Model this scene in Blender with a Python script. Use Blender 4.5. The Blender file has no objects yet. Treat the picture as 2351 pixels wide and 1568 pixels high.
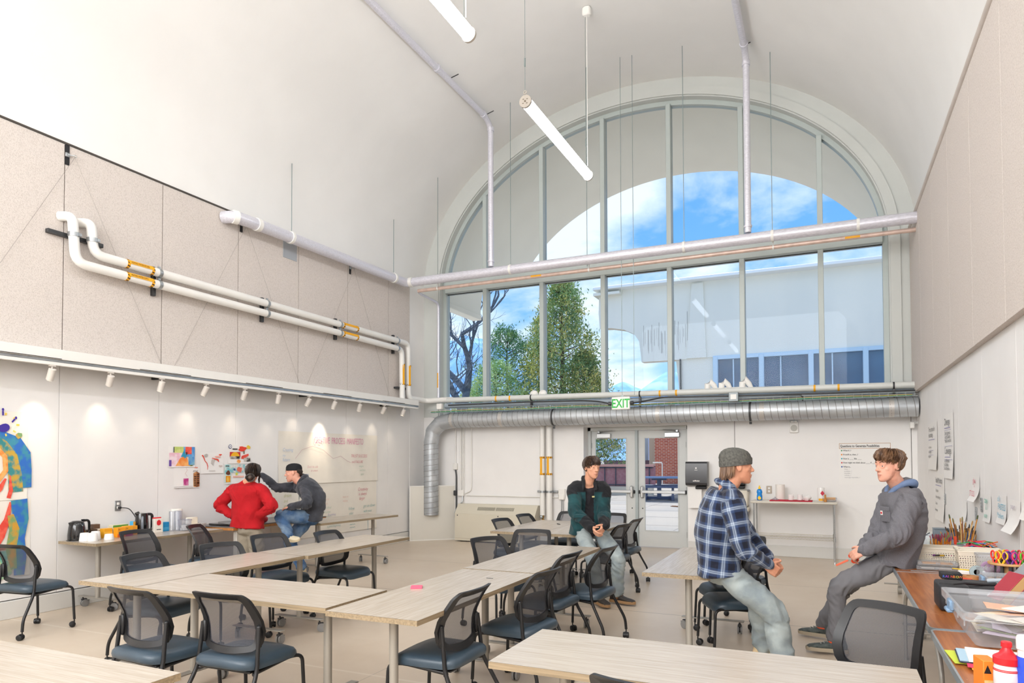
import bpy, bmesh, math, random
import numpy as np
from mathutils import Vector, Matrix, noise
random.seed(7); np.random.seed(7)
PI = math.pi
S = bpy.context.scene
COL = S.collection

# ---------------------------------------------------------------- camera
def cam_axes(yaw, pitch, roll):
    f = Vector((-math.sin(yaw)*math.cos(pitch), math.cos(yaw)*math.cos(pitch), math.sin(pitch)))
    r = Vector((math.cos(yaw), math.sin(yaw), 0)); u = r.cross(f)
    r2 = r*math.cos(roll) + u*math.sin(roll)
    return r2, r2.cross(f), f
cr_, cu_, cf_ = cam_axes(math.radians(24.589), math.radians(1.5513), math.radians(-0.156))
cam = bpy.data.cameras.new('camera'); camo = bpy.data.objects.new('camera', cam); COL.objects.link(camo)
M4 = Matrix.Identity(4)
for i in range(3):
    M4[i][0], M4[i][1], M4[i][2] = cr_[i], cu_[i], -cf_[i]
M4.translation = (0, 0, 1.6)
camo.matrix_world = M4
cam.sensor_width = 36; cam.sensor_fit = 'HORIZONTAL'; cam.lens = 36*1582.37/2351
cam.shift_y = (1011.46-784)/2351
cam.clip_start = .05; cam.clip_end = 4000
S.camera = camo
S.view_settings.view_transform = 'Standard'
try: S.view_settings.look = 'None'
except Exception: pass
S.view_settings.gamma = 1; S.view_settings.use_curve_mapping = False
S.view_settings.exposure = 0.20
S.cycles.use_denoising = True
S.cycles.max_bounces = 10; S.cycles.diffuse_bounces = 5; S.cycles.glossy_bounces = 4
S.cycles.transparent_max_bounces = 24; S.cycles.transmission_bounces = 4
S.cycles.caustics_reflective = False; S.cycles.caustics_refractive = False
S.cycles.sample_clamp_indirect = 6

def lin(h):
    if isinstance(h, str):
        h = h.lstrip('#'); c = [int(h[i:i+2], 16)/255 for i in (0, 2, 4)]
        return tuple(x/12.92 if x <= .04045 else ((x+.055)/1.055)**2.4 for x in c)
    return tuple(h[:3])

# ---------------------------------------------------------------- sky
W = bpy.data.worlds.new('sky'); S.world = W; W.use_nodes = True
nt = W.node_tree; N = nt.nodes; L = nt.links; N.clear()
def nd(t, **k):
    n = N.new(t)
    for a, b in k.items(): setattr(n, a, b)
    return n
out = nd('ShaderNodeOutputWorld'); bg = nd('ShaderNodeBackground'); tc = nd('ShaderNodeTexCoord'); sp = nd('ShaderNodeSeparateXYZ')
L.new(tc.outputs['Generated'], sp.inputs[0])
rp = nd('ShaderNodeValToRGB')
rp.color_ramp.elements[0].position = 0.0; rp.color_ramp.elements[0].color = (*lin('#bfe0f7'), 1)
rp.color_ramp.elements[1].position = .75; rp.color_ramp.elements[1].color = (*lin('#2f7fd8'), 1)
e = rp.color_ramp.elements.new(.22); e.color = (*lin('#7fbaf2'), 1)
L.new(sp.outputs[2], rp.inputs[0])
ad = nd('ShaderNodeMath', operation='ADD'); ad.inputs[1].default_value = .22; L.new(sp.outputs[2], ad.inputs[0])
cb = nd('ShaderNodeCombineXYZ')
for i in (0, 1):
    dv = nd('ShaderNodeMath', operation='DIVIDE'); L.new(sp.outputs[i], dv.inputs[0]); L.new(ad.outputs[0], dv.inputs[1]); L.new(dv.outputs[0], cb.inputs[i])
cb.inputs[2].default_value = 3.1
nz = nd('ShaderNodeTexNoise'); nz.inputs['Scale'].default_value = 2.3; nz.inputs['Detail'].default_value = 8; nz.inputs['Roughness'].default_value = .56
nz.inputs['Distortion'].default_value = .25
L.new(cb.outputs[0], nz.inputs['Vector'])
rc = nd('ShaderNodeValToRGB'); rc.color_ramp.elements[0].position = .41; rc.color_ramp.elements[1].position = .60
L.new(nz.outputs[0], rc.inputs[0])
mx = nd('ShaderNodeMixRGB'); mx.inputs[2].default_value = (.93, .95, .98, 1)
L.new(rc.outputs[0], mx.inputs[0]); L.new(rp.outputs[0], mx.inputs[1]); L.new(mx.outputs[0], bg.inputs[0]); bg.inputs[1].default_value = 1.22
L.new(bg.outputs[0], out.inputs[0])

# ---------------------------------------------------------------- lights
def lamp(kind, name, loc, direction, **k):
    l = bpy.data.lights.new(name, kind)
    for a, b in k.items(): setattr(l, a, b)
    o = bpy.data.objects.new(name, l); COL.objects.link(o); o.location = loc
    o.rotation_euler = Vector(direction).to_track_quat('-Z', 'Y').to_euler()
    return o
lamp('SUN', 'sun', (0, 0, 60), (.30, -.36, -.88), energy=6.6, angle=.012, color=(1, .95, .86))
# area lamp added behind the camera as fill; the rear wall is solid
lamp('AREA', 'rear_window_daylight', (-3.1, -3.6, 4.9), (0, 1, -.15), energy=720, shape='RECTANGLE', size=7.6, size_y=4.3, color=(.97, .985, 1))

# ---------------------------------------------------------------- materials
MATS = {}
def mat(name, col='#ffffff', rough=.5, metal=0, var=0, scale=12, bump=0, bscale=None, col2=None, emit=0, detail=4, stretch=None, spec=None, alpha=1, sheen=0, ramp=(.35, .65), coat=0):
    if name in MATS: return MATS[name]
    m = bpy.data.materials.new(name); m.use_nodes = True
    t = m.node_tree; b = t.nodes['Principled BSDF']
    c = lin(col)
    b.inputs['Base Color'].default_value = (*c, 1); b.inputs['Roughness'].default_value = rough; b.inputs['Metallic'].default_value = metal
    if spec is not None: b.inputs['Specular IOR Level'].default_value = spec
    if sheen: b.inputs['Sheen Weight'].default_value = sheen
    if coat: b.inputs['Coat Weight'].default_value = coat
    if emit:
        b.inputs['Emission Color'].default_value = (*c, 1); b.inputs['Emission Strength'].default_value = emit
    if alpha < 1: b.inputs['Alpha'].default_value = alpha
    if var or col2 or bump:
        tx = t.nodes.new('ShaderNodeTexCoord'); mp = t.nodes.new('ShaderNodeMapping')
        t.links.new(tx.outputs['Object'], mp.inputs[0])
        if stretch: mp.inputs['Scale'].default_value = stretch
        n = t.nodes.new('ShaderNodeTexNoise'); n.inputs['Scale'].default_value = scale; n.inputs['Detail'].default_value = detail
        t.links.new(mp.outputs[0], n.inputs['Vector'])
        if var or col2:
            r = t.nodes.new('ShaderNodeValToRGB'); r.color_ramp.elements[0].position = ramp[0]; r.color_ramp.elements[1].position = ramp[1]
            if col2: d = lin(col2); a = c
            else: a = tuple(max(0, x*(1-var)) for x in c); d = tuple(min(1, x*(1+var)) for x in c)
            r.color_ramp.elements[0].color = (*a, 1); r.color_ramp.elements[1].color = (*d, 1)
            t.links.new(n.outputs[0], r.inputs[0]); t.links.new(r.outputs[0], b.inputs['Base Color'])
        if bump:
            n2 = n
            if bscale:
                n2 = t.nodes.new('ShaderNodeTexNoise'); n2.inputs['Scale'].default_value = bscale; n2.inputs['Detail'].default_value = detail
                t.links.new(mp.outputs[0], n2.inputs['Vector'])
            bp = t.nodes.new('ShaderNodeBump'); bp.inputs['Strength'].default_value = bump; bp.inputs['Distance'].default_value = .01
            t.links.new(n2.outputs[0], bp.inputs['Height']); t.links.new(bp.outputs[0], b.inputs['Normal'])
    MATS[name] = m
    return m
def glass(name, tint='#eef6ff', refl=.07, rough=0.0, trans=1.0, milk=0):
    """thin clear sheet: straight-through transparency, a little mirror, optionally some milky diffuse"""
    if name in MATS: return MATS[name]
    m = bpy.data.materials.new(name); m.use_nodes = True; t = m.node_tree; t.nodes.clear()
    o = t.nodes.new('ShaderNodeOutputMaterial'); tr = t.nodes.new('ShaderNodeBsdfTransparent'); tr.inputs[0].default_value = (*lin(tint), 1)
    gl = t.nodes.new('ShaderNodeBsdfGlossy'); gl.inputs['Roughness'].default_value = rough
    lw = t.nodes.new('ShaderNodeLayerWeight'); lw.inputs[0].default_value = .25
    mu = t.nodes.new('ShaderNodeMath'); mu.operation = 'MULTIPLY_ADD'; mu.inputs[1].default_value = .5; mu.inputs[2].default_value = refl; mu.use_clamp = True
    t.links.new(lw.outputs['Fresnel'], mu.inputs[0]); 
    mu.inputs[1].default_value = .35; mu.inputs[2].default_value = refl-.02
    m1 = t.nodes.new('ShaderNodeMixShader'); t.links.new(mu.outputs[0], m1.inputs[0]); t.links.new(tr.outputs[0], m1.inputs[1]); t.links.new(gl.outputs[0], m1.inputs[2])
    last = m1
    if milk:
        df = t.nodes.new('ShaderNodeBsdfDiffuse'); df.inputs[0].default_value = (.85, .87, .9, 1)
        m2 = t.nodes.new('ShaderNodeMixShader'); m2.inputs[0].default_value = milk
        t.links.new(m1.outputs[0], m2.inputs[1]); t.links.new(df.outputs[0], m2.inputs[2]); last = m2
    t.links.new(last.outputs[0], o.inputs[0]); MATS[name] = m
    return m

# ---------------------------------------------------------------- mesh builder
def rot3(axis, ang): return Matrix.Rotation(ang, 3, axis)
class MB:
    def __init__(s): s.v = []; s.f = []; s.m = []
    def add(s, vs, fs, mi=0, M=None):
        b = len(s.v)
        if M is not None: vs = [M @ Vector(p) for p in vs]
        s.v += [tuple(p) for p in vs]
        for f in fs: s.f.append(tuple(i+b for i in f)); s.m.append(mi)
        return s
    def box(s, c, d, mi=0, bev=0, M=None):
        hx, hy, hz = d[0]/2, d[1]/2, d[2]/2; cx, cy, cz = c
        if bev <= 0:
            vs = [(cx+a*hx, cy+b*hy, cz+g*hz) for a in (-1, 1) for b in (-1, 1) for g in (-1, 1)]
            fs = [(0, 1, 3, 2), (4, 6, 7, 5), (0, 4, 5, 1), (2, 3, 7, 6), (0, 2, 6, 4), (1, 5, 7, 3)]
            return s.add(vs, fs, mi, M)
        bev = min(bev, hx*.95, hy*.95, hz*.95)
        vs = []; ix = {}
        for a in (-1, 1):
            for b in (-1, 1):
                for g in (-1, 1):
                    for k in range(3):
                        p = [a*(hx-(bev if k != 0 else 0)), b*(hy-(bev if k != 1 else 0)), g*(hz-(bev if k != 2 else 0))]
                        ix[(a, b, g, k)] = len(vs); vs.append((cx+p[0], cy+p[1], cz+p[2]))
        fs = []
        for k in range(3):
            for sg in (-1, 1):
                o = [q for q in range(3) if q != k]
                cyc = [(-1, -1), (1, -1), (1, 1), (-1, 1)]
                f = []
                for (p, q) in cyc:
                    key = [0, 0, 0]; key[k] = sg; key[o[0]] = p; key[o[1]] = q
                    f.append(ix[(*key, k)])
                flip = (sg > 0) != (k != 1)
                fs.append(tuple(f[::-1]) if flip else tuple(f))
        for k in range(3):
            o = [q for q in range(3) if q != k]
            for p in (-1, 1):
                for q in (-1, 1):
                    def kk(t, face):
                        key = [0, 0, 0]; key[k] = t; key[o[0]] = p; key[o[1]] = q
                        return ix[(*key, face)]
                    fs.append((kk(-1, o[0]), kk(1, o[0]), kk(1, o[1]), kk(-1, o[1])))
        for a in (-1, 1):
            for b in (-1, 1):
                for g in (-1, 1): fs.append((ix[(a, b, g, 0)], ix[(a, b, g, 1)], ix[(a, b, g, 2)]))
        return s.add(vs, fs, mi, M)
    def tube(s, path, r, n=8, mi=0, caps=True, closed=False, M=None, flat=None):
        P = [Vector(p) for p in path]; m = len(P)
        R = r if isinstance(r, (list, tuple)) else [r]*m
        T = []
        for i in range(m):
            a = P[(i-1) % m] if (closed or i > 0) else P[i]; b = P[(i+1) % m] if (closed or i < m-1) else P[i]
            t = b-a; T.append(t.normalized() if t.length > 1e-9 else Vector((0, 0, 1)))
        u = Vector((0, 0, 1)) if abs(T[0].z) < .9 else Vector((1, 0, 0))
        vs = []; 
        for i in range(m):
            u = (u - T[i]*u.dot(T[i])); u.normalize(); w = T[i].cross(u)
            for k in range(n):
                a = 2*PI*k/n
                vs.append(P[i] + u*(R[i]*math.cos(a)) + w*(R[i]*math.sin(a)*(flat or 1)))
        fs = []
        for i in range(m if closed else m-1):
            j = (i+1) % m
            for k in range(n): fs.append((i*n+k, i*n+(k+1) % n, j*n+(k+1) % n, j*n+k))
        if caps and not closed: fs.append(tuple(range(n-1, -1, -1))); fs.append(tuple((m-1)*n+k for k in range(n)))
        return s.add(vs, fs, mi, M)
    def lathe(s, prof, n=20, c=(0, 0, 0), mi=0, M=None, sy=1):
        vs = []; fs = []; m = len(prof)
        for (r, z) in prof:
            for k in range(n): a = 2*PI*k/n; vs.append((c[0]+r*math.cos(a), c[1]+r*math.sin(a)*sy, c[2]+z))
        for i in range(m-1):
            for k in range(n): fs.append((i*n+k, i*n+(k+1) % n, (i+1)*n+(k+1) % n, (i+1)*n+k))
        if prof[0][0] > 1e-6: fs.append(tuple(range(n-1, -1, -1)))
        if prof[-1][0] > 1e-6: fs.append(tuple((m-1)*n+k for k in range(n)))
        return s.add(vs, fs, mi, M)
    def cyl(s, p0, p1, r, n=12, mi=0, r2=None): return s.tube([p0, p1], [r, r if r2 is None else r2], n, mi)
    def sphere(s, c, r, n=12, m=8, mi=0, M=None):
        rr = r if isinstance(r, (tuple, list)) else (r, r, r)
        vs = [Vector((0, 0, -1))]; fs = []
        for i in range(1, m):
            z = -math.cos(PI*i/m); q = math.sin(PI*i/m)
            vs += [Vector((q*math.cos(2*PI*k/n), q*math.sin(2*PI*k/n), z)) for k in range(n)]
        vs.append(Vector((0, 0, 1)))
        for k in range(n): fs.append((0, 1+(k+1) % n, 1+k))
        for i in range(m-2):
            for k in range(n): fs.append((1+i*n+k, 1+i*n+(k+1) % n, 1+(i+1)*n+(k+1) % n, 1+(i+1)*n+k))
        e = len(vs)-1
        for k in range(n): fs.append((e, 1+(m-2)*n+k, 1+(m-2)*n+(k+1) % n))
        vs = [Vector((p.x*rr[0], p.y*rr[1], p.z*rr[2])) for p in vs]
        if M is not None: vs = [M @ p for p in vs]
        return s.add([p+Vector(c) for p in vs], fs, mi)
    def prism(s, poly, thick, o=(0, 0, 0), R=(1, 0, 0), U=(0, 0, 1), mi=0, mi2=None):
        """flat polygon in the plane (R,U) through o, thickened along R x U"""
        R = Vector(R); U = Vector(U); Nn = R.cross(U); o = Vector(o); n = len(poly)
        a = [o+R*p[0]+U*p[1] for p in poly]; b = [p+Nn*thick for p in a]
        s.add(b, [tuple(range(n))], mi); s.add(a, [tuple(range(n-1, -1, -1))], mi if mi2 is None else mi2)
        s.add(a+b, [(i, (i+1) % n, n+(i+1) % n, n+i) for i in range(n)], mi if mi2 is None else mi2)
        return s
    def grid(s, fn, nu, nv, mi=0, closed_u=False):
        vs = [fn(i/(nu if closed_u else nu-1), j/(nv-1)) for j in range(nv) for i in range(nu)]
        fs = []
        for j in range(nv-1):
            for i in range(nu if closed_u else nu-1): i2 = (i+1) % nu; fs.append((j*nu+i, j*nu+i2, (j+1)*nu+i2, (j+1)*nu+i))
        return s.add(vs, fs, mi)
    def build(s, name, mats, parent=None, loc=(0, 0, 0), smooth=None, kind=None):
        me = bpy.data.meshes.new(name); o3 = Vector(loc)
        me.from_pydata([Vector(p)-o3 for p in s.v], [], s.f)
        mats = mats if isinstance(mats, (list, tuple)) else [mats]
        for m in mats: me.materials.append(m)
        if len(mats) > 1: me.polygons.foreach_set('material_index', s.m)
        bm = bmesh.new(); bm.from_mesh(me); bmesh.ops.recalc_face_normals(bm, faces=bm.faces); bm.to_mesh(me); bm.free()
        if smooth is not None:
            me.polygons.foreach_set('use_smooth', [True]*len(me.polygons)); me.set_sharp_from_angle(angle=smooth)
        me.update()
        ob = bpy.data.objects.new(name, me); COL.objects.link(ob)
        if parent is not None:
            ob.parent = parent; ob.location = o3 - Vector(parent.get('_o', (0, 0, 0)))
            ob['_o'] = o3
        else: ob.location = o3; ob['_o'] = o3
        if kind: ob['kind'] = kind
        return ob
SM = .7
def empty(name, loc=(0, 0, 0)):
    o = bpy.data.objects.new(name, None); COL.objects.link(o); o.location = loc; o['_o'] = Vector(loc); o.empty_display_size = .1
    return o
def tag(o, label, cat, group=None):
    o['label'] = label; o['category'] = cat
    if group: o['group'] = group
    return o
def thing(name, label, cat, loc=(0, 0, 0), group=None): return tag(empty(name, loc), label, cat, group)
def part(mb, name, mats, root, smooth=SM, **k):
    """mesh given in world coordinates, parented to root (which carries its world origin in _o)"""
    return mb.build(name, mats, root, loc=root['_o'], smooth=smooth, **k)
def solo(mb, name, mats, label, cat, loc, group=None, smooth=SM):
    return tag(mb.build(name, mats, None, loc, smooth), label, cat, group)
def copy_tree(o, parent=None):
    c = o.copy(); COL.objects.link(c)
    if parent is not None: c.parent = parent
    for ch in list(o.children): copy_tree(ch, c)
    return c
def struct(mb, name, mats, smooth=None, parent=None):
    o = mb.build(name, mats, parent, (0, 0, 0), smooth); 
    if parent is None: o['kind'] = 'structure'
    return o
def bez(a, b, c, n=6):
    a, b, c = Vector(a), Vector(b), Vector(c)
    return [a*(1-t)**2 + b*2*t*(1-t) + c*t*t for t in [i/n for i in range(n+1)]]
def bend_path(pts, r, n=5):
    """polyline with rounded corners"""
    P = [Vector(p) for p in pts]; o = [P[0]]
    for i in range(1, len(P)-1):
        a, b, c = P[i-1], P[i], P[i+1]
        q = min(r, (a-b).length*.49, (c-b).length*.49)
        o += bez(b+(a-b).normalized()*q, b, b+(c-b).normalized()*q, n)
    return o+[P[-1]]
_txt = {}
def text(body, size, m, o, R, U, parent, name='lettering', align='LEFT', shear=0, sx=1.0, depth=.0006, bold=0, world=True):
    cu = bpy.data.curves.new('t', 'FONT'); cu.body = body; cu.size = size; cu.align_x = align; cu.shear = shear; cu.offset = bold; cu.resolution_u = 2
    to = bpy.data.objects.new('t', cu); COL.objects.link(to)
    dg = bpy.context.evaluated_depsgraph_get(); me = bpy.data.meshes.new_from_object(to.evaluated_get(dg))
    bpy.data.objects.remove(to); bpy.data.curves.remove(cu)
    R = Vector(R).normalized(); U = Vector(U).normalized(); Nn = R.cross(U); o = Vector(o)
    po = Vector(parent['_o'])
    co = [o+R*(v.co.x*sx)+U*v.co.y+Nn*depth-po for v in me.vertices]
    for v, c in zip(me.vertices, co): v.co = c
    me.name = name; me.materials.clear(); me.materials.append(m)
    ob = bpy.data.objects.new(name, me); COL.objects.link(ob); ob.parent = parent; ob['_o'] = po
    return ob
def texts(items, m, parent, name='lettering'):
    """several lines of flat print joined in one mesh: (body,size,o,R,U[,opts])"""
    mb = MB()
    for it in items:
        body, size, o, R, U = it[:5]; k = it[5] if len(it) > 5 else {}
        ob = text(body, size, m, o, R, U, parent, **k)
        mb.add([v.co+Vector(parent['_o']) for v in ob.data.vertices], [tuple(p.vertices) for p in ob.data.polygons])
        me = ob.data; bpy.data.objects.remove(ob); bpy.data.meshes.remove(me)
    return part(mb, name, m, parent, smooth=None)
# ================================================================ materials used by the room
m_white = mat('wall_white', '#efedeb', .6, var=.03, scale=1.2, bump=.04, bscale=60)
m_panelw = mat('panel_white', '#eeecea', .55, var=.025, scale=1.5, bump=.05, bscale=90)
m_ceil = mat('plaster', '#ebeae7', .7, var=.03, scale=.8, bump=.12, bscale=5, detail=6)
m_ring = mat('grey_paint', '#c9ccc8', .5, var=.02, scale=2)  # shade of the band facing away from the window, put into the grey
m_frame = mat('window_paint', '#b9c2bf', .4, var=.02, scale=2)
m_conc = mat('fibre_board', '#d9d0c9', .95, col2='#bdb3ab', scale=85, bump=.5, bscale=140, detail=5, ramp=(.45, .8))
m_dark = mat('dark_gap', '#4a443f', .9)
m_base = mat('baseboard_paint', '#dcdbd7', .5)
m_steel = mat('galvanised', '#aeb2b4', .38, .85, var=.12, scale=9)
m_steeld = mat('dark_bracket', '#4a4b4c', .45, .6)
m_pipe = mat('pipe_jacket', '#edebe6', .45, var=.02, scale=3)
m_pvc = mat('wrapped_pipe', '#dad9e2', .3, .25, var=.12, scale=20, stretch=(1, 6, 6))
m_copper = mat('pale_copper', '#d9bfb2', .4, .25, var=.1, scale=10)
m_yellow = mat('yellow_label', '#f2ae1b', .5)
m_black = mat('black_print', '#17171a', .6)
m_alu = mat('aluminium', '#c4c6c7', .35, .7)
m_glass = glass('window_glass', '#eef5fb', .020)

# floor: polished concrete with stains, saw cut joints and a faint paint line
m = bpy.data.materials.new('polished_concrete'); m.use_nodes = True; m_floor = m
t = m.node_tree; b = t.nodes['Principled BSDF']; b.inputs['Roughness'].default_value = .32; b.inputs['Specular IOR Level'].default_value = .45
g = t.nodes.new('ShaderNodeNewGeometry'); n1 = t.nodes.new('ShaderNodeTexNoise'); n1.inputs['Scale'].default_value = .8; n1.inputs['Detail'].default_value = 9; n1.inputs['Roughness'].default_value = .65
t.links.new(g.outputs['Position'], n1.inputs['Vector'])
r1 = t.nodes.new('ShaderNodeValToRGB'); r1.color_ramp.elements[0].position = .3; r1.color_ramp.elements[1].position = .72
r1.color_ramp.elements[0].color = (*lin('#cbb9a4'), 1); r1.color_ramp.elements[1].color = (*lin('#d8cab8'), 1)
t.links.new(n1.outputs[0], r1.inputs[0])
sx = t.nodes.new('ShaderNodeSeparateXYZ'); t.links.new(g.outputs['Position'], sx.inputs[0])
def line_mask(out, pos, half):
    a = t.nodes.new('ShaderNodeMath'); a.operation = 'SUBTRACT'; a.inputs[1].default_value = pos; t.links.new(out, a.inputs[0])
    c = t.nodes.new('ShaderNodeMath'); c.operation = 'ABSOLUTE'; t.links.new(a.outputs[0], c.inputs[0])
    d = t.nodes.new('ShaderNodeMath'); d.operation = 'LESS_THAN'; d.inputs[1].default_value = half; t.links.new(c.outputs[0], d.inputs[0]); return d.outputs[0]
last = r1.outputs[0]
for (o, pos, half, colr, fac) in ((sx.outputs[1], 7.16, .006, '#6d6459', .8), (sx.outputs[1], 9.4, .006, '#7d7468', .7), (sx.outputs[0], -3.1, .004, '#8d8478', .5), (sx.outputs[1], 4.26, .014, '#e6dccd', .45)):
    mk = line_mask(o, pos, half)
    nn = t.nodes.new('ShaderNodeMath'); nn.operation = 'MULTIPLY'; nn.inputs[1].default_value = fac; t.links.new(mk, nn.inputs[0])
    mm = t.nodes.new('ShaderNodeMixRGB'); mm.inputs[2].default_value = (*lin(colr), 1); t.links.new(nn.outputs[0], mm.inputs[0]); t.links.new(last, mm.inputs[1]); last = mm.outputs[0]
t.links.new(last, b.inputs['Base Color'])
n2 = t.nodes.new('ShaderNodeTexNoise'); n2.inputs['Scale'].default_value = 7; n2.inputs['Detail'].default_value = 6; t.links.new(g.outputs['Position'], n2.inputs['Vector'])
r2_ = t.nodes.new('ShaderNodeMapRange'); r2_.inputs['To Min'].default_value = .30; r2_.inputs['To Max'].default_value = .38; t.links.new(n2.outputs[0], r2_.inputs[0]); t.links.new(r2_.outputs[0], b.inputs['Roughness'])

# ================================================================ room shell
XL, XR, YB, YF = -7.55, 1.25, 12.14, -4.0
CX, VA, VB, VZ = -3.13, 4.42, 3.33, 5.06          # barrel vault: centre, half span, rise, springing height
def vault_z(x): return VZ + VB*math.sqrt(max(0, 1-((x-CX)/VA)**2))
struct(MB().box(((XL+XR)/2, (YF+12.6)/2, -.1), (XR-XL+.6, 12.6-YF, .2)), 'floor', m_floor)
# left wall: backing, eight white boards below, fibre boards above
wl = struct(MB().box((XL-.13, (YF+YB)/2+.2, 2.55), (.2, YB-YF+.4, 5.1)), 'wall_left', mat('joint_shadow', '#857d77', .9))  # brownish grey backing seen in the board joints
def panels(wall, x0, x1, zs, y_start, n, width, m, gap=.006, last=None):
    for k in range(n):
        a = y_start+k*width; b_ = a+width
        if last and k == n-1: b_ = last
        MB().box(((x0+x1)/2, (a+b_)/2, (zs[0]+zs[1])/2), (abs(x1-x0), b_-a-gap, zs[1]-zs[0]), bev=.0012).build('panel', m, wall, (0, 0, 0))
panels(wl, XL-.03, XL, (.19, 2.72), 4.73-1.223*7, 13, 1.223, m_panelw, gap=.005, last=11.6)
panels(wl, XL-.03, XL+.005, (2.72, 5.06), 4.75-1.223*7, 13, 1.223, m_conc, gap=.012, last=11.6)
struct(MB().box((XL-.02, 11.9, 2.6), (.05, .6, 5.1)).box((XL-.015, 8, .095), (.03, .001, .001)), 'wall_left_return', m_white)
struct(MB().box((XL-.005, (YF+YB)/2, .09), (.05, YB-YF, .18), bev=.004), 'baseboard_left', m_base)
struct(MB().box((XL+.0, (YF+11.6)/2, 5.075), (.03, 11.6-YF, .02)), 'trim_1', m_dark)
# right wall
wr = struct(MB().box((XR+.13, (YF+YB)/2+.2, 2.55), (.2, YB-YF+.4, 5.2)), 'wall_right', mat('joint_pale', '#b3aea9', .9))
panels(wr, XR, XR+.03, (.19, 2.62), 6.03-1.225*8, 13, 1.225, m_panelw, gap=.004, last=12.14)
panels(wr, XR-.06, XR+.03, (2.59, 5.1), 6.02-1.225*8, 13, 1.225, m_conc, gap=.012, last=12.12)
struct(MB().box((XR+.005, (YF+YB)/2, .09), (.05, YB-YF, .18), bev=.004), 'baseboard_right', m_base)
struct(MB().tube([(XR-.045, YF, 5.12), (XR-.045, 12.1, 5.12)], .04, 10), 'trim_2', mat('trim_paint', '#c3b9b1', .7, var=.06, scale=5), smooth=SM)
# wall behind the camera
struct(MB().box(((XL+XR)/2, YF-.1, 4.2), (XR-XL+.4, .2, 8.6)), 'wall_front', m_white)
# vault, running on outside as the porch canopy
YC = 16.5
def vault(y0, y1, n=56, cx=CX, m=None, thick=.18, cut=0):
    mb = MB()
    prof = [(cx+VA*math.cos(PI*i/n), VZ+VB*math.sin(PI*i/n)) for i in range(n+1)]
    pro2 = [(cx+(VA+thick)*math.cos(PI*i/n), VZ+(VB+thick)*math.sin(PI*i/n)) for i in range(n+1)]
    ys = [y0+(y1-y0)*k/8 for k in range(9)]
    def ye(y, i):                                    # the porch edge steps back toward its springings
        q_ = max(0, min(1, (math.sin(PI*i/n)-.18)/.26)); q_ = q_*q_*(3-2*q_)
        return y-(y-y0)/(y1-y0)*cut*(1-q_)
    vs = [(x, ye(y, i), z) for y in ys for i, (x, z) in enumerate(prof)] + [(x, ye(y, i), z) for y in ys for i, (x, z) in enumerate(pro2)]
    q = n+1; h = 9*q; fs = []
    for k in range(8):
        for i in range(n):
            fs.append((k*q+i, k*q+i+1, (k+1)*q+i+1, (k+1)*q+i)); fs.append((h+k*q+i, h+(k+1)*q+i, h+(k+1)*q+i+1, h+k*q+i+1))
        for i in (0, n): fs.append((k*q+i, (k+1)*q+i, h+(k+1)*q+i, h+k*q+i))
    for i in range(n):
        fs.append((i, i+1, h+i+1, h+i)); fs.append((8*q+i, h+8*q+i, h+8*q+i+1, 8*q+i+1))
    mb.add(vs, fs); return mb
struct(vault(YF-.1, YB+.05), 'ceiling', m_ceil, smooth=.5)
m_porch = mat('porch_plaster', '#f6f1e2', .8, var=.02, scale=1.5, bump=.15, bscale=8, detail=7)
cnp = struct(vault(YB+.06, YC, cut=1.8), 'roof_canopy', m_porch, smooth=.5)
for x in (CX-VA-.09, CX+VA+.09): MB().box((x, (YB+.4+14.7)/2, 5.0), (.24, 14.7-YB-.4, .12), bev=.01).build('edge_beam', m_porch, cnp, (0, 0, 0))
# back wall: solid low wall with a door opening, arched opening above
OA, OB = 4.04, 3.06; GZ0 = 2.46                   # opening ellipse, bottom of glass
DX0, DX1, DZ = -4.10, -2.21, 2.19
mb = MB()
for (x0, x1, z0, z1) in ((XL, DX0, 0, GZ0), (DX1, XR, 0, GZ0), (DX0, DX1, DZ, GZ0)):
    mb.box(((x0+x1)/2, YB+.17, (z0+z1)/2), (x1-x0, .34, z1-z0))
n = 64; inn = []; outr = []
for i in range(n+1):
    a = PI*i/n
    inn.append((CX+OA*math.cos(a), 5.0+OB*math.sin(a))); outr.append((CX+(VA+.05)*math.cos(a), VZ+(VB+.05)*math.sin(a)))
inn = [(CX+OA, GZ0)]+inn+[(CX-OA, GZ0)]; outr = [(XR, GZ0)]+outr+[(XL, GZ0)]
q = len(inn)
for y0 in (YB,):
    vs = [(x, YB, z) for x, z in outr]+[(x, YB, z) for x, z in inn]+[(x, YB+.012, z) for x, z in inn]+[(x, YB+.34, z) for x, z in inn]
    fs = [(i, i+1, q+i+1, q+i) for i in range(q-1)]+[(2*q+i, 2*q+i+1, 3*q+i+1, 3*q+i) for i in range(q-1)]+[(q+i, q+i+1, 2*q+i+1, 2*q+i) for i in range(q-1)]
    mb.add(vs, fs, 1)
    vs = [(x, YB+.34, z) for x, z in outr]+[(x, YB+.34, z) for x, z in inn]
    mb.add(vs, [(i, i+1, q+i+1, q+i) for i in range(q-1)], 1)
wb = struct(mb, 'wall_back', [m_white, m_ring], smooth=.5)
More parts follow.
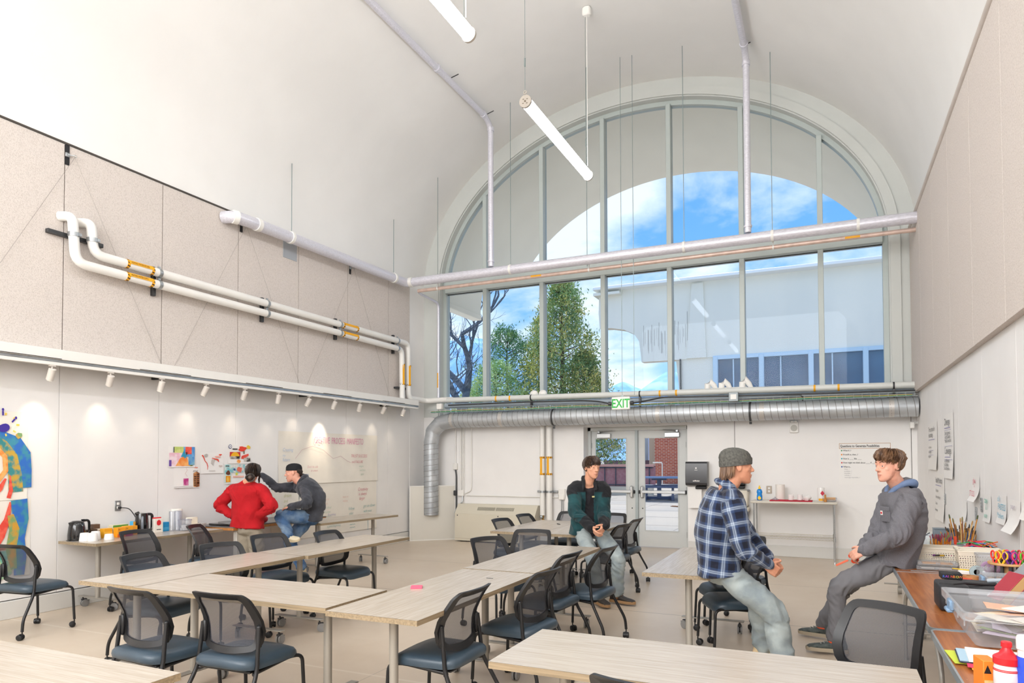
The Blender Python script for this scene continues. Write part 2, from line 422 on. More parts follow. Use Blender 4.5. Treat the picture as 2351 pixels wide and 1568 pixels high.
# raised band that runs round the arch opening
def arch_band(a0, b0, a1, b1, y0, y1, z0, zc=5.0, n=64):
    A = [(CX+a0, z0)]+[(CX+a0*math.cos(PI*i/n), zc+b0*math.sin(PI*i/n)) for i in range(n+1)]+[(CX-a0, z0)]
    B = [(CX+a1, z0)]+[(CX+a1*math.cos(PI*i/n), zc+b1*math.sin(PI*i/n)) for i in range(n+1)]+[(CX-a1, z0)]
    q = len(A); vs = [(x, y0, z) for x, z in A]+[(x, y0, z) for x, z in B]+[(x, y1, z) for x, z in A]+[(x, y1, z) for x, z in B]
    fs = []
    for i in range(q-1):
        fs += [(i, i+1, q+i+1, q+i), (2*q+i, 3*q+i, 3*q+i+1, 2*q+i+1), (i, 2*q+i, 2*q+i+1, i+1), (q+i, q+i+1, 3*q+i+1, 3*q+i)]
    for i in (0, q-1): fs.append((i, q+i, 3*q+i, 2*q+i))
    return MB().add(vs, fs)
struct(arch_band(4.20, 3.22, 4.06, 3.08, YB-.035, YB+.005, GZ0), 'trim_3', m_ring, smooth=.5)
struct(MB().box(((XL+DX0)/2, YB-.008, .09), (DX0-XL-.06, .03, .18), bev=.004).box(((DX1+XR)/2, YB-.008, .09), (XR-DX1-.02, .03, .18), bev=.004), 'baseboard_back', m_base)
# seams: boards on the back wall right of the door
for x in (-1.42, 1.17):
    MB().box((x, YB-.002, 1.3), (.006, .006, 2.2)).build('seam', m_dark, wb, (0, 0, 0))

# ================================================================ the arched window
win = empty('window_1', (CX, 12.35, 2.46)); win['kind'] = 'structure'
YW = 12.35
part(arch_band(4.04, 3.06, 3.965, 2.98, YW-.07, YW+.07, GZ0), 'frame', m_frame, win, .5)
GA, GB = 3.97, 2.985
def arch_top(x, a=GA, b=GB): return 5.0+b*math.sqrt(max(0, 1-((x-CX)/a)**2))
mul = [-6.19, -4.965, -3.74, -2.515, -1.285, -.06]
for x in mul: part(MB().box((x, YW-.03, (GZ0+arch_top(x))/2), (.085, .2, arch_top(x)-GZ0), bev=.006), 'mullion', m_frame, win)
part(MB().box((CX, YW-.02, 5.2), (2*GA, .24, .4), bev=.008), 'transom', m_frame, win)
part(MB().box((CX, YW-.02, GZ0+.03), (2*GA, .24, .06), bev=.006), 'sill', m_frame, win)
edges = [CX-GA]+mul+[CX+GA]
for i in range(7):
    a, b_ = edges[i]+.0425*(i > 0), edges[i+1]-.0425*(i < 6)
    part(MB().box(((a+b_)/2, YW, (GZ0+.06+5.0)/2), (b_-a, .008, 5.0-GZ0-.06)), 'pane', m_glass, win)
    k = 14; top = [(a+(b_-a)*j/k) for j in range(k+1)]
    poly = [(x, arch_top(x)) for x in top if arch_top(x) > 5.41]
    if len(poly) < 2: continue
    poly = [(poly[0][0], 5.4)]+poly+[(poly[-1][0], 5.4)]
    part(MB().prism(poly[::-1], .008, (0, YW, 0)), 'pane', m_glass, win)
    # dark gasket line along the head of each lower light
    part(MB().box(((a+b_)/2, YW-.012, 4.995), (b_-a, .012, .012)), 'gasket', m_black, win)

# ================================================================ double door
m_door = mat('door_paint', '#cfd1cf', .4, var=.02, scale=3)
m_doorf = mat('door_frame_paint', '#c7cac8', .4)
YD = 12.45
mb = MB()
for x in (DX0+.03, DX1-.03): mb.box((x, YD, DZ/2), (.06, .14, DZ), bev=.004)
mb.box(((DX0+DX1)/2, YD, DZ-.035), (DX1-DX0, .14, .07), bev=.004)
dfr = struct(mb, 'door_frame', m_doorf)
mx_ = -3.17
struct(MB().box((mx_, YD-.03, DZ/2-.03), (.05, .09, DZ-.07), bev=.004), 'door_mullion', mat('mullion_paint', '#a9b3b4', .4)); 
def door(n, x0, x1, g0, g1, hinge):
    r = empty('door_%d' % n, ((x0+x1)/2, YD, 0)); r['kind'] = 'structure'
    mb = MB(); z0, z1 = .012, 2.115; gz0, gz1 = .30, 1.985
    for (a, b_, c, d) in ((x0, g0, z0, z1), (g1, x1, z0, z1), (g0, g1, z0, gz0), (g0, g1, gz1, z1)):
        mb.box(((a+b_)/2, YD, (c+d)/2), (b_-a, .045, d-c))
    part(mb, 'door_leaf', m_door, r)
    mb = MB()
    for (a, b_, c, d) in ((g0-.012, g0+.008, gz0, gz1), (g1-.008, g1+.012, gz0, gz1), (g0, g1, gz0-.01, gz0+.01), (g0, g1, gz1-.01, gz1+.01)):
        mb.box(((a+b_)/2, YD-.025, (c+d)/2), (b_-a, .012, d-c))
    part(mb, 'glazing_bead', m_doorf, r)
    part(MB().box(((g0+g1)/2, YD, (gz0+gz1)/2), (g1-g0, .008, gz1-gz0)), 'pane', m_glass, r)
    s_ = 1 if hinge > 0 else -1                      # latch side is toward the centre mullion
    lx = (x0+.075) if s_ > 0 else (x1-.075); hx = (x1-.02) if s_ > 0 else (x0+.02)
    part(MB().box(((lx+hx)/2, YD-.085, 1.005), (abs(hx-lx), .035, .055), bev=.008), 'panic_bar', m_alu, r)
    part(MB().box((lx, YD-.06, 1.0), (.06, .07, .22), bev=.02), 'latch_case', mat('brushed_metal', '#d5d6d5', .3, .6), r)
    part(MB().box((lx-s_*.045, YD-.05, 1.0), (.03, .04, .06), bev=.006), 'latch', m_black, r)
    part(MB().box((hx, YD-.06, 1.005), (.03, .07, .065), bev=.006), 'end_cap', m_steeld, r)
    part(MB().cyl((lx, YD-.02, .70), (lx, YD-.028, .70), .012, 10), 'cylinder_lock', m_steeld, r)
    cx_ = (x1-.25) if s_ > 0 else (x0+.25)
    part(MB().box((cx_, YD-.06, 2.03), (.27, .06, .085), bev=.008), 'closer', m_alu, r)
    part(MB().tube([(cx_+s_*.09, YD-.07, 2.10), (cx_+s_*.02, YD-.13, 2.115), (cx_-s_*.22, YD-.04, 2.125)], .011, 8).box((cx_+s_*.09, YD-.07, 2.10), (.05, .05, .05), bev=.008), 'closer_arm', m_steel, r)
    for z in (.25, 1.05, 1.85): part(MB().cyl((x1-.004 if s_ > 0 else x0+.004, YD-.03, z-.05), (x1-.004 if s_ > 0 else x0+.004, YD-.03, z+.05), .009, 8), 'hinge', m_steel, r)
    return r
door(1, DX0+.062, mx_-.022, -3.965, -3.37, -1)
door(2, mx_+.022, DX1-.062, -3.03, -2.425, 1)
# ================================================================ services: pipes, duct, trough, lights
# --- light trough on the left wall
tr = thing('light_trough', 'long white trough shelf along the left wall holding a lighting track', 'trough', (-7.4, 4, 2.6))
part(MB().box((-7.245, 3.75, 2.70), (.02, 15.4, .105), bev=.003).box((-7.39, 3.75, 2.742), (.3, 15.4, .015)), 'fascia', m_pipe, tr)
part(MB().box((-7.27, 3.75, 2.632), (.05, 15.4, .028), bev=.003), 'strut_channel', m_steel, tr)
part(MB().box((-7.40, 3.75, 2.63), (.24, 15.4, .012)), 'tray', mat('grey_tray', '#a9adae', .4, .5), tr)
mb = MB()
for y in np.arange(-2.2, 11.2, 1.6): mb.box((-7.233, y, 2.655), (.006, .7, .006))
part(mb, 'slot', m_black, tr)
part(MB().box((-7.26, 3.75, 2.60), (.036, 15.4, .034), bev=.003), 'track', m_pipe, tr)
for y in (5.85, 8.45, 10.6): part(MB().box((-7.40, y, 2.605), (.28, .04, .04), bev=.004), 'bracket', m_steeld, tr)
m_head = mat('spot_body', '#d3ccc4', .45); m_lens = mat('spot_lens', '#fff3d8', .3, emit=2.5)
for i, (y, z) in enumerate([(4.47, 0), (5.11, 0), (5.76, 0), (6.41, 0), (7.06, 0), (7.70, 0), (8.35, 0), (8.96, 0), (9.62, 0), (10.33, 0), (10.96, 0)]):
    r = thing('track_spotlight', 'white cylinder spotlight, number %d counting from the camera end of the left track' % (i+1), 'spotlight', (-7.26, y, 2.583), 'spotlights on the left track')
    r['label'] = ['white cylinder spotlight nearest the camera on the left track, above the hand mural', 'second white spotlight on the left track, right of the one over the mural', 'third white spotlight on the left track, below the two hazard labels on the pipes', 'fourth white spotlight on the left track, just left of the pinned drawings',
        'fifth white spotlight on the left track, above the drawing of the world map', 'sixth white spotlight on the left track, above the red and black collage', 'seventh white spotlight on the left track, with a dark bracket behind it', 'eighth white spotlight on the left track, above the manifesto heading',
        'ninth white spotlight on the left track, above the middle of the manifesto sheet', 'tenth white spotlight on the left track, second from the duct elbow', 'last white spotlight on the left track, closest to the duct elbow'][i]
    a = .42 + .1*math.sin(i*2.3)
    d = Vector((-math.sin(a), .12*math.sin(i*1.7), -math.cos(a))).normalized(); c = Vector((-7.26, y, 2.52))
    part(MB().box((-7.26, y, 2.577), (.03, .06, .016)).cyl((-7.26, y, 2.57), (-7.26, y, 2.525), .008, 8), 'stem', m_head, r)
    part(MB().tube([c-d*.028, c-d*.024, c+d*.095, c+d*.098], [.03, .036, .036, .033], 18), 'spot_housing', m_head, r)
    part(MB().cyl(c+d*.0985, c+d*.1, .029, 16), 'lens', m_lens, r)
    sp_ = lamp('SPOT', 'spot', c+d*.12, d, energy=[12, 6, 3, 3, 3, 2.5, 3, 34, 4, 3, 2.5][i], spot_size=1.0, spot_blend=1, color=(1, .84, .64), shadow_soft_size=.03)

# --- heating pipes on the left wall
m_lab = [m_pipe, m_yellow, m_black]
def pipe_label(r, p0, p1, rad, txt, parent, face=(1, 0, .35), up=(0, 0, 1)):
    p0, p1 = Vector(p0), Vector(p1); d = (p1-p0).normalized(); mb = MB()
    for p in (p0, p1):
        mb.tube([p-d*.018, p+d*.018], rad+.002, 18, 0)
        for k in range(9):
            a = 2*PI*k/9; u = Vector((0, 0, 1)) if abs(d.z) < .9 else Vector((1, 0, 0)); u = (u-d*u.dot(d)).normalized(); w = d.cross(u)
            for s_ in (0,):
                q = [p+(u*math.cos(a+e2)+w*math.sin(a+e2))*(rad+.0035)+d*h for e2, h in ((-.14, -.018), (.08, -.018), (.26, .018), (.04, .018))]
                mb.add(q, [(0, 1, 2, 3)], 1)
    f = Vector(face).normalized(); f = (f-d*f.dot(d)).normalized(); w = d.cross(f).normalized()
    mb.add([p+f*(rad+.003)+w*e2-f*.004*0 for p, e2 in ((p0, -.022), (p1, -.022), (p1, .022), (p0, .022))], [(0, 1, 2, 3)], 0)
    part(mb, 'hazard_band', [m_yellow, m_black], parent)
    if txt:
        L_ = (p1-p0).length; upv = w if w.z > 0 else -w
        R_ = d if d.cross(upv).dot(f) > 0 else -d
        st = p0 if R_.dot(d) > 0 else p1
        texts([(txt, .038, st+R_*.025+f*(rad+.004)-upv*.013, R_, upv, dict(sx=(L_-.05)/(len(txt)*.026)))], m_black, parent, 'label_text')
r = thing('heating_pipe', 'upper white heating water return pipe bent along the left wall', 'pipe', (-7.4, 5, 3.8))
xr = -7.42
part(MB().tube(bend_path([(XL, 4.90, 4.24), (xr, 4.97, 4.24), (xr, 5.0, 3.90), (xr, 11.35, 3.86), (xr, 11.36, 2.80), (xr+.05, 11.92, 2.78), (-6.75, 11.92, 2.79)], .13), .052, 18), 'pipe_run', m_pipe, r)
pipe_label(r, (xr, 5.40, 3.898), (xr, 5.72, 3.896), .052, 'HEATING WATER RETURN', r)
pipe_label(r, (xr, 9.35, 3.873), (xr, 9.72, 3.871), .052, '', r)
pipe_label(r, (xr, 11.36, 3.42), (xr, 11.36, 3.05), .052, '', r, (1, -.5, 0))
r2 = thing('heating_pipe', 'lower white heating water supply pipe bent along the left wall', 'pipe', (-7.4, 5, 3.7))
part(MB().tube(bend_path([(XL, 4.70, 4.25), (xr, 4.76, 4.25), (xr, 4.80, 3.755), (xr, 11.13, 3.715), (xr, 11.15, 2.76)], .13), .052, 18), 'pipe_run', m_pipe, r2)
pipe_label(r2, (xr, 5.40, 3.751), (xr, 5.72, 3.749), .052, 'HEATING WATER SUPPLY', r2)
pipe_label(r2, (xr, 9.35, 3.727), (xr, 9.72, 3.725), .052, '', r2)
pipe_label(r2, (xr, 11.145, 3.42), (xr, 11.147, 3.05), .052, '', r2, (1, -.5, 0))
for y in (5.83, 7.62, 9.28, 10.98):
    part(MB().box((XL+.03, y, 3.80), (.05, .045, .36), bev=.004), 'strut', m_steeld, r)
    for (rr, z) in ((r, 3.895-(y-5)*.0063), (r2, 3.755-(y-4.8)*.0063)): part(MB().tube([(xr, y-.02, z), (xr, y+.02, z)], .058, 18).box((xr, y, z+.066), (.02, .03, .03)), 'clamp', m_steel, rr)
part(MB().box((XL+.03, 4.86, 4.05), (.05, .62, .045), bev=.004), 'strut', m_steeld, r)
for (rr, y) in ((r, 4.985), (r2, 4.775)): part(MB().tube([(xr, y, 4.03), (xr, y, 4.075)], .058, 18).box((xr+.06, y+.03, 4.05), (.025, .03, .03)), 'clamp', m_steel, rr)
part(MB().box((XL+.05, 11.25, 2.98), (.1, .42, .035), bev=.004), 'strut', m_steeld, r)

# --- drain pipe along left wall and across the window, droppers to the vault
def rods(parent, pts, rad=.006):
    for (x, y, z) in pts: part(MB().cyl((x, y, z), (x, y, vault_z(x) if abs(x-CX) < VA else 5.1), rad, 6), 'hanger_rod', m_rod, parent)
m_rod = mat('hanger_steel', '#8f9c9c', .4, .6)
r = thing('drain_pipe', 'thick silvery drain pipe from the left wall and across the arched window', 'pipe', (-7.35, 7.1, 4.95))
part(MB().tube(bend_path([(XL, 6.92, 4.95), (-7.38, 6.97, 4.95), (-7.36, 7.35, 4.96), (-7.33, 11.15, 5.0), (1.19, 11.15, 5.0)], .1), .083, 20), 'pipe_run', m_pvc, r)
for (a, b_) in (((-7.40, 6.95, 4.95), (-7.375, 7.02, 4.95)), ((-7.36, 7.33, 4.957), (-7.36, 7.40, 4.958)), ((-7.35, 8.0, 4.967), (-7.35, 8.05, 4.967)), ((-7.33, 10.7, 4.995), (-7.33, 10.75, 4.995)), ((-7.25, 11.15, 5), (-7.18, 11.15, 5))): part(MB().tube([a, b_], .094, 20), 'coupling', m_pipe, r)
for x in (-5.12, -2.05, -.72, .45): part(MB().tube([(x-.02, 11.15, 5), (x+.02, 11.15, 5)], .09, 20), 'hanger_band', m_pipe, r)
rods(r, [(-5.12, 11.15, 5.09), (-3.7, 11.2, 4.9), (-2.05, 11.15, 5.09), (-.72, 11.15, 5.09), (-7.33, 8.02, 5.04), (-7.33, 10.72, 5.06)])
r = thing('copper_pipe', 'thin copper coloured pipe hanging just below the drain pipe at the window', 'pipe', (-7.2, 11.3, 4.86))
part(MB().tube([(-7.16, 11.3, 4.86), (1.19, 11.3, 4.87)], .034, 14), 'pipe_run', m_copper, r)
part(MB().tube(bend_path([(-7.16, 11.3, 4.86), (-7.20, 11.42, 4.84), (-7.16, 12.0, 4.78), (-7.15, 12.05, 4.7), (-7.15, 12.05, 2.85)], .06), .026, 12), 'pipe_end', m_pvc, r)
for x in (-6.72, -3.7, -.72): part(MB().tube([(x-.012, 11.3, 4.865), (x+.012, 11.3, 4.865)], .039, 14).box((x, 11.3, 4.93), (.015, .015, .07)), 'hanger_band', m_pipe, r)
for x in (-4.68, .38): part(MB().box((x, 11.268, 4.865), (.2, .006, .03)), 'label', m_yellow, r)
part(MB().cyl((-7.15, 12.02, 3.35), (-7.15, 12.02, 3.05), .012, 8), 'label', m_yellow, r)
rods(r, [(-6.72, 11.3, 4.9)])
for (x, lab) in ((-5.50, 'slim white pipe dropping from the vault at the left of the arched window'), (-1.07, 'slim white pipe dropping from the vault at the right of the arched window')):
    r = thing('roof_drain_pipe', lab, 'pipe', (x, 11.1, 5.1))
    zt = vault_z(x)-.1
    part(MB().tube(bend_path([(x, -3.5, zt-.02), (x, 10.9, zt-.02), (x, 11.12, zt-.12), (x, 11.12, 5.09)], .12), .05, 16), 'pipe_run', m_pvc, r)
    for (a, b_) in (((x, 11.12, zt-.2), (x, 11.12, zt-.13)), ((x, 10.8, zt-.02), (x, 10.86, zt-.02)), ((x, 9.2, zt-.02), (x, 9.26, zt-.02)), ((x, 11.12, 5.17), (x, 11.12, 5.2))): part(MB().tube([a, b_], .062, 16), 'coupling', m_pvc, r)
    for y in (10.9, 9.6, 7, 4): part(MB().tube([(x, y, zt), (x+.12, y+.1, zt+.1)], .008, 6), 'brace', m_steeld, r)

# --- white pipe, cable tray and spiral duct across the low part of the window
r = thing('cross_pipe', 'pair of long white insulated pipes running above the duct', 'pipe', (-6.7, 11.8, 2.72))
part(MB().tube([(-6.8, 11.8, 2.765), (1.19, 11.8, 2.69)], .052, 18), 'pipe_run', mat('grey_pipe', '#d6d8d4', .45, var=.02, scale=3), r)
part(MB().tube([(-6.9, 11.9, 2.66), (1.2, 11.9, 2.60)], .05, 16), 'pipe_run', mat('blue_grey_pipe', '#aab6c0', .5), r)
for x in (-5.72, -5.43, -2.6, -2.32, -.17, .17):
    part(MB().tube([(x-.015, 11.8, 2.762-.0092*(x+6.7)), (x+.015, 11.8, 2.762-.0092*(x+6.7))], .055, 16), 'label', m_yellow, r)
for x in (-5.0, -2.95, .92): part(MB().tube([(x-.012, 11.8, 2.762-.0092*(x+6.7)), (x+.012, 11.8, 2.762-.0092*(x+6.7))], .058, 16).box((x, 11.8, 2.56), (.03, .05, .26)), 'clamp', m_steeld, r)
r = thing('conduit', 'dark grey electrical conduit running along the white cross pipe', 'conduit', (-6.6, 11.66, 2.66))
part(MB().tube(bend_path([(-6.72, 11.7, 2.655), (-5.1, 11.7, 2.66), (-3.95, 11.68, 2.64), (-3.6, 11.5, 2.60), (-3.32, 11.25, 2.53)], .1), .013, 10).tube(bend_path([(-2.93, 11.25, 2.53), (-2.75, 11.4, 2.57), (-2.55, 11.66, 2.64), (-1.0, 11.7, 2.615), (1.19, 11.7, 2.60)], .1), .013, 10).tube(bend_path([(-.62, 11.69, 2.605), (-.35, 11.69, 2.60), (-.34, 11.69, 2.5)], .05), .011, 8), 'tubing', m_steeld, r)
r = thing('junction_box', 'grey junction box on the conduit right of the exit sign', 'box', (-1.37, 11.66, 2.62))
part(MB().box((-1.37, 11.63, 2.60), (.15, .07, .15), bev=.006), 'housing', mat('box_grey', '#8b9294', .45, .4), r)
part(MB().box((-1.37, 11.594, 2.6), (.09, .004, .08)), 'cover', m_pipe, r)
r = thing('junction_box', 'small white junction box at the duct elbow corner', 'box', (-6.85, 11.62, 2.63))
part(MB().box((-6.85, 11.6, 2.63), (.11, .08, .11), bev=.006), 'housing', m_pipe, r)
# exit sign
r = thing('exit_sign', 'white exit sign with green EXIT letters hanging at the window', 'sign', (-3.125, 11.2, 2.42))
part(MB().box((-3.125, 11.2, 2.53), (.315, .03, .215), bev=.012), 'sign_panel', mat('sign_white', '#f3f1ec', .3), r)
m_green = mat('sign_green', '#15a63c', .4, emit=.25)
texts([('EXIT', .205, (-3.125, 11.183, 2.458), (1, 0, 0), (0, 0, 1), dict(align='CENTER', sx=.74, bold=.004))], m_green, r, 'exit_letters')
for s_ in (-1, 1): part(MB().tube([(-3.125+s_*.16, 11.2, 2.525), (-3.125+s_*.21, 11.2, 2.53)], [.03, .034], 12), 'bushing', m_steeld, r)
part(MB().cyl((-3.1, 11.2, 2.64), (-3.1, 11.2, vault_z(-3.1)), .005, 6).cyl((-2.9, 11.22, 2.66), (-2.9, 11.22, vault_z(-2.9)), .005, 6).box((-3.1, 11.2, 2.645), (.05, .02, .02)), 'hanger_rod', m_rod, r)
# wire basket tray
r = thing('cable_tray', 'wire basket cable tray lying just above the spiral duct', 'cable tray', (-6.7, 11.75, 2.53))
mb = MB(); m_wire = mat('zinc_wire', '#c9cfd0', .35, .6)
for (y, z) in ((11.66, 2.58), (11.66, 2.545), (11.66, 2.52), (11.74, 2.52), (11.84, 2.52), (11.84, 2.58)): mb.cyl((-7.2, y, z), (1.22, y, z), .003, 5)
for x in np.arange(-7.1, 1.2, .115): mb.tube([(x, 11.66, 2.585), (x, 11.66, 2.52), (x, 11.84, 2.52), (x, 11.84, 2.58)], .0025, 4)
part(mb, 'wire_basket', m_wire, r)
for (col, y, z, ph) in (('#2f8f6c', 11.70, 2.529, 0), ('#2f8f6c', 11.68, 2.531, 1), ('#1f86a6', 11.73, 2.533, 2), ('#e3dcc2', 11.71, 2.54, 3), ('#d8b63a', 11.69, 2.545, 4), ('#eceef0', 11.76, 2.535, 5)):
    part(MB().tube([(x, y+.012*math.sin(x*2+ph), z+.005*math.sin(x*3+ph*2)) for x in np.arange(-7.1, 1.2, .25)], .008, 6), 'cable', mat('cable'+col, col, .5), r)
# spiral duct
m_duct = mat('duct_metal', '#a8acb0', .42, .5, col2='#c4c8cb', scale=3, bump=0, stretch=(.6, 2, 2), detail=7)
r = thing('spiral_duct', 'large galvanised spiral air duct across the back wall with an elbow', 'duct', (-7.15, 11.8, 1.2))
RD = .148
def ribbed(p0, p1, rad, pitch=.105, n=36):
    """plain tube with a raised helical lock seam"""
    p0, p1 = Vector(p0), Vector(p1); d = p1-p0; L_ = d.length; d.normalize(); u = Vector((0, 0, 1)) if abs(d.z) < .9 else Vector((0, 1, 0)); u = (u-d*u.dot(d)).normalized(); w = d.cross(u)
    mb = MB(); mb.tube([p0, p1], rad, n)
    turns = L_/pitch; st = int(turns*20); hel = []
    for i in range(st+1):
        s_ = i/st; a = 2*PI*turns*s_; hel.append(p0+d*(L_*s_)+(u*math.cos(a)+w*math.sin(a))*(rad+.0005))
    return mb, hel
mb, hel = ribbed((-6.72, 11.8, 2.365), (1.23, 11.8, 2.365), RD)
part(mb, 'straight_duct', m_duct, r)
part(MB().tube(hel, .0042, 5), 'lock_seam', mat('duct_seam', '#8a8683', .45, .6), r)
for i, (a, b_) in enumerate([((-6.70, 11.8, 2.365), (-6.95, 11.8, 2.32)), ((-6.95, 11.8, 2.32), (-7.12, 11.8, 2.16)), ((-7.12, 11.8, 2.16), (-7.17, 11.8, 1.93))]):
    A, B = Vector(a), Vector(b_); part(MB().tube([A, B], RD, 32).tube([A, A+(B-A).normalized()*.012], RD+.005, 32).sphere(B, RD*.998, 24, 14), 'elbow_gore', m_duct, r)
mb, hel = ribbed((-7.17, 11.8, 1.95), (-7.17, 11.8, .5), RD-.002)
part(mb, 'drop_duct', m_duct, r); part(MB().tube(hel, .004, 5), 'lock_seam', MATS['duct_seam'], r)
for x in (-6.66, -5.6, -2.62, -.95, .88): part(MB().tube([(x-.035, 11.8, 2.365), (x+.035, 11.8, 2.365)], RD+.003, 36), 'joint_band', mat('duct_band', '#c6c3bf', .4, .5), r)
for x in (-4.55, -1.13): part(MB().tube([(x-.016, 11.8, 2.365), (x+.016, 11.8, 2.365)], RD+.009, 36).cyl((x, 11.8, 2.2), (x, 11.8, 2.16), .02, 8), 'hanger_ring', m_steeld, r)
# loops of foam wrap that stand on the cross pipe
for (xs, lab) in ((((-5.0, 0), (-4.82, 0)), 'pair of round white foam bumps on the cross pipe near the left mullions'), (((-1.78, 1), (-1.55, 1), (-1.22, 2)), 'row of white foam pads sticking up behind the conduit')):
    r = thing('foam_pads', lab, 'foam pad', (xs[0][0], 11.95, 2.8)); r['label'] = lab
    for (x, k) in xs: part(MB().sphere((x, 11.93, 2.82), (.085, .06, .075), 14, 10) if k == 0 else MB().tube([(x-.05, 11.93, 2.72), (x-.045, 11.93, 2.86), (x, 11.93, 2.90+.02*(k-1)), (x+.06, 11.93, 2.83), (x+.1, 11.93, 2.76)], [.05, .05, .045, .045, .03], 12, flat=.7), 'foam_bump', mat('foam_white', '#f0eee9', .6), r)
    part(MB().box((sum(x for x, _ in xs)/len(xs), 11.95, 2.76), (xs[-1][0]-xs[0][0]+.1, .05, .06), bev=.01), 'foam_strip', MATS['foam_white'], r)

# --- pendant tube lights on the centre line
m_tube = mat('tube_diffuser', '#f6f9ff', .4, emit=20); m_cap = mat('end_cap_grey', '#b8b0a6', .45, .2)
for i, (y0, y1) in enumerate(((7.46, 9.87), (3.62, 6.06), (-.2, 2.24), (-3.9, -1.6))):  # last two are unseen, added behind the camera to help light the room
    lab = ['bright pendant tube light hanging in front of the arched window', 'bright pendant tube light at the top edge of the view', 'added tube light overhead behind the camera, out of view', 'added tube light overhead at the rear wall, out of view'][i]
    x, z = -3.23, 5.88
    r = thing('tube_light', lab, 'pendant light', (x, y0, z), 'pendant tube lights')
    part(MB().tube([(x, y0+.02, z), (x, y1-.02, z)], .068, 24), 'diffuser', m_tube, r)
    part(MB().box((x+.0, (y0+y1)/2, z+.066), (.06, y1-y0-.06, .03), bev=.006), 'spine', mat('light_spine', '#dcdad6', .4), r)
    for (a, b_) in ((y0, y0+.03), (y1-.03, y1)):
        part(MB().tube([(x, a, z), (x, b_, z)], .076, 24), 'end_cap', m_cap, r)
    part(MB().tube([(x+.018*math.cos(k), y0+.0, z+.105+.018*math.sin(k)) for k in np.linspace(0, 2*PI, 13)[:-1]], .006, 6, closed=True), 'hook', m_cap, r)
    mb = MB()
    for k in range(4): mb.box((x+.035*math.cos(k*PI/2+.7), y0-.001, z+.035*math.sin(k*PI/2+.7)), (.018, .004, .008))
    mb.cyl((x, y0+.001, z), (x, y0-.004, z), .012, 10)
    part(mb, 'cap_screws', mat('cap_slots', '#6f6253', .5), r)
    for (yy, xx) in ((y0+.0, x), (y1-.12, x)):
        part(MB().cyl((xx, yy, z+.12), (xx, yy, vault_z(xx)), .003, 5).cyl((xx, yy, z+.42), (xx, yy, z+.52), .010, 8), 'suspension_wire', m_rod, r)
    part(MB().cyl((x+.03, y1-.14, z+.1), (x+.03, y1-.14, vault_z(x)), .006, 6), 'power_cord', m_pipe, r)
    part(MB().box((x+.03, y1-.14, vault_z(x)-.07), (.13, .1, .13), bev=.02).cyl((x+.03, y1-.14, vault_z(x)-.01), (x+.03, y1-.14, vault_z(x)-.04), .05, 12), 'canopy_box', m_pipe, r)

# --- small parts on the upper left wall
r = thing('access_plate', 'grey metal access plate near the top of the left wall', 'plate', (XL, 8.22, 4.7))
part(MB().box((XL+.008, 8.22, 4.84), (.008, .30, .26), bev=.002), 'plate', mat('plate_grey', '#b3b6b9', .4, .4), r)
for y, lab in ((4.77, 'dark anchor bracket at the top of the first fibre board seam'), (7.24, 'dark anchor bracket under the drain pipe elbow'), (9.7, 'dark anchor bracket under the drain pipe, farther along')):
    r = thing('anchor_bracket', lab, 'bracket', (XL, y, 4.95), 'anchor brackets on the left wall')
    part(MB().box((XL+.008, y, 4.95), (.012, .045, .22)), 'slot_plate', m_black, r)
    part(MB().box((XL+.018, y, 4.95), (.014, .05, .045), bev=.003), 'nut_plate', m_steel, r)
    part(MB().cyl((XL+.02, y, 4.95), (XL+.06, y+.05, 4.95), .006, 6).tube([(XL+.06, y+.06+.014*math.cos(k), 4.95+.014*math.sin(k)) for k in np.linspace(0, 2*PI, 9)[:-1]], .003, 5, closed=True), 'eye_bolt', m_steel, r)
    for dy in (1.0, -1.0):
        part(MB().cyl((XL+.05, y+.06, 4.94), (XL+.012, y+.06+dy*1.15, 2.78), .0022, 4), 'guy_wire', mat('guy_wire', '#9c948d', .5, .4), r)
# ================================================================ laminate tables
def wood_mat(name, c1, c2, rough=.35, axis=0, sc=1.0, spec=.5):
    m = bpy.data.materials.new(name); m.use_nodes = True; t = m.node_tree; b = t.nodes['Principled BSDF']
    tx = t.nodes.new('ShaderNodeTexCoord'); mp = t.nodes.new('ShaderNodeMapping'); t.links.new(tx.outputs['Object'], mp.inputs[0])
    s_ = [90*sc, 90*sc, 90*sc]; s_[axis] = 3.0*sc; mp.inputs['Scale'].default_value = s_
    n = t.nodes.new('ShaderNodeTexNoise'); n.inputs['Scale'].default_value = 1.0; n.inputs['Detail'].default_value = 5; t.links.new(mp.outputs[0], n.inputs['Vector'])
    r = t.nodes.new('ShaderNodeValToRGB'); r.color_ramp.elements[0].position = .36; r.color_ramp.elements[1].position = .66
    r.color_ramp.elements[0].color = (*lin(c1), 1); r.color_ramp.elements[1].color = (*lin(c2), 1)
    t.links.new(n.outputs[0], r.inputs[0]); t.links.new(r.outputs[0], b.inputs['Base Color']); b.inputs['Roughness'].default_value = rough; b.inputs['Specular IOR Level'].default_value = spec
    bp = t.nodes.new('ShaderNodeBump'); bp.inputs['Strength'].default_value = .12; bp.inputs['Distance'].default_value = .002; t.links.new(n.outputs[0], bp.inputs['Height']); t.links.new(bp.outputs[0], b.inputs['Normal'])
    return m
m_top = wood_mat('table_laminate', '#b0a596', '#c2b8ab', .27, sc=1.5, spec=.8)
m_edge = wood_mat('table_edge', '#84745c', '#a39074', .5)
m_leg = mat('table_leg_grey', '#a8a39a', .4, .35); m_wheel = mat('caster_grey', '#8d8c8b', .5); m_tyre = mat('caster_dark', '#3b3b3d', .6)
TH = .737
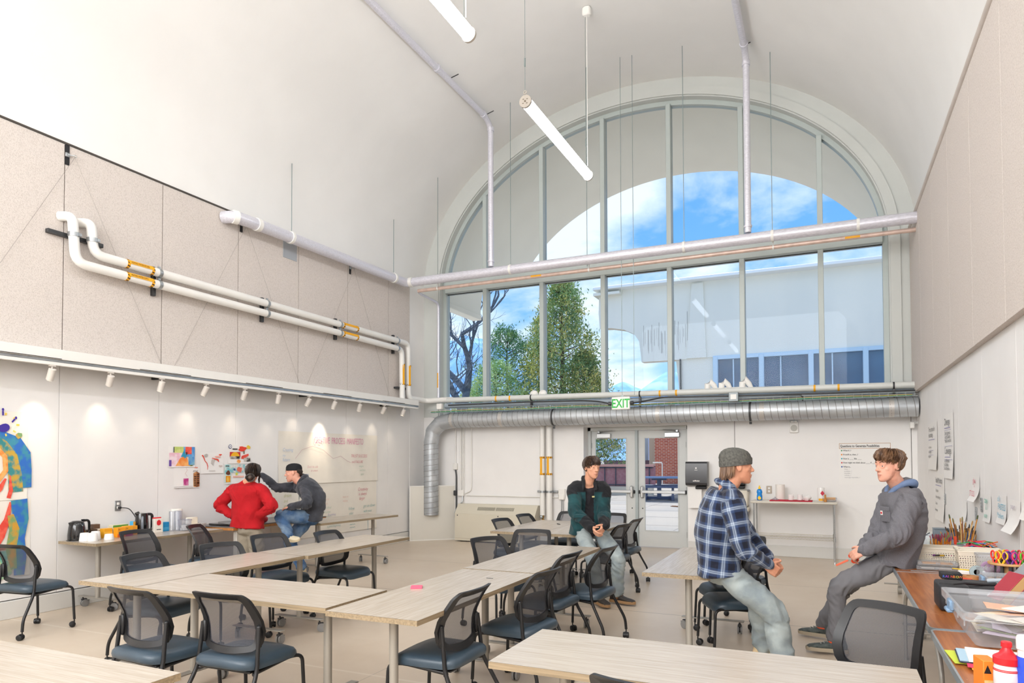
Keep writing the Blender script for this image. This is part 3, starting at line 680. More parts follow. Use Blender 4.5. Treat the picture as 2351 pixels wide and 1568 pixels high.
def make_table(L_=1.65, Wd=.615):
    """long axis along local x, origin on the floor at the centre"""
    r = thing('training_table', '', 'table')
    mb = MB(); z0, z1 = TH-.03, TH; hx, hy = L_/2, Wd/2
    mb.add([(-hx, -hy, z1), (hx, -hy, z1), (hx, hy, z1), (-hx, hy, z1)], [(0, 1, 2, 3)], 0)
    mb.add([(sx*hx, sy*hy, z) for z in (z0, z1-.0008) for sx, sy in ((-1, -1), (1, -1), (1, 1), (-1, 1))], [(0, 1, 5, 4), (1, 2, 6, 5), (2, 3, 7, 6), (3, 0, 4, 7), (3, 2, 1, 0)], 1)
    part(mb, 'tabletop', [m_top, m_edge], r, None)
    for s_ in (-1, 1):
        x = s_*(hx-.235)
        lg = part(MB().tube([(x, 0, .118), (x, 0, TH-.04)], .0265, 20).box((x, 0, TH-.035), (.09, .34, .008)).box((x, 0, .116), (.062, .56, .010), bev=.003), 'leg', m_leg, r)
        for sy in (-1, 1):
            mb = MB(); y = sy*.24; cz = .040; ang = .5*s_+sy*.4
            R = Matrix.Rotation(ang, 3, 'Z'); c = Vector((x, y, 0)); off = R @ Vector((.018, 0, 0))
            for d in (-1, 1):
                w = R @ Vector((0, 1, 0)); p = c+off+Vector((0, 0, cz))
                mb.tube([p+w*(d*.007), p+w*(d*.020)], .040, 18, 0); mb.tube([p+w*(d*.0195), p+w*(d*.0215)], .029, 18, 0)
            mb.tube([p-w*.007, p+w*.007], .030, 12, 1); mb.box((0, 0, 0), (.05, .03, .016), 1, M=Matrix.Translation(c+off*.6+Vector((0, 0, .078))) @ R.to_4x4())
            mb.cyl(c+Vector((0, 0, .07)), c+Vector((0, 0, .112)), .008, 8, 1); mb.box((0, 0, 0), (.035, .025, .006), 1, M=Matrix.Translation(c+off*2.6+Vector((0, 0, .062))) @ R.to_4x4())
            part(mb, 'caster', [m_wheel, m_tyre], lg)
    return r
tb = make_table(); first = True
TABLES = [  # centre x, y, rotation, label
    (-4.60, 4.055, 90, 'grey laminate table at the near end of the left row, running toward the camera'),
    (-4.56, 5.715, 90, 'grey laminate table at the far end of the left row, toward the hoodie wearer'),
    (-3.49, 3.52, 0, 'grey laminate table set crosswise between the left and middle rows'),
    (-2.315, 3.985, 90, 'grey laminate table in the middle row with the pink note pad on it'),
    (-2.335, 5.665, 90, 'grey laminate table ending the middle row, in front of the teal jacket'),
    (-3.40, 8.29, 90, 'left one of two grey tables pushed together near the double door, pen lying on it'),
    (-2.78, 8.27, 90, 'right one of two grey tables near the double door, under the teal jacket wearer'),
    (-.99, 6.03, 90, 'grey laminate table under the seated person in the plaid shirt'),
    (-.505, 2.965, 0, 'grey laminate table in the foreground, nearest the camera on the right'),
    (-3.225, 1.70, 0, 'grey laminate table cut off by the bottom left corner of the view'),
    (-7.20, 5.54, 90, 'grey laminate table against the left wall holding kettles, tea boxes and cups'),
    (-6.485, 8.28, 85.5, 'grey laminate table standing under the manifesto sheet on the left wall')]
for i, (x, y, a, lab) in enumerate(TABLES):
    o = tb if i == 0 else copy_tree(tb)
    o.location = (x, y, 0); o.rotation_euler = (0, 0, math.radians(a)); o['label'] = lab; o['group'] = 'grey laminate training tables'

# ================================================================ mesh back chairs
m_cblk = mat('chair_black', '#19191b', .42, var=.05, scale=20); m_vinyl = mat('teal_vinyl', '#3a4a57', .36, var=.06, scale=6, bump=.05, bscale=120)
m_mesh = bpy.data.materials.new('mesh_fabric'); m_mesh.use_nodes = True
t = m_mesh.node_tree; t.nodes.clear(); o_ = t.nodes.new('ShaderNodeOutputMaterial'); tr_ = t.nodes.new('ShaderNodeBsdfTransparent'); df_ = t.nodes.new('ShaderNodeBsdfPrincipled')
df_.inputs['Base Color'].default_value = (*lin('#3b3d45'), 1); df_.inputs['Roughness'].default_value = .6
ms_ = t.nodes.new('ShaderNodeMixShader'); tx = t.nodes.new('ShaderNodeTexCoord'); wv = []
for ax in (1, 2):
    sx = t.nodes.new('ShaderNodeSeparateXYZ'); t.links.new(tx.outputs['Object'], sx.inputs[0])
    mm = t.nodes.new('ShaderNodeMath'); mm.operation = 'MULTIPLY'; mm.inputs[1].default_value = 2*PI/.0032; t.links.new(sx.outputs[ax], mm.inputs[0])
    sn = t.nodes.new('ShaderNodeMath'); sn.operation = 'SINE'; t.links.new(mm.outputs[0], sn.inputs[0]); wv.append(sn)
mu = t.nodes.new('ShaderNodeMath'); mu.operation = 'MAXIMUM'; t.links.new(wv[0].outputs[0], mu.inputs[0]); t.links.new(wv[1].outputs[0], mu.inputs[1])
mr = t.nodes.new('ShaderNodeMapRange'); mr.inputs['From Min'].default_value = -.2; mr.inputs['From Max'].default_value = .9; mr.inputs['To Min'].default_value = .40; mr.inputs['To Max'].default_value = .84
t.links.new(mu.outputs[0], mr.inputs[0]); t.links.new(mr.outputs[0], ms_.inputs[0]); t.links.new(tr_.outputs[0], ms_.inputs[1]); t.links.new(df_.outputs[0], ms_.inputs[2]); t.links.new(ms_.outputs[0], o_.inputs[0])
def interp(tab, z):
    if z <= tab[0][0]: return tab[0][1]
    for (a, p), (b, q) in zip(tab, tab[1:]):
        if z <= b: s_ = (z-a)/(b-a); s_ = s_*s_*(3-2*s_)*.5+s_*.5; return p+(q-p)*s_
    return tab[-1][1]
BX = [(.49, -.128), (.55, -.108), (.60, -.104), (.66, -.120), (.72, -.152), (.78, -.192), (.84, -.238)]
BW = [(.49, .196), (.54, .214), (.60, .226), (.66, .224), (.74, .214), (.84, .200)]
def back_pt(u, v, off=0):
    """u -1..1 across, v 0..1 up; off = distance behind the surface"""
    z = .50+.335*v; z -= .022*(1-u*u)*(1-v); x = interp(BX, z)+.045*u*u-.012; z += .006*(1-u*u)*v
    return Vector((x-off, u*interp(BW, z), z))
def make_chair():
    r = thing('mesh_back_chair', '', 'chair')
    # seat cushion
    def outl(k, n=28):
        a = 2*PI*k/n; c, s_ = math.cos(a), math.sin(a); e = .42
        x = .235*math.copysign(abs(c)**e, c); y = .24*math.copysign(abs(s_)**e, s_); y *= (.94+.06*(x+.235)/.47); return x+.02, y
    rings = [(.86, .388), (.985, .400), (1.0, .420), (.985, .440), (.93, .456), (.75, .464), (.4, .468)]
    mb = MB(); n = 28; vs = []
    for (sc_, z) in rings:
        for k in range(n):
            x, y = outl(k, n); x = (x-.02)*sc_+.02; y *= sc_
            dz = -.030*max(0, (x-.14)/.11)**2 + .010*max(0, (-x-.1)/.12)**2
            vs.append((x, y, z+dz+.004*math.cos(y*9)))
    fs = [(i*n+k, i*n+(k+1) % n, (i+1)*n+(k+1) % n, (i+1)*n+k) for i in range(len(rings)-1) for k in range(n)]
    fs += [tuple(range(n-1, -1, -1)), tuple((len(rings)-1)*n+k for k in range(n))]
    mb.add(vs, fs); part(mb, 'seat', m_vinyl, r, 1.0)
    part(MB().box((.01, 0, .384), (.34, .38, .014), bev=.005), 'seat_pan', m_cblk, r)
    # back frame: closed loop band with an inner lip, then the mesh
    loop = []; nc = 5
    def corner(u, v, du, dv):
        return [(u+du*(1-math.cos(a)), v+dv*(1-math.sin(a))) for a in np.linspace(0, PI/2, nc)]
    pts = []
    ru, rv = .14, .13
    for (cu_2, cv_2, a0) in ((1-ru, 1-rv, 0), (-1+ru, 1-rv, 90), (-1+ru, rv, 180), (1-ru, rv, 270)):
        for a in np.linspace(a0, a0+90, nc): pts.append((cu_2+ru*math.cos(math.radians(a)), cv_2+rv*math.sin(math.radians(a))))
    dense = []
    for i in range(len(pts)):
        a, b = pts[i], pts[(i+1) % len(pts)]; dist = abs(a[0]-b[0])+abs(a[1]-b[1]); k = max(1, int(dist/.16))
        dense += [(a[0]+(b[0]-a[0])*j/k, a[1]+(b[1]-a[1])*j/k) for j in range(k)]
    mb = MB(); q = len(dense); vs = []
    def inner(u, v): return (u*.80, (.5+(v-.5)*.80)+.0)
    for (u, v) in dense:
        iu, iv = inner(u, v)
        vs += [back_pt(u, v, -.004), back_pt(u, v, .018), back_pt(iu, iv, .014), back_pt(iu, iv, -.002)]
    fs = []
    for i in range(q):
        j = (i+1) % q
        for k in range(4): fs.append((4*i+k, 4*j+k, 4*j+(k+1) % 4, 4*i+(k+1) % 4))
    bf = part(mb.add(vs, fs), 'backrest_frame', m_cblk, r, .9)
    mb = MB().grid(lambda a, b: back_pt(-.86+1.72*a, .06+.88*b, .006), 13, 11)
    part(mb, 'mesh_panel', m_mesh, bf, 3)
    # legs: front pair runs back under the seat, rear pair carries the backrest
    def caster(x, y, ang, leg):
        R = Matrix.Rotation(ang, 3, 'Z'); w = R @ Vector((0, 1, 0)); p = Vector((x, y, .027))+R @ Vector((-.016, 0, 0)); mb = MB()
        for d in (-1, 1): mb.tube([p+w*(d*.005), p+w*(d*.010), p+w*(d*.024), p+w*(d*.027)], [.027, .0275, .025, .016], 16)
        mb.tube([p-w*.006, p+w*.006], .02, 10); mb.sphere(p+Vector((0, 0, .012)), (.022, .018, .018), 10, 6); mb.cyl((x, y, .04), (x, y, .085), .006, 8)
        part(mb, 'caster', m_cblk, leg)
    for s_ in (-1, 1):
        lg = part(MB().tube(bend_path([(.262, .236*s_, .075), (.246, .228*s_, .390), (.16, .212*s_, .402), (-.138, .196*s_, .372), (-.138, .222*s_, .368)], .045, 5), .0115, 10), 'leg', m_cblk, r, 1)
        caster(.262, .236*s_, .6*s_, lg)
        lg = part(MB().tube(bend_path([(-.112, .214*s_, .635), (-.140, .224*s_, .38), (-.255, .248*s_, .17), (-.262, .25*s_, .075)], .05, 5), .0125, 10).box((-.104, .206*s_, .58), (.03, .03, .13), bev=.008), 'leg', m_cblk, r, 1)
        caster(-.262, .25*s_, -.5+.8*s_, lg)
    part(MB().tube([(.10, -.205, .392), (.10, .205, .392)], .009, 8).tube([(-.1, -.2, .378), (-.1, .2, .378)], .009, 8), 'crossbar', m_cblk, r)
    return r
ch = make_chair()
CHAIRS = [  # backrest-top centre x, y, facing angle, label
    (-6.90, 5.14, 4, 'mesh back chair backed up to the tea table, nearer the camera'),
    (-6.80, 5.82, 27, 'mesh back chair turned sideways at the far end of the tea table'),
    (-5.15, 3.88, 6, 'first mesh back chair from the camera on the wall side of the left row'),
    (-5.12, 4.67, -14, 'second mesh back chair from the camera on the wall side of the left row'),
    (-5.27, 5.42, -13, 'third mesh back chair on the wall side of the left row'),
    (-4.92, 5.90, 1, 'fourth mesh back chair on the wall side of the left row, nearest the hoodie'),
    (-3.80, 2.78, 87, 'left one of two mesh back chairs backed toward the camera at the crosswise table'),
    (-3.20, 2.90, 92, 'right one of two mesh back chairs backed toward the camera at the crosswise table'),
    (-1.90, 3.66, 179, 'nearest mesh back chair along the right side of the middle row of tables'),
    (-1.75, 4.46, 174, 'second nearest mesh back chair along the right side of the middle row of tables'),
    (-1.89, 5.35, 175, 'third mesh back chair along the right side of the middle row of tables'),
    (-1.72, 5.84, 174, 'farthest mesh back chair along the right side of the middle row, beside the brown boots'),
    (-3.07, 6.07, -27, 'mesh back chair on the left side of the middle row, turned slightly toward the camera'),
    (-2.92, 6.93, -79, 'mesh back chair at the far end of the middle row with bluish see-through mesh'),
    (-3.86, 8.02, -8, 'mesh back chair on the left of the paired tables, the nearer of two'),
    (-3.88, 8.80, -5, 'mesh back chair on the left of the paired tables, the farther of two'),
    (-3.38, 9.52, -92, 'mesh back chair at the door end of the paired tables, behind the teal sleeve'),
    (-2.76, 9.46, -90, 'mesh back chair at the door end of the paired tables, seen against the door glass'),
    (-2.16, 7.95, 170, 'mesh back chair on the right of the paired tables, nearer the camera'),
    (-2.20, 8.72, 176, 'mesh back chair on the right of the paired tables, nearer the double door'),
    (-.74, 7.24, -105, 'mesh back chair at the far end of the table with the plaid shirt wearer'),
    (-.49, 6.10, 205, 'nearer one of two chairs tucked under the table where the plaid shirt wearer sits'),
    (-.60, 6.60, 205, 'farther one of two chairs tucked under the table where the plaid shirt wearer sits'),
    (.285, 4.12, -123, 'mesh back chair in the right foreground facing the camera beside the orange table'),
    (-.60, 2.33, 80, 'mesh back chair at the bottom edge of the view, only its top bar showing'),
    (-6.79, 3.80, 97, 'mesh back chair at the left edge in front of the hand mural')]
for i, (x, y, a, lab) in enumerate(CHAIRS):
    o = ch if i == 0 else copy_tree(ch)
    a = math.radians(a); o.location = (x+.232*math.cos(a), y+.232*math.sin(a), 0); o.rotation_euler = (0, 0, a); o['label'] = lab; o['group'] = 'black mesh back chairs with teal seats'

# ================================================================ orange folding tables on the right
m_or = bpy.data.materials.new('orange_laminate'); m_or.use_nodes = True
t = m_or.node_tree; b = t.nodes['Principled BSDF']; tx = t.nodes.new('ShaderNodeTexCoord'); mp = t.nodes.new('ShaderNodeMapping'); mp.inputs['Scale'].default_value = (60, 3, 3); t.links.new(tx.outputs['Object'], mp.inputs[0])
n = t.nodes.new('ShaderNodeTexNoise'); n.inputs['Detail'].default_value = 6; n.inputs['Scale'].default_value = 1; t.links.new(mp.outputs[0], n.inputs['Vector'])
r = t.nodes.new('ShaderNodeValToRGB'); r.color_ramp.elements[0].position = .3; r.color_ramp.elements[1].position = .7; r.color_ramp.elements[0].color = (*lin('#96562b'), 1); r.color_ramp.elements[1].color = (*lin('#b87440'), 1); t.links.new(n.outputs[0], r.inputs[0])
n2 = t.nodes.new('ShaderNodeTexNoise'); n2.inputs['Scale'].default_value = 14; n2.inputs['Detail'].default_value = 3; n2.inputs['Distortion'].default_value = 2.5; t.links.new(tx.outputs['Object'], n2.inputs['Vector'])
r3 = t.nodes.new('ShaderNodeValToRGB'); r3.color_ramp.elements[0].position = .70; r3.color_ramp.elements[1].position = .76; t.links.new(n2.outputs[0], r3.inputs[0])
mx2 = t.nodes.new('ShaderNodeMixRGB'); mx2.inputs[2].default_value = (*lin('#d9b797'), 1); t.links.new(r3.outputs[0], mx2.inputs[0]); t.links.new(r.outputs[0], mx2.inputs[1]); t.links.new(mx2.outputs[0], b.inputs['Base Color']); b.inputs['Roughness'].default_value = .3
m_trim = mat('table_trim', '#a9b2b8', .35, .5); m_tubeg = mat('leg_tube_grey', '#b7b3ab', .4, .4); m_under = mat('table_underside', '#8a5a36', .8)
def fold_table(y0, y1, x0=.455, x1=1.215, lab=''):
    r = thing('folding_table', lab, 'table', ((x0+x1)/2, (y0+y1)/2, 0), 'orange topped folding tables')
    def rr(x0, x1, y0, y1, rad, n=5):
        o = []
        for (cx, cy, a0) in ((x1-rad, y1-rad, 0), (x0+rad, y1-rad, 90), (x0+rad, y0+rad, 180), (x1-rad, y0+rad, 270)):
            for a in np.linspace(a0, a0+90, n): o.append((cx+rad*math.cos(math.radians(a)), cy+rad*math.sin(math.radians(a))))
        return o
    part(MB().prism(rr(x0+.008, x1-.008, y0+.008, y1-.008, .03), .02, (0, 0, .72), (1, 0, 0), (0, 1, 0), 0, 1), 'tabletop', [m_or, m_under], r, None)
    a = rr(x0, x1, y0, y1, .035); b_ = rr(x0+.009, x1-.009, y0+.009, y1-.009, .028); q = len(a)
    vs = [(x, y, .741) for x, y in b_]+[(x, y, .742) for x, y in a]+[(x, y, .708) for x, y in a]+[(x, y, .708) for x, y in b_]
    fs = [(k*q+i, k*q+(i+1) % q, ((k+1) % 4)*q+(i+1) % q, ((k+1) % 4)*q+i) for k in range(4) for i in range(q)]
    part(MB().add(vs, fs), 'edge_trim', m_trim, r)
    for (ye, s_) in ((y0+.30, 1), (y1-.30, -1)):
        for x in (x0+.09, x1-.09):
            part(MB().tube(bend_path([(x, ye+s_*.50, .705), (x, ye+s_*.06, .50), (x, ye, .42), (x, ye, .01)], .06), .0135, 10).cyl((x, ye, 0), (x, ye, .02), .017, 10), 'leg', m_tubeg, r)
        part(MB().cyl((x0+.09, ye, .22), (x1-.09, ye, .22), .011, 8).cyl((x0+.09, ye+s_*.3, .60), (x1-.09, ye+s_*.3, .60), .011, 8), 'crossbar', m_tubeg, r)
    return r
ft = fold_table(4.075, 6.62, lab='orange topped folding table by the right wall that the grey shirt wearer leans on')
part(MB().box((.835, 6.0, .7415), (.74, .006, .002)), 'seam_strip', m_trim, ft)
fold_table(1.60, 4.045, lab='orange topped folding table nearest the camera with the water bottle and paper pile')
# plain trolley table beyond, holding trays near the far end of the right wall
r = thing('side_table', 'pale side table beyond the orange tables at the right wall, carrying the paint brushes', 'table', (.95, 8.2, 0))
part(MB().box((.95, 8.2, .725), (.5, 2.5, .03), bev=.004), 'tabletop', mat('pale_top', '#e4e3dc', .4), r)
for (x, y) in ((.75, 7.1), (.75, 9.3), (1.15, 7.1), (1.15, 9.3)): part(MB().cyl((x, y, .1), (x, y, .71), .02, 12).cyl((x-.02, y, .05), (x+.02, y, .05), .045, 14), 'leg', m_leg, r)
for y in (7.1, 9.3): part(MB().box((.95, y, .12), (.72, .05, .012)), 'foot_bar', m_leg, r)
# brown edged table where the hoodie wearer sits
r = thing('work_table', 'brown edged table with a dark top under the seated person in the hoodie', 'table', (-7.2, 7.36, 0))
R8 = Matrix.Translation((-7.19, 7.38, 0)) @ Matrix.Rotation(math.radians(1.5), 4, 'Z')
part(MB().box((0, 0, .745), (.66, 1.84, .012), bev=.002, M=R8), 'tabletop', mat('dark_top', '#6d6a69', .3), r)
part(MB().box((0, 0, .722), (.66, 1.84, .034), bev=.004, M=R8), 'apron', mat('plywood_edge', '#b5793f', .5, var=.15, scale=30), r)
for (x, y) in ((.27, .8), (-.27, .8), (.27, -.8), (-.27, -.8)): part(MB().box((x, y, .355), (.06, .06, .71), bev=.006, M=R8), 'leg', mat('pale_leg', '#c6c0b6', .5), r)
# stainless table at the back wall
m_ss = mat('stainless', '#cfcac0', .3, .5); m_chr = mat('chrome_post', '#c3c6c8', .22, .9)
r = thing('stainless_table', 'pale topped wire shelf table at the back wall holding soap and mugs', 'table', (-.5, 11.75, 0))
part(MB().box((-.495, 11.76, .915), (1.25, .56, .035), bev=.012), 'tabletop', mat('pale_steel_top', '#d9d3c6', .35, .1), r)
mb = MB()
for z in (.35, .385):
    mb.cyl((-1.06, 11.53, z), (.07, 11.53, z), .004, 6); mb.cyl((-1.06, 12.0, z), (.07, 12.0, z), .004, 6)
for x in np.arange(-1.05, .08, .022): mb.cyl((x, 11.53, .385), (x, 12.0, .385), .002, 4)
mb.tube([(-1.05+.0225*i, 11.53, .35 if i % 2 else .385) for i in range(50)], .0025, 4)
part(mb, 'wire_shelf', mat('chrome_wire', '#c9c4b6', .3, .8), r)
for x in (-1.07, .08):
    for y in (11.53, 12.0):
        mb = MB().tube([(x, y, .03), (x, y, .90)], .0135, 12)
        for z in np.arange(.06, .88, .0254): mb.tube([(x, y, z), (x, y, z+.003)], .0145, 12)
        mb.tube([(x, y, 0), (x, y, .03)], [.017, .012], 12)
        mb.tube([(x, y, .33), (x, y, .41)], .02, 12)
        part(mb, 'leg', m_chr, r)
# ================================================================ things on the walls
LR, LU = (0, 1, 0), (0, 0, 1)            # reading directions on the left wall
RR_, RU = (0, -1, 0), (0, 0, 1)          # right wall
BR, BU = (1, 0, 0), (0, 0, 1)            # back wall
m_paper = mat('paper_white', '#f1efec', .7); m_paper2 = mat('paper_cream', '#ece6db', .75, var=.03, scale=3, bump=.25, bscale=6)
def cmat(h, rough=.55): return mat('c'+h, h, rough)
def paint(h, h2): return mat('p'+h+h2, h, .7, col2=h2, scale=14, detail=6, ramp=(.42, .6))
def flat_art(root, o, R, U, shapes, name='artwork', step=.0004):
    """flat coloured shapes lying on a sheet, each a hair prouder than the last"""
    R = Vector(R); U = Vector(U); Nn = R.cross(U); o = Vector(o); mats = []; mb = MB()
    for i, (poly, m) in enumerate(shapes):
        if m not in mats: mats.append(m)
        h = .0008+step*(i % 12+1)
        mb.add([o+R*p[0]+U*p[1]+Nn*h for p in poly], [tuple(range(len(poly)))], mats.index(m))
    return part(mb, name, mats, root, None)
def blobp(cx, cy, rx, ry, n=14, j=.18, seed=0, rot=0):
    rd = random.Random(seed*97+int(cx*1000)); o = []
    for k in range(n):
        a = 2*PI*k/n; q = 1+j*(rd.random()*2-1); x, y = rx*q*math.cos(a), ry*q*math.sin(a)
        o.append((cx+x*math.cos(rot)-y*math.sin(rot), cy+x*math.sin(rot)+y*math.cos(rot)))
    return o
def strokep(pts, w):
    P = [Vector((a, b)) for a, b in pts]; l, r = [], []
    for i, p in enumerate(P):
        t = (P[min(i+1, len(P)-1)]-P[max(i-1, 0)]).normalized(); nn = Vector((-t.y, t.x)); ww = w[i] if isinstance(w, (list, tuple)) else w
        l.append(p+nn*ww/2); r.append(p-nn*ww/2)
    return [tuple(p) for p in l+r[::-1]]
def rectp(x0, y0, x1, y1): return [(x0, y0), (x1, y0), (x1, y1), (x0, y1)]
def sheet(root, o, R, U, w, h, m, curl=0, curl_side=0, name='paper', thick=.0006, n=10):
    """sheet whose foot (curl) lifts off the wall"""
    R = Vector(R); U = Vector(U); Nn = R.cross(U); o = Vector(o); mb = MB()
    def P(a, b):
        lift = .003+curl*max(0, 1-b*1.6)**2 + curl_side*(a**3)
        return o+R*(a*w)+U*(b*h)+Nn*lift
    mb.grid(P, n, n); return part(mb, name, m, root, 1)
# --- large painted mural of a figure, left edge
r = thing('painted_mural', 'tall painted paper mural with a purple handprint and swirls on the left wall', 'mural', (XL, 4.0, .4))
y0 = 3.05; m_mp = mat('mural_paper', '#efe9de', .75, bump=.2, bscale=8)
sheet(r, (XL, y0, 1.20), LR, LU, 1.36, .90, m_mp, .006); sheet(r, (XL, y0, .42), LR, LU, 1.40, .80, m_mp, .004)
m_blue = paint('#2f6cc0', '#3f8ea6'); m_teal = paint('#3b8b8d', '#c9a441'); m_och = paint('#cf9a35', '#7da06a'); m_red = paint('#e0483a', '#ef6a55'); m_org = paint('#ef8a3c', '#f4b26a'); m_tq = paint('#69c0ae', '#a8dccb'); m_yel = paint('#f0c93c', '#f6e08c'); m_pur = cmat('#43319b'); m_lim = paint('#b9cf5a', '#d5e08a'); m_brn = paint('#a35a44', '#c08468')
Z = lambda z: z-.42
sh = []
sh.append((strokep([(.86, Z(2.08)), (.93, Z(1.93)), (1.1, Z(1.84)), (1.24, Z(1.78)), (1.31, Z(1.66)), (1.33, Z(1.5)), (1.34, Z(1.32))], [.10, .12, .12, .14, .16, .14, .12]), m_blue))
sh.append((strokep([(1.0, Z(1.86)), (1.12, Z(1.76)), (1.2, Z(1.64)), (1.24, Z(1.45)), (1.25, Z(1.28))], [.06, .1, .12, .13, .14]), m_teal))
sh.append((strokep([(.80, Z(1.70)), (.92, Z(1.76)), (1.05, Z(1.74)), (1.14, Z(1.64)), (1.15, Z(1.5)), (1.08, Z(1.4)), (.94, Z(1.32)), (.80, Z(1.30))], [.05]*8), m_org))
sh.append((strokep([(.82, Z(1.60)), (.92, Z(1.67)), (1.02, Z(1.64)), (1.05, Z(1.55)), (1.0, Z(1.47)), (.9, Z(1.44))], .04), m_tq))
sh.append((strokep([(.86, Z(1.66)), (.95, Z(1.69)), (1.03, Z(1.66))], .03), m_red)); sh.append((strokep([(.8, Z(1.52)), (.88, Z(1.48)), (.98, Z(1.5))], .035), m_lim))
sh.append((blobp(.97, Z(1.58), .05, .04, seed=1), m_brn)); sh.append((strokep([(.84, Z(1.42)), (.95, Z(1.46)), (1.04, Z(1.58))], .02), m_yel))
sh.append((strokep([(1.15, Z(1.42)), (1.1, Z(1.32)), (1.03, Z(1.24))], [.02, .05, .05]), m_red)); sh.append((strokep([(1.19, Z(1.45)), (1.2, Z(1.3)), (1.18, Z(1.22))], [.01, .04, .04]), m_red))
sh.append((rectp(.5, Z(1.235), .98, Z(1.29)), paint('#2f8a7c', '#3f6fa8')))
for (cx, cy, rx, ry, ro) in ((1.13, 1.93, .035, .045, .4),): sh.append((blobp(cx, Z(cy), rx*1.6, ry, 12, .1, 3, ro), m_pur))
sh.append((blobp(1.125, Z(1.945), .028, .024, 10, .1, 4), m_yel))
for (x, z, a) in ((1.03, 1.975, 2.6), (1.04, 2.01, 2.2), (1.07, 2.045, 1.9), (1.115, 2.055, 1.6), (1.20, 1.99, .9)): sh.append((strokep([(x, Z(z)), (x+.045*math.cos(a), Z(z)+.045*math.sin(a))], .016), m_pur)); sh.append((blobp(x+.06*math.cos(a), Z(z)+.06*math.sin(a), .011, .015, 8, .1, 5), m_pur))
for k in range(9): a = k*.7; sh.append((strokep([(1.12+.12*math.cos(a), Z(1.965)+.095*math.sin(a)), (1.12+.15*math.cos(a), Z(1.965)+.12*math.sin(a))], .016), m_yel))
sh.append((blobp(1.27, Z(1.855), .04, .03, 7, .3, 6), m_och))
sh.append((strokep([(1.28, Z(1.2)), (1.30, Z(1.0)), (1.27, Z(.8)), (1.30, Z(.6)), (1.29, Z(.43))], [.16, .15, .14, .12, .1]), m_blue))
sh.append((strokep([(1.20, Z(1.05)), (1.24, Z(.9)), (1.21, Z(.7)), (1.24, Z(.5))], [.06, .1, .1, .06]), m_och))
sh.append((strokep([(1.05, Z(1.2)), (1.06, Z(1.08)), (1.04, Z(.98))], [.02, .06, .07]), m_red)); sh.append((strokep([(1.20, Z(1.18)), (1.17, Z(1.0)), (1.10, Z(.85)), (1.06, Z(.76))], [.02, .06, .11, .09]), m_red))
sh.append((rectp(.5, Z(1.04), .97, Z(1.17)), paint('#2f7d74', '#4aa08f'))); sh.append((strokep([(.92, Z(1.02)), (.95, Z(.9)), (.94, Z(.8))], .03), m_org)); sh.append((strokep([(.86, Z(1.05)), (.85, Z(.8)), (.87, Z(.7))], .06), m_brn))
sh.append((rectp(.6, Z(.70), 1.2, Z(.73)), m_brn)); sh.append((rectp(.5, Z(.60), 1.18, Z(.69)), paint('#4c9c93', '#8cc4b8'))); sh.append((strokep([(1.02, Z(1.0)), (1.06, Z(.94)), (1.05, Z(.86))], .02), m_tq))
star = [(1.0+(.2 if k % 2 == 0 else .085)*math.sin(k*PI/5), Z(.50)+(.16 if k % 2 == 0 else .065)*math.cos(k*PI/5)) for k in range(10)]
sh.append((blobp(.98, Z(.5), .26, .12, 16, .1, 9), paint('#6fae9a', '#b9c98f'))); sh.append((star, cmat('#2a3f7c')))
flat_art(r, (XL+.011, y0, .42), LR, LU, sh, 'painting')
# --- five small drawings
def drawing(label, y0, y1, z0, z1, shapes, tilt=0):
    w, h = y1-y0, z1-z0; r = thing('pinned_drawing', label, 'drawing', (XL, (y0+y1)/2, z0))
    sheet(r, (XL+.001, y0, z0), LR, LU, w, h, m_paper, .008, n=6)
    flat_art(r, (XL+.010, y0, z0), LR, LU, [([(a*w, b*h) for a, b in p], m) for p, m in shapes])
    return r
K = cmat
drawing('colourful pinned drawing with blue and orange peaks on a pink ground', 6.09, 6.49, 1.51, 1.78, [
    (rectp(.02, .02, .62, .68), paint('#e9b9c9', '#f2dde4')), (rectp(.2, .68, .55, .97), paint('#d6d98a', '#b9cc6e')), (rectp(.55, .5, .98, .97), paint('#4f8fd0', '#7db5df')), (rectp(.62, .62, .86, .97), m_red),
    ([(.45, .5), (.56, .8), (.68, .55), (.6, .4)], paint('#2f8fb4', '#3fa7c8')), ([(.25, .06), (.42, .42), (.53, .5), (.62, .4), (.68, .48), (.78, .05)], m_org), (rectp(.78, .05, .9, .33), paint('#5d6a2a', '#d9b73a')), (rectp(0.01, .05, .1, .34), K('#6f4fa5')), (rectp(.17, .7, .2, .96), K('#23323f')), ([(.63, .72), (.7, .7), (.68, .6), (.65, .58)], K('#3b2a20')), (rectp(.74, .1, .97, .5), paint('#7fb3c9', '#4f8fd0'))])
drawing('pinned drawing of a world map in red and grey', 6.58, 6.96, 1.42, 1.70, [
    (strokep([(.06, .88), (.12, .78), (.18, .6), (.26, .5)], [.06, .04, .03, .03]), K('#e2472f')), (strokep([(.26, .5), (.3, .35), (.29, .18)], [.03, .03, .015]), K('#e2472f')), (blobp(.22, .86, .08, .09, 9, .3, 1), K('#b9b4b0')), (strokep([(.48, .74), (.6, .7), (.74, .66), (.78, .55)], [.03, .05, .07, .03]), K('#e2472f')), (blobp(.84, .9, .07, .04, 8, .3, 2), K('#e2472f')), (blobp(.52, .55, .06, .16, 9, .3, 3), K('#c3bdb8')), (blobp(.85, .35, .08, .05, 9, .3, 5), K('#d4c6c0')), (blobp(.72, .8, .12, .05, 9, .3, 6), K('#f0b3a4')), (rectp(.35, .1, .62, .16), K('#dedad6'))])
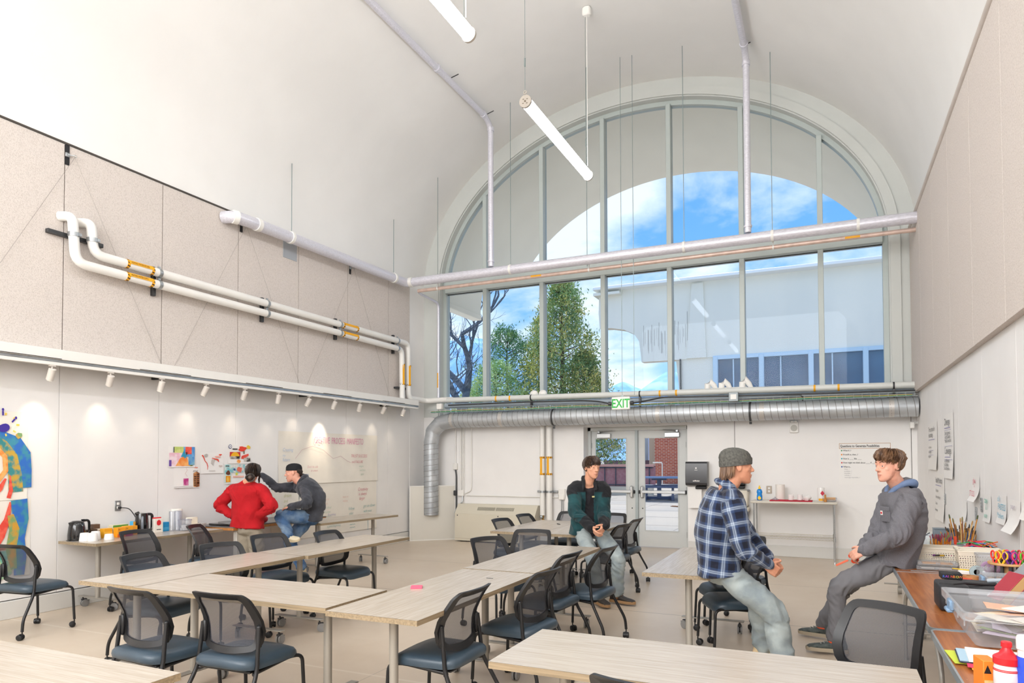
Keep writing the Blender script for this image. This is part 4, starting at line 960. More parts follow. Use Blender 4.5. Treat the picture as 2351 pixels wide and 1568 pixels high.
drawing('pinned collage with a red bird shape, a yellow sun and a blue ring', 7.04, 7.45, 1.55, 1.82, [
    (blobp(.08, .88, .07, .11, 14, 0, 1), K('#2c3f80')), (blobp(.08, .88, .05, .08, 14, 0, 2), K('#f4f2ee')), (blobp(.08, .88, .018, .03, 10, 0, 3), K('#2c3f80')), (blobp(.62, .77, .18, .12, 11, .28, 4), K('#e2402c')), (blobp(.88, .86, .09, .1, 12, .15, 5), m_yel), (rectp(.06, .35, .52, .6), K('#c5302a')), ([(.1, .35)]+[(.29+.19*math.cos(a), .35+.25*math.sin(a)) for a in np.linspace(PI, 0, 10)], K('#f0b51e')), (rectp(.08, .25, .5, .38), paint('#2b2723', '#bdb7b0')), ([(.55, .25), (.58, .4), (.88, .52), (.9, .42), (.68, .25)], m_red), (rectp(.68, .1, .97, .3), paint('#3b3733', '#c9c4bb')), (blobp(.45, .12, .09, .1, 9, .2, 8), m_org), (rectp(.66, .5, .7, .66), K('#6b4a18')), (rectp(.18, .72, .4, .78), K('#34302c'))])
drawing('pinned collage with turquoise patches and an orange corner, partly behind the dark hair', 6.98, 7.36, 1.27, 1.55, [
    (rectp(0, .05, .3, .95), paint('#7cc6cc', '#d4e6e0')), (rectp(.3, .55, .95, .95), paint('#8cc4c9', '#e9e2dc')), (blobp(.16, .55, .1, .12, 10, .2, 1), K('#6b3a26')), (rectp(.05, .08, .26, .4), K('#ee9a1e')), (blobp(.15, .22, .05, .12, 8, .3, 2), K('#f5c64a')), (blobp(.7, .7, .12, .12, 10, .4, 3), K('#e9745c')), (rectp(.38, .3, .9, .38), K('#f0b9a8')), (blobp(.45, .7, .05, .06, 8, .3, 4), K('#4a5aa0')), (rectp(.5, .42, .6, .55), K('#d7d95a')), (rectp(.03, .86, .2, .9), K('#3a3733'))])
r = drawing('pinned drawing with a brown tower and a magenta square below the pink one', 6.17, 6.57, 1.24, 1.51, [
    (rectp(.36, .12, .55, .46), paint('#c03d86', '#e9a3c6')), ([(.74, .04), (.74, .7), (.86, .78), (.86, .02)], paint('#a8683a', '#d39a63')), ([(.86, .02), (.86, .78), (.98, .7), (.98, .04)], paint('#7d4a28', '#a8683a')), (rectp(.0, .06, .72, .075), K('#9a9591')), (rectp(.0, .01, .72, .02), K('#9a9591')), (strokep([(.45, .95), (.5, .85), (.42, .7), (.5, .55)], .012), K('#d8b5ae')), (rectp(.78, .95, .9, 1.0), K('#ef9a86'))] +
    [(rectp(.755, .1+.1*k, .845, .15+.1*k), K('#3c2a20')) for k in range(6)] + [(rectp(.88, .1+.1*k, .96, .15+.1*k), K('#3c2a20')) for k in range(6)])
texts([('ATLAS', .028, (XL+.014, 6.455, 1.448), LR, LU, {})], m_black, r)
# --- manifesto sheet
r = thing('manifesto_sheet', 'huge handwritten paper sheet headed creative process manifesto on the left wall', 'poster', (XL, 9.2, .5))
MY0, MY1 = 8.0, 10.50
sheet(r, (XL+.002, MY0, 1.22), LR, LU, MY1-MY0, .82, m_paper2, .012, .01, n=16); sheet(r, (XL+.0, MY0-.14, .36), LR, LU, MY1-MY0+.12, .90, m_paper2, .01, .01, n=16)
def ink(h): return mat('ink'+h, h, .7)
xo = XL+.020
texts([('CREATIVE  PROCESS  MANIFESTO', .155, (xo, 8.78, 1.865), LR, LU, dict(sx=.56, shear=.05, bold=-.002))], ink('#d878a6'), r, 'heading')
hand = dict(shear=.25, sx=.85, bold=-.001)
for colr, items in {'#8fb0d8': [('Creating', .075, 8.07, 1.78), ('my', .06, 8.07, 1.70), ('future', .075, 8.07, 1.63)], '#c84f6e': [("Don't be safe", .055, 8.62, 1.52), ('or smart', .055, 8.70, 1.46), ('Creativity', .085, 9.92, 1.10), ('is always', .08, 9.94, 1.02), ('larger', .08, 9.96, .94), ('TRUST SUCCESS', .075, 9.72, 1.69), ('and FAILURE', .07, 9.74, 1.59)],
        '#4f7fc0': [('you are', .06, 8.5, 1.40), ('the work', .06, 8.5, 1.33), ('sent with', .065, 8.6, 1.26), ('great intention', .065, 8.6, 1.18), ('today!', .07, 8.62, 1.10)], '#4f9a9c': [('get on down', .08, 10.08, .80), ('with your', .075, 10.08, .71), ('weirdness', .075, 10.08, .62), ('follow', .075, 9.66, .78), ('your', .07, 9.68, .70), ('flow', .075, 9.68, .61), ('Creativity you can', .06, 9.05, .62), ('a good beginning', .06, 9.1, .53)],
        '#d99a86': [('One idea to', .06, 8.90, .98), ('express', .06, 8.95, .91), ('keep on', .055, 9.5, 1.0), ('making', .055, 9.5, .93)], '#6aa584': [('not afraid', .055, 9.02, .84), ('of a new', .055, 9.02, .77), ('question', .055, 9.04, .70), ('imagine', .05, 9.95, 1.52), ('and listen', .05, 9.97, 1.45), ('again', .05, 10.0, 1.38)], '#a8a94a': [('dream', .075, 8.1, 1.08), ('and', .07, 8.1, 1.0), ('strong', .08, 8.1, .92)], '#6a62b0': [('Everything', .055, 9.12, .72), ('is creation!', .055, 9.16, .66)]}.items():
    texts([(a, s_, (xo+.004, y, z-.05), LR, LU, hand) for a, s_, y, z in items], ink(colr), r, 'handwriting')
cv = [(8.35, 1.62), (8.5, 1.76), (8.75, 1.82), (9.0, 1.76), (9.25, 1.62), (9.45, 1.66), (9.62, 1.58), (9.72, 1.55)]
part(MB().add([(xo+.003, y, z) for y, z in strokep([(a, b) for a, b in cv], .006)], [tuple([i, i+1, 15-i-1, 15-i]) for i in range(7)]), 'ink_line', ink('#c9a9ad'), r, None)
sh = [(strokep([(10.22, .55), (10.22, .34)], .008), ink('#5aa3c0')), (strokep([(10.2+.05*math.cos(a), .6+.05*math.sin(a)) for a in np.linspace(0, 6.2, 14)], .006), ink('#5aa3c0'))]
for q in range(3): sh.append((strokep([(9.7+.025*k, .52-.05*q+.01*(k % 2)) for k in range(7)], .006), ink('#4f9a9c')))
flat_art(r, (xo, 0, 0), LR, LU, [sh[0]]+sh[2:], 'ink_marks')
# --- outlet with cord
r = thing('wall_outlet', 'steel wall outlet with a black plug above the tea boxes', 'outlet', (XL, 5.42, 1.0))
part(MB().box((XL+.004, 5.42, 1.07), (.008, .075, .12), bev=.003), 'cover_plate', m_steel, r)
for z in (1.093, 1.047): part(MB().box((XL+.010, 5.42, z), (.006, .034, .03), bev=.003), 'socket', m_pipe, r)
r = thing('power_cord', 'black power cord hanging from the wall outlet to the kettle', 'cord', (XL, 5.42, 1.0))
part(MB().box((XL+.03, 5.425, 1.047), (.035, .03, .026), bev=.006), 'plug', m_black, r)
part(MB().tube(bend_path([(XL+.04, 5.43, 1.047), (XL+.09, 5.50, 1.04), (XL+.14, 5.56, .92), (XL+.15, 5.565, .76), (XL+.13, 5.63, .745), (-7.40, 5.78, .745)], .06), .005, 8), 'cable', m_black, r)

# ================================================================ back wall items
def bw(root, o, w, h, m, name='paper', lift=.002): return part(MB().box((o[0]+w/2, YB-lift, o[2]+h/2), (w, .002, h)), name, m, root, None)
r = thing('question_poster', 'white poster of questions on the back wall behind the head of the person in grey', 'poster', (.55, YB, 1.19))
bw(r, (.16, YB, 1.185), .80, .66, m_paper)
yo = YB-.0035
mb = MB()
for (x0, z0, x1, z1) in ((.17, 1.752, .89, 1.758), (.17, 1.832, .89, 1.838), (.17, 1.752, .176, 1.838), (.884, 1.752, .89, 1.838)): mb.box(((x0+x1)/2, yo, (z0+z1)/2), (x1-x0, .001, z1-z0))
part(mb, 'title_box', cmat('#b98a5c'), r, None)
for q in ([('Questions to Generate Possibilities', .055, (.185, yo, 1.776), BR, BU, dict(sx=.70, bold=.0012))] + [(s_, .034, (.225, yo, z), BR, BU, dict(sx=.84, bold=.0006)) for s_, z in (('What if...?', 1.712), ('If not/if so, then...?', 1.648), ('How is ____ like ____', 1.583), ('How might we think about ____ if ____?', 1.52), ('What is...', 1.455))]): text(q[0], q[1], m_black, q[2], q[3], q[4], r, **q[5])
texts([(s_, .026, (.24, yo, z), BR, BU, dict(sx=.9)) for s_, z in (('likely...?', 1.42), ('probable...?', 1.387), ('plausible...?', 1.355), ('unlikely...?', 1.323), ('seemingly impossible...?', 1.29))], ink('#a3a3a6'), r, 'pale_lettering')
for z, c in ((1.722, '#5f9a72'), (1.658, '#ef8f27'), (1.594, '#22a7b8'), (1.53, '#cc2f30'), (1.466, '#2259a5')): part(MB().cyl((.205, yo, z), (.205, yo-.002, z), .0115, 14), 'dot', cmat(c), r, None)
# loudspeaker strobe
r = thing('alarm_speaker', 'white fire alarm speaker with strobe high on the back wall', 'alarm', (-.49, YB, 2.04))
part(MB().box((-.49, YB-.02, 2.12), (.13, .04, .2), bev=.006), 'housing', m_pipe, r)
part(MB().cyl((-.49, YB-.04, 2.095), (-.49, YB-.046, 2.095), .052, 20), 'grille', mat('speaker_grille', '#c6c5bd', .6, bump=.6, bscale=220), r)
part(MB().box((-.49, YB-.05, 2.20), (.12, .05, .04), bev=.012), 'strobe', m_alu, r)
for x in (-.52, -.46): part(MB().sphere((x, YB-.075, 2.20), (.018, .008, .014), 10, 6), 'lamp_lens', m_pipe, r)
# motion sensor top right
r = thing('motion_sensor', 'small white motion sensor on a bracket in the back right corner', 'sensor', (1.2, 12.0, 2.05))
part(MB().box((1.17, 12.0, 2.10), (.07, .07, .10), bev=.012), 'housing', m_pipe, r); part(MB().cyl((1.19, 12.02, 2.12), (1.249, 12.05, 2.14), .012, 8).cyl((1.243, 12.05, 2.14), (1.25, 12.05, 2.14), .03, 10), 'arm', m_pipe, r)
# paper towel dispensers
def dispenser(x, z, w, h, label, logo=True, towel=True):
    r = thing('towel_dispenser', label, 'dispenser', (x, YB, z))
    part(MB().box((x, YB-.012, z+h/2), (w+.03, .024, h+.01), bev=.006), 'back_plate', m_pipe, r)
    prof = [(0, 0), (.17, .02), (.20, .06), (.20, h*.6), (.185, h*.93), (.15, h), (0, h)]
    mb = MB(); q = len(prof); vs = [(x+s_*w/2*(1 if 0 < i < q-1 else 1), YB-.02-p[0], z+p[1]) for s_ in (-1, 1) for i, p in enumerate(prof)]
    part(mb.add(vs, [(i, i+1, q+i+1, q+i) for i in range(q-1)]+[tuple(range(q-1, -1, -1)), tuple(range(q, 2*q))]), 'cover', mat('smoke_plastic', '#3a3a3d', .28, var=.12, scale=2), r, .5)
    part(MB().box((x+w*.18, YB-.10, z-.02), (w*.5, .12, .05), bev=.01), 'paper_slot', m_black, r)
    if towel: part(MB().box((x-w*.10, YB-.12, z-.19), (w*.62, .002, .36)), 'paper_tongue', m_paper, r)
    if logo:
        texts([('enMotion', .036, (x-.055, YB-.2215, z+.085), BR, BU, dict(sx=.8, shear=.2, bold=.001))], m_paper, r)
        part(MB().cyl((x, YB-.217, z+h*.74), (x, YB-.2205, z+h*.74), .014, 14).box((x, YB-.219, z+h*.66), (.05, .003, .006)), 'emblem', m_paper, r)
    return r
dispenser(-2.03, 1.13, .36, .42, 'large smoked plastic paper towel dispenser beside the double door')
dispenser(-1.36, 1.15, .24, .34, 'smaller dark dispenser mostly hidden behind the face under the grey beanie', False, False)
r = thing('waste_cabinet', 'cream waste cabinet and ledge on the back wall behind the plaid shirt', 'cabinet', (-1.40, YB, .7))
part(MB().box((-1.38, YB-.09, .95), (.36, .18, .28), bev=.02), 'bin_body', mat('cream_plastic', '#d6cfc0', .45), r); part(MB().box((-1.38, YB-.14, .765), (.40, .26, .07), bev=.015), 'ledge', MATS['cream_plastic'], r)
part(MB().box((-1.27, YB-.09, 1.07), (.18, .17, .03), bev=.008), 'lid', mat('lid_grey', '#7c7b78', .4), r); part(MB().box((-1.22, YB-.06, .69), (.03, .1, .18), bev=.004), 'bracket', m_steel, r)
r = thing('wall_outlet', 'beige wall outlet above the stainless table', 'outlet', (-.885, YB, 1.03)); part(MB().box((-.885, YB-.005, 1.085), (.085, .01, .125), bev=.004), 'cover_plate', mat('outlet_beige', '#b7a999', .4), r)
for z in (1.06, 1.11): part(MB().box((-.885, YB-.012, z), (.034, .006, .032), bev=.004), 'socket', m_pipe, r)
# fan coil unit
r = thing('fan_coil_unit', 'low beige fan coil unit with a top grille at the back wall', 'heater', (-5.81, 11.95, 0))
x0, x1 = -6.665, -4.96; m_bei = mat('unit_beige', '#d3ccba', .45, var=.02, scale=2)
prof = [(YB, .02), (11.855, .02), (11.855, .545), (12.0, .725), (YB, .725)]; q = len(prof)
mb = MB().add([(x, y, z) for x in (x0, x1) for y, z in prof], [(i, (i+1) % q, q+(i+1) % q, q+i) for i in range(q)]+[tuple(range(q-1, -1, -1)), tuple(range(q, 2*q))])
part(mb, 'casing', m_bei, r, .2)
part(MB().box(((x0+x1)/2, 11.853, .30), (x1-x0-.012, .012, .47), bev=.003), 'front_panel', m_bei, r); part(MB().box(((x0+x1)/2, 11.91, .045), (x1-x0-.02, .09, .05)), 'kick_plate', m_bei, r)
for xa, xb in ((-6.20, -5.82), (-5.80, -5.42)):
    mb = MB(); nn = 24
    for k in range(nn):
        xx = xa+(xb-xa)*(k+.5)/nn; mb.box((xx, 11.927, .640), (.006, .075, .004), M=Matrix.Translation((xx, 11.927, .642)) @ Matrix.Rotation(math.atan2(.18, .145), 4, 'X') @ Matrix.Translation((-xx, -11.927, -.640)))
    part(mb, 'grille', mat('grille_shadow', '#8f8a7c', .6), r)  # grille bars, darker than the casing
for x in (-6.6, -5.72, -5.05): part(MB().cyl((x, 11.848, .51), (x, 11.845, .51), .012, 10), 'screw', m_steeld, r)
# leaning board
r = thing('leaning_board', 'blank white framed board standing across the back left corner', 'board', (-7.15, 11.82, 0))
d = Vector((.66, .607, 0)).normalized(); MBd = Matrix(((d.x, -d.y, 0, -7.15), (d.y, d.x, 0, 11.825), (0, 0, 1, 0), (0, 0, 0, 1)))
part(MB().box((0, 0, .535), (.90, .02, 1.07), bev=.002, M=MBd), 'board', mat('board_cream', '#d9d5cb', .6, var=.02, scale=2), r)
mb = MB()
for (cx, cz, w, h) in ((-.455, .535, .014, 1.08), (.455, .535, .014, 1.08), (0, 1.073, .92, .014), (0, .007, .92, .014)): mb.box((cx, -.004, cz), (w, .03, h), M=MBd)
part(mb, 'rim', m_pipe, r)
# conduits at back left, pipes by the radiator
r = thing('conduit_run', 'group of slim white conduits on the back wall behind the elbow of the duct', 'conduit', (-6.6, YB, .9))
for x, z0, z1 in ((-6.79, 1.5, 2.25), (-6.67, .95, 2.3), (-6.635, .95, 2.3), (-6.60, .95, 2.3)): part(MB().cyl((x, YB-.03, z0), (x, YB-.03, z1), .012, 8), 'tubing', m_pipe, r)
part(MB().tube(bend_path([(-6.43, YB-.03, 2.3), (-6.43, YB-.03, .98), (-6.58, YB-.03, .92)], .12), .012, 8), 'tubing', m_pipe, r)
part(MB().cyl((-6.55, YB-.025, .885), (-4.95, YB-.025, .885), .013, 8).cyl((-4.72, YB-.025, .885), (-4.55, YB-.025, .885), .013, 8), 'tubing', m_pipe, r)
part(MB().box((-6.655, YB-.035, .93), (.13, .07, .12), bev=.006).box((-6.79, YB-.03, 1.46), (.09, .06, .13), bev=.006), 'box', m_pipe, r)
part(MB().tube(bend_path([(-6.79, YB-.03, 1.4), (-6.77, YB-.03, 1.28), (-6.77, YB-.03, .35)], .05), .016, 8).box((-6.785, YB-.05, .93), (.06, .06, .1), bev=.01), 'black_tube', m_steeld, r)
part(MB().tube(bend_path([(-6.62, YB-.05, .88), (-6.60, YB-.08, .75), (-6.68, YB-.08, .70)], .05), .012, 8).tube(bend_path([(-6.72, YB-.06, .66), (-6.80, YB-.08, .5), (-6.74, YB-.08, .3), (-6.68, YB-.07, .26)], .1), .01, 8), 'flexible_tube', m_steel, r)
r = thing('riser_pipe', 'pair of vertical white heating pipes with a hazard label beside the beige unit', 'pipe', (-4.8, 12.0, .1))
for x, rad, z0 in ((-4.875, .048, .55), (-4.735, .055, .05)): part(MB().cyl((x, 12.02, z0), (x, 12.02, 2.42), rad, 18), 'pipe_run', m_pipe, r)
for x, rad in ((-4.875, .048), (-4.735, .055)): pipe_label(r, (x, 12.02, 1.63), (x, 12.02, 1.32), rad, '', r, (-.1, -1, 0))
part(MB().box((-4.80, YB-.03, .99), (.42, .04, .04), bev=.004), 'strut', m_steel, r); part(MB().tube([(-4.875, 12.02, .97), (-4.875, 12.02, 1.01)], .054, 18).tube([(-4.735, 12.02, .97), (-4.735, 12.02, 1.01)], .061, 18), 'clamp', m_steel, r)
part(MB().cyl((-4.875, 12.02, .56), (-4.875, 12.02, .50), .03, 12).cyl((-4.875, 12.02, .5), (-4.875, 12.02, .30), .018, 10).box((-4.855, 12.0, .45), (.05, .05, .06), bev=.01), 'valve', mat('brass', '#b98f45', .35, .8), r)
part(MB().sphere((-4.88, 11.97, .52), (.035, .03, .035), 10, 8), 'valve_cap', m_steel, r)
r = thing('thermostat_box', 'white thermostat box with hanging cables left of the double door', 'box', (-4.52, YB, .85))
part(MB().box((-4.52, YB-.03, .96), (.13, .06, .17), bev=.01).box((-4.52, YB-.035, .89), (.11, .07, .1), bev=.01), 'housing', m_pipe, r)
part(MB().tube(bend_path([(-4.53, YB-.03, .84), (-4.53, YB-.03, .6), (-4.62, YB-.05, .42), (-4.72, YB-.06, .4)], .1), .008, 8).tube(bend_path([(-4.50, YB-.03, .84), (-4.49, YB-.03, .55), (-4.62, YB-.04, .36)], .1), .008, 8), 'cable', m_steel, r)

# ================================================================ right wall papers
XO = XR-.001
def rpaper(label, ya, yb, z0, z1, lines, m_ink, cat='poster', curl=.02, name='wall_poster', rule=None, grp=None):
    r = thing(name, label, cat, (XR, (ya+yb)/2, z0)); w, h = ya-yb, z1-z0
    sheet(r, (XO, ya, z0), RR_, RU, w, h, m_paper, curl, n=8)
    it = []
    for (s_, size, fx, fz, o) in lines: it.append((s_, size, (XO-.012-curl*max(0, 1-fz*1.6)**2, ya-fx*w, z0+fz*h), RR_, RU, o))
    for q in it: text(q[0], q[1], m_ink, q[2], q[3], q[4], r, **q[5])
    if rule:
        mb = MB()
        for (f0, f1, fz, th) in rule: mb.box((XO-.0115, ya-w*(f0+f1)/2, z0+fz*h), (.001, w*(f1-f0), th))
        part(mb, 'rule_lines', cmat('#6a5ea8'), r, None)
    return r
pk = ink('#3d3d44')
rpaper('white poster about criteria, farthest on the right wall', 10.78, 10.0, 1.45, 2.06, [('Three criteria for', .085, .06, .82, dict(sx=.95)), ('idea testing', .085, .06, .70, dict(sx=.95)), ('useful, novel', .045, .06, .46, {}), ('surprising here', .045, .06, .36, {}), ('feasible now', .045, .06, .26, {})], pk, rule=[(.05, .75, .64, .006), (.05, .6, .41, .003), (.05, .6, .31, .003)])
rpaper('tall white poster headed diverge and converge on the right wall', 9.40, 8.78, 1.37, 2.10, [('Diverge', .115, .08, .83, {}), ('Defer Judgment', .06, .08, .68, {}), ('Go for Quantity', .06, .08, .62, {}), ('Make Connections', .06, .08, .56, {}), ('Converge', .115, .08, .38, {}), ('Use Affirmative', .055, .08, .25, {}), ('Be Deliberate', .055, .08, .19, {}), ('Check Objectives', .055, .08, .13, {})], pk, rule=[(.05, .7, .785, .006), (.05, .8, .75, .003), (.05, .9, .5, .003), (.05, .7, .33, .006), (.05, .9, .29, .003), (.05, .9, .07, .003)])
rpaper('white poster headed idea mindsets low on the right wall', 10.2, 9.5, .84, 1.41, [('Idea Mindsets', .095, .06, .80, {}), ('Openness', .05, .06, .60, {}), ('Embrace ambiguity', .05, .06, .46, {}), ('Curious', .05, .06, .32, {}), ('Awareness', .05, .06, .18, {})], pk, rule=[(.05, .7, .74, .006)])
nt_ = dict(shear=.1)
rpaper('small white note with red handwriting, highest of the notes on the right wall', 7.76, 7.43, 1.20, 1.43, [('glue', .075, .2, .72, nt_), ('+', .06, .4, .5, nt_), ('STICKS', .075, .1, .2, nt_)], ink('#d5566a'), 'note', .05, 'wall_note')
rpaper('small white note with green handwriting on the right wall beside a switch plate', 7.25, 6.96, 1.05, 1.28, [('tape', .075, .2, .7, nt_), ('&', .06, .4, .45, nt_), ('wire', .07, .3, .15, nt_)], ink('#5fbfa8'), 'note', .015, 'wall_note')
rpaper('small white note with blue handwriting on the right wall', 6.70, 6.40, 1.08, 1.31, [('oil', .07, .1, .75, nt_), ('PASTELS', .07, .15, .48, nt_), ('Markers', .065, .2, .2, nt_)], ink('#5fb3cf'), 'note', .02, 'wall_note')
rpaper('curling nearly blank white note, rightmost whole note on the right wall', 6.32, 5.99, 1.05, 1.29, [('paper', .06, .25, .72, nt_)], ink('#c9c4cf'), 'note', .06, 'wall_note')
rpaper('white note cut off by the right edge of the view', 5.91, 5.60, 1.17, 1.40, [('pens', .07, .25, .6, nt_)], ink('#d5566a'), 'note', .03, 'wall_note')
rpaper('small pale note low on the right wall behind the paint brushes', 8.35, 8.08, .97, 1.17, [], pk, 'note', .02, 'wall_note')
for (y, z, lab) in ((7.36, 1.18, 'upper steel switch plate between two notes on the right wall'), (7.62, 1.08, 'lower steel switch plate on the right wall'), (9.47, 1.12, 'steel switch plate beside the mindsets poster')):
    r = thing('switch_plate', lab, 'switch', (XR, y, z-.06)); part(MB().box((XR-.004, y, z), (.008, .08, .125), bev=.003), 'cover_plate', m_steel, r)
    for dz in (-.03, 0, .03): part(MB().box((XR-.010, y, z+dz), (.008, .03, .02), bev=.003), 'rocker', m_alu, r)
# ================================================================ tea table
def T3(loc, ang=0): return Matrix.Translation(Vector(loc)) @ Matrix.Rotation(ang, 4, 'Z')
m_kblk = mat('gloss_black', '#131315', .15, coat=.5); m_kgrey = mat('smoke_grey', '#6f7680', .25)
r = thing('electric_kettle', 'gloss black rounded kettle at the near end of the tea table', 'kettle', (-7.38, 4.90, TH))
Mk = T3((-7.38, 4.90, TH), .1)
part(MB().lathe([(.085, .012), (.088, .02), (.088, .06), (.078, .15), (.066, .2), (.04, .212), (0, .214)], 26, M=Mk), 'body', m_kblk, r, 1)
part(MB().lathe([(.095, 0), (.095, .010), (.088, .014), (0, .014)], 26, M=Mk), 'power_base', m_kblk, r, 1)
part(MB().tube(bend_path([Mk @ Vector(p) for p in [(0, .062, .205), (0, .145, .212), (0, .152, .07), (0, .08, .045)]], .06, 8), .0135, 12), 'handle', m_kblk, r, 1)
part(MB().add([Mk @ Vector(p) for p in [(.02, -.05, .205), (-.02, -.05, .205), (0, -.10, .198), (.018, -.07, .14), (-.018, -.07, .14)]], [(0, 1, 2), (0, 2, 3), (1, 4, 2), (2, 4, 3), (0, 3, 4, 1)]), 'spout', m_kblk, r)
part(MB().prism(blobp(0, .11, .017, .062, 18, 0, 0), .003, Mk @ Vector((.084, -.0, 0)), (0, 1, 0), (-.08, 0, 1), 0), 'water_gauge', mat('gauge_pale', '#c9cfcc', .3), r)
part(MB().box((0, .075, .218), (.03, .04, .012), bev=.005, M=Mk), 'lid_button', m_kblk, r)
r = thing('electric_kettle', 'tall black kettle with a smoky window in the middle of the tea table', 'kettle', (-7.36, 5.66, TH)); Mk = T3((-7.36, 5.66, TH), 0)
part(MB().lathe([(.075, .0), (.078, .02), (.072, .12), (.064, .225), (.06, .24), (0, .245)], 24, M=Mk, sy=1.05), 'body', m_kblk, r, 1)
part(MB().tube(bend_path([Mk @ Vector(p) for p in [(.02, .05, .225), (.02, .122, .222), (.02, .120, .04), (.02, .06, .03)]], .04, 8), .0165, 12), 'handle', m_kblk, r, 1)
part(MB().box((.06, -.035, .12), (.03, .03, .18), bev=.012, M=Mk), 'water_window', m_kgrey, r)
part(MB().tube([Mk @ Vector((0, -.05, .235)), Mk @ Vector((0, -.085, .24))], [.03, .012], 10), 'spout', m_kblk, r)
m_cup = mat('paper_cup', '#f3f1ee', .5)
for (x, y, lab, k, h) in ((-7.25, 4.90, 'upturned stack of white paper bowls, leftmost in front of the kettle', 3, .075), (-7.16, 4.93, 'upturned stack of white paper bowls at the table edge', 3, .075), (-7.26, 5.03, 'upturned stack of white paper bowls behind the front pair', 3, .08), (-7.14, 5.10, 'small upturned white paper cup at the right of the bowls', 1, .06)):
    r = thing('paper_bowl_stack', lab, 'cup', (x, y, TH), 'white paper cups on the tea table')
    for j in range(k): part(MB().lathe([(.050-.002*j, .004*j), (.052-.002*j, .006+.004*j), (.044, h-.012+.006*j), (.040, h+.006*j), (0, h+.006*j)], 22, c=(x, y, TH)), 'bowl', m_cup, r, .9)
def carton(label, x, y, d, w, h, col, ang=0, band=None, mark=None, cat='box', z=TH, name='tea_box', grp='cartons on the tea table', words=None, wc=None):
    r = thing(name, label, cat, (x, y, z), grp); Mc = T3((x, y, z), ang)
    part(MB().box((0, 0, h/2), (d, w, h), bev=.002, M=Mc), 'carton', cmat(col, .5), r)
    if band: part(MB().box((d/2+.0006, 0, h*band[1]), (.001, w*.98, h*band[2]), M=Mc), 'band', cmat(band[0]), r, None)
    if mark: part(MB().prism(blobp(0, h*mark[1], w*.26, h*.2, 14, .05, 1), .001, Mc @ Vector((d/2+.001, 0, 0)), (Mc.to_3x3() @ Vector((0, 1, 0))), (0, 0, 1)), 'emblem', cmat(mark[0]), r, None)
    if words: texts([(words, h*.16, Mc @ Vector((d/2+.0015, -w*.42, h*.76)), Mc.to_3x3() @ Vector((0, 1, 0)), (0, 0, 1), dict(sx=.8))], cmat(wc or '#ffffff'), r)
    return r
carton('dark brown tea carton behind the white bowls', -7.42, 5.08, .06, .12, .10, '#5b4638', 0, ('#3b2c22', .85, .2))
carton('dark brown carton standing on end, taller one behind the bowls', -7.46, 5.16, .06, .075, .15, '#6b5140', 0, ('#e8dfd3', .6, .14))
carton('yellow tea carton lying left of the orange ones', -7.33, 5.20, .07, .10, .105, '#e8a524', 0, ('#f2bd45', .5, .3))
carton('orange tea carton with a red and green emblem', -7.25, 5.30, .07, .095, .11, '#ee9a1d', 0, ('#d9622a', .2, .3), ('#c23a28', .38), words='yogi', wc='#3c1f3f')
carton('orange tea carton with a magenta foot', -7.27, 5.41, .07, .095, .115, '#f0a321', 0, ('#a02066', .12, .22), ('#d99b2a', .5), words='yogi', wc='#3c1f3f')
carton('green topped tea carton at the back of the orange ones', -7.38, 5.38, .08, .19, .13, '#d8d2b6', 0, ('#5d9a3a', .88, .2))
carton('orange tea carton right of the magenta footed one', -7.31, 5.50, .07, .085, .11, '#eba029', 0, ('#c8721f', .3, .2))
carton('light blue carton with a yellow top left of the tall kettle', -7.40, 5.60, .06, .085, .15, '#49afdc', 0, ('#eaa63c', .82, .34))
r = carton('white coffee bag with a big red round print right of the tall kettle', -7.32, 5.83, .07, .115, .165, '#ece6dc', 0, None, ('#d9232e', .70), 'bag', name='coffee_bag', grp=None)
part(MB().box((-7.32, 5.83, TH+.17), (.012, .115, .02), bev=.003), 'folded_top', cmat('#d9232e'), r); part(MB().box((-7.284, 5.83, TH+.035), (.001, .06, .008)), 'print_line', m_black, r, None)
carton('small bright blue carton between the coffee bag and the clear cups', -7.36, 5.96, .06, .10, .11, '#2f9fdc', 0, ('#57b9ea', .3, .3))
m_clear = glass('clear_plastic', '#eceef4', .10, .05, milk=.16); m_clear2 = glass('clear_bin', '#f2f5f8', .09, .08, milk=.20)
for i, (x, y, h, lab) in enumerate(((-7.27, 6.00, .24, 'tall stack of clear plastic cups, left one'), (-7.23, 6.045, .245, 'tall stack of clear plastic cups, middle one'), (-7.27, 6.10, .24, 'tall stack of clear plastic cups, right one'))):
    r = thing('clear_cup_stack', lab, 'cup', (x, y, TH), 'stacks of clear cups on the tea table')
    nn = 16; pr = [(.027, 0)]
    for k in range(nn): z = h*(k+1)/nn; pr += [(.028+.006*k/nn, z-.004), (.031+.006*k/nn, z)]
    part(MB().lathe(pr, 18, c=(x, y, TH)), 'cups', m_clear, r, .5)
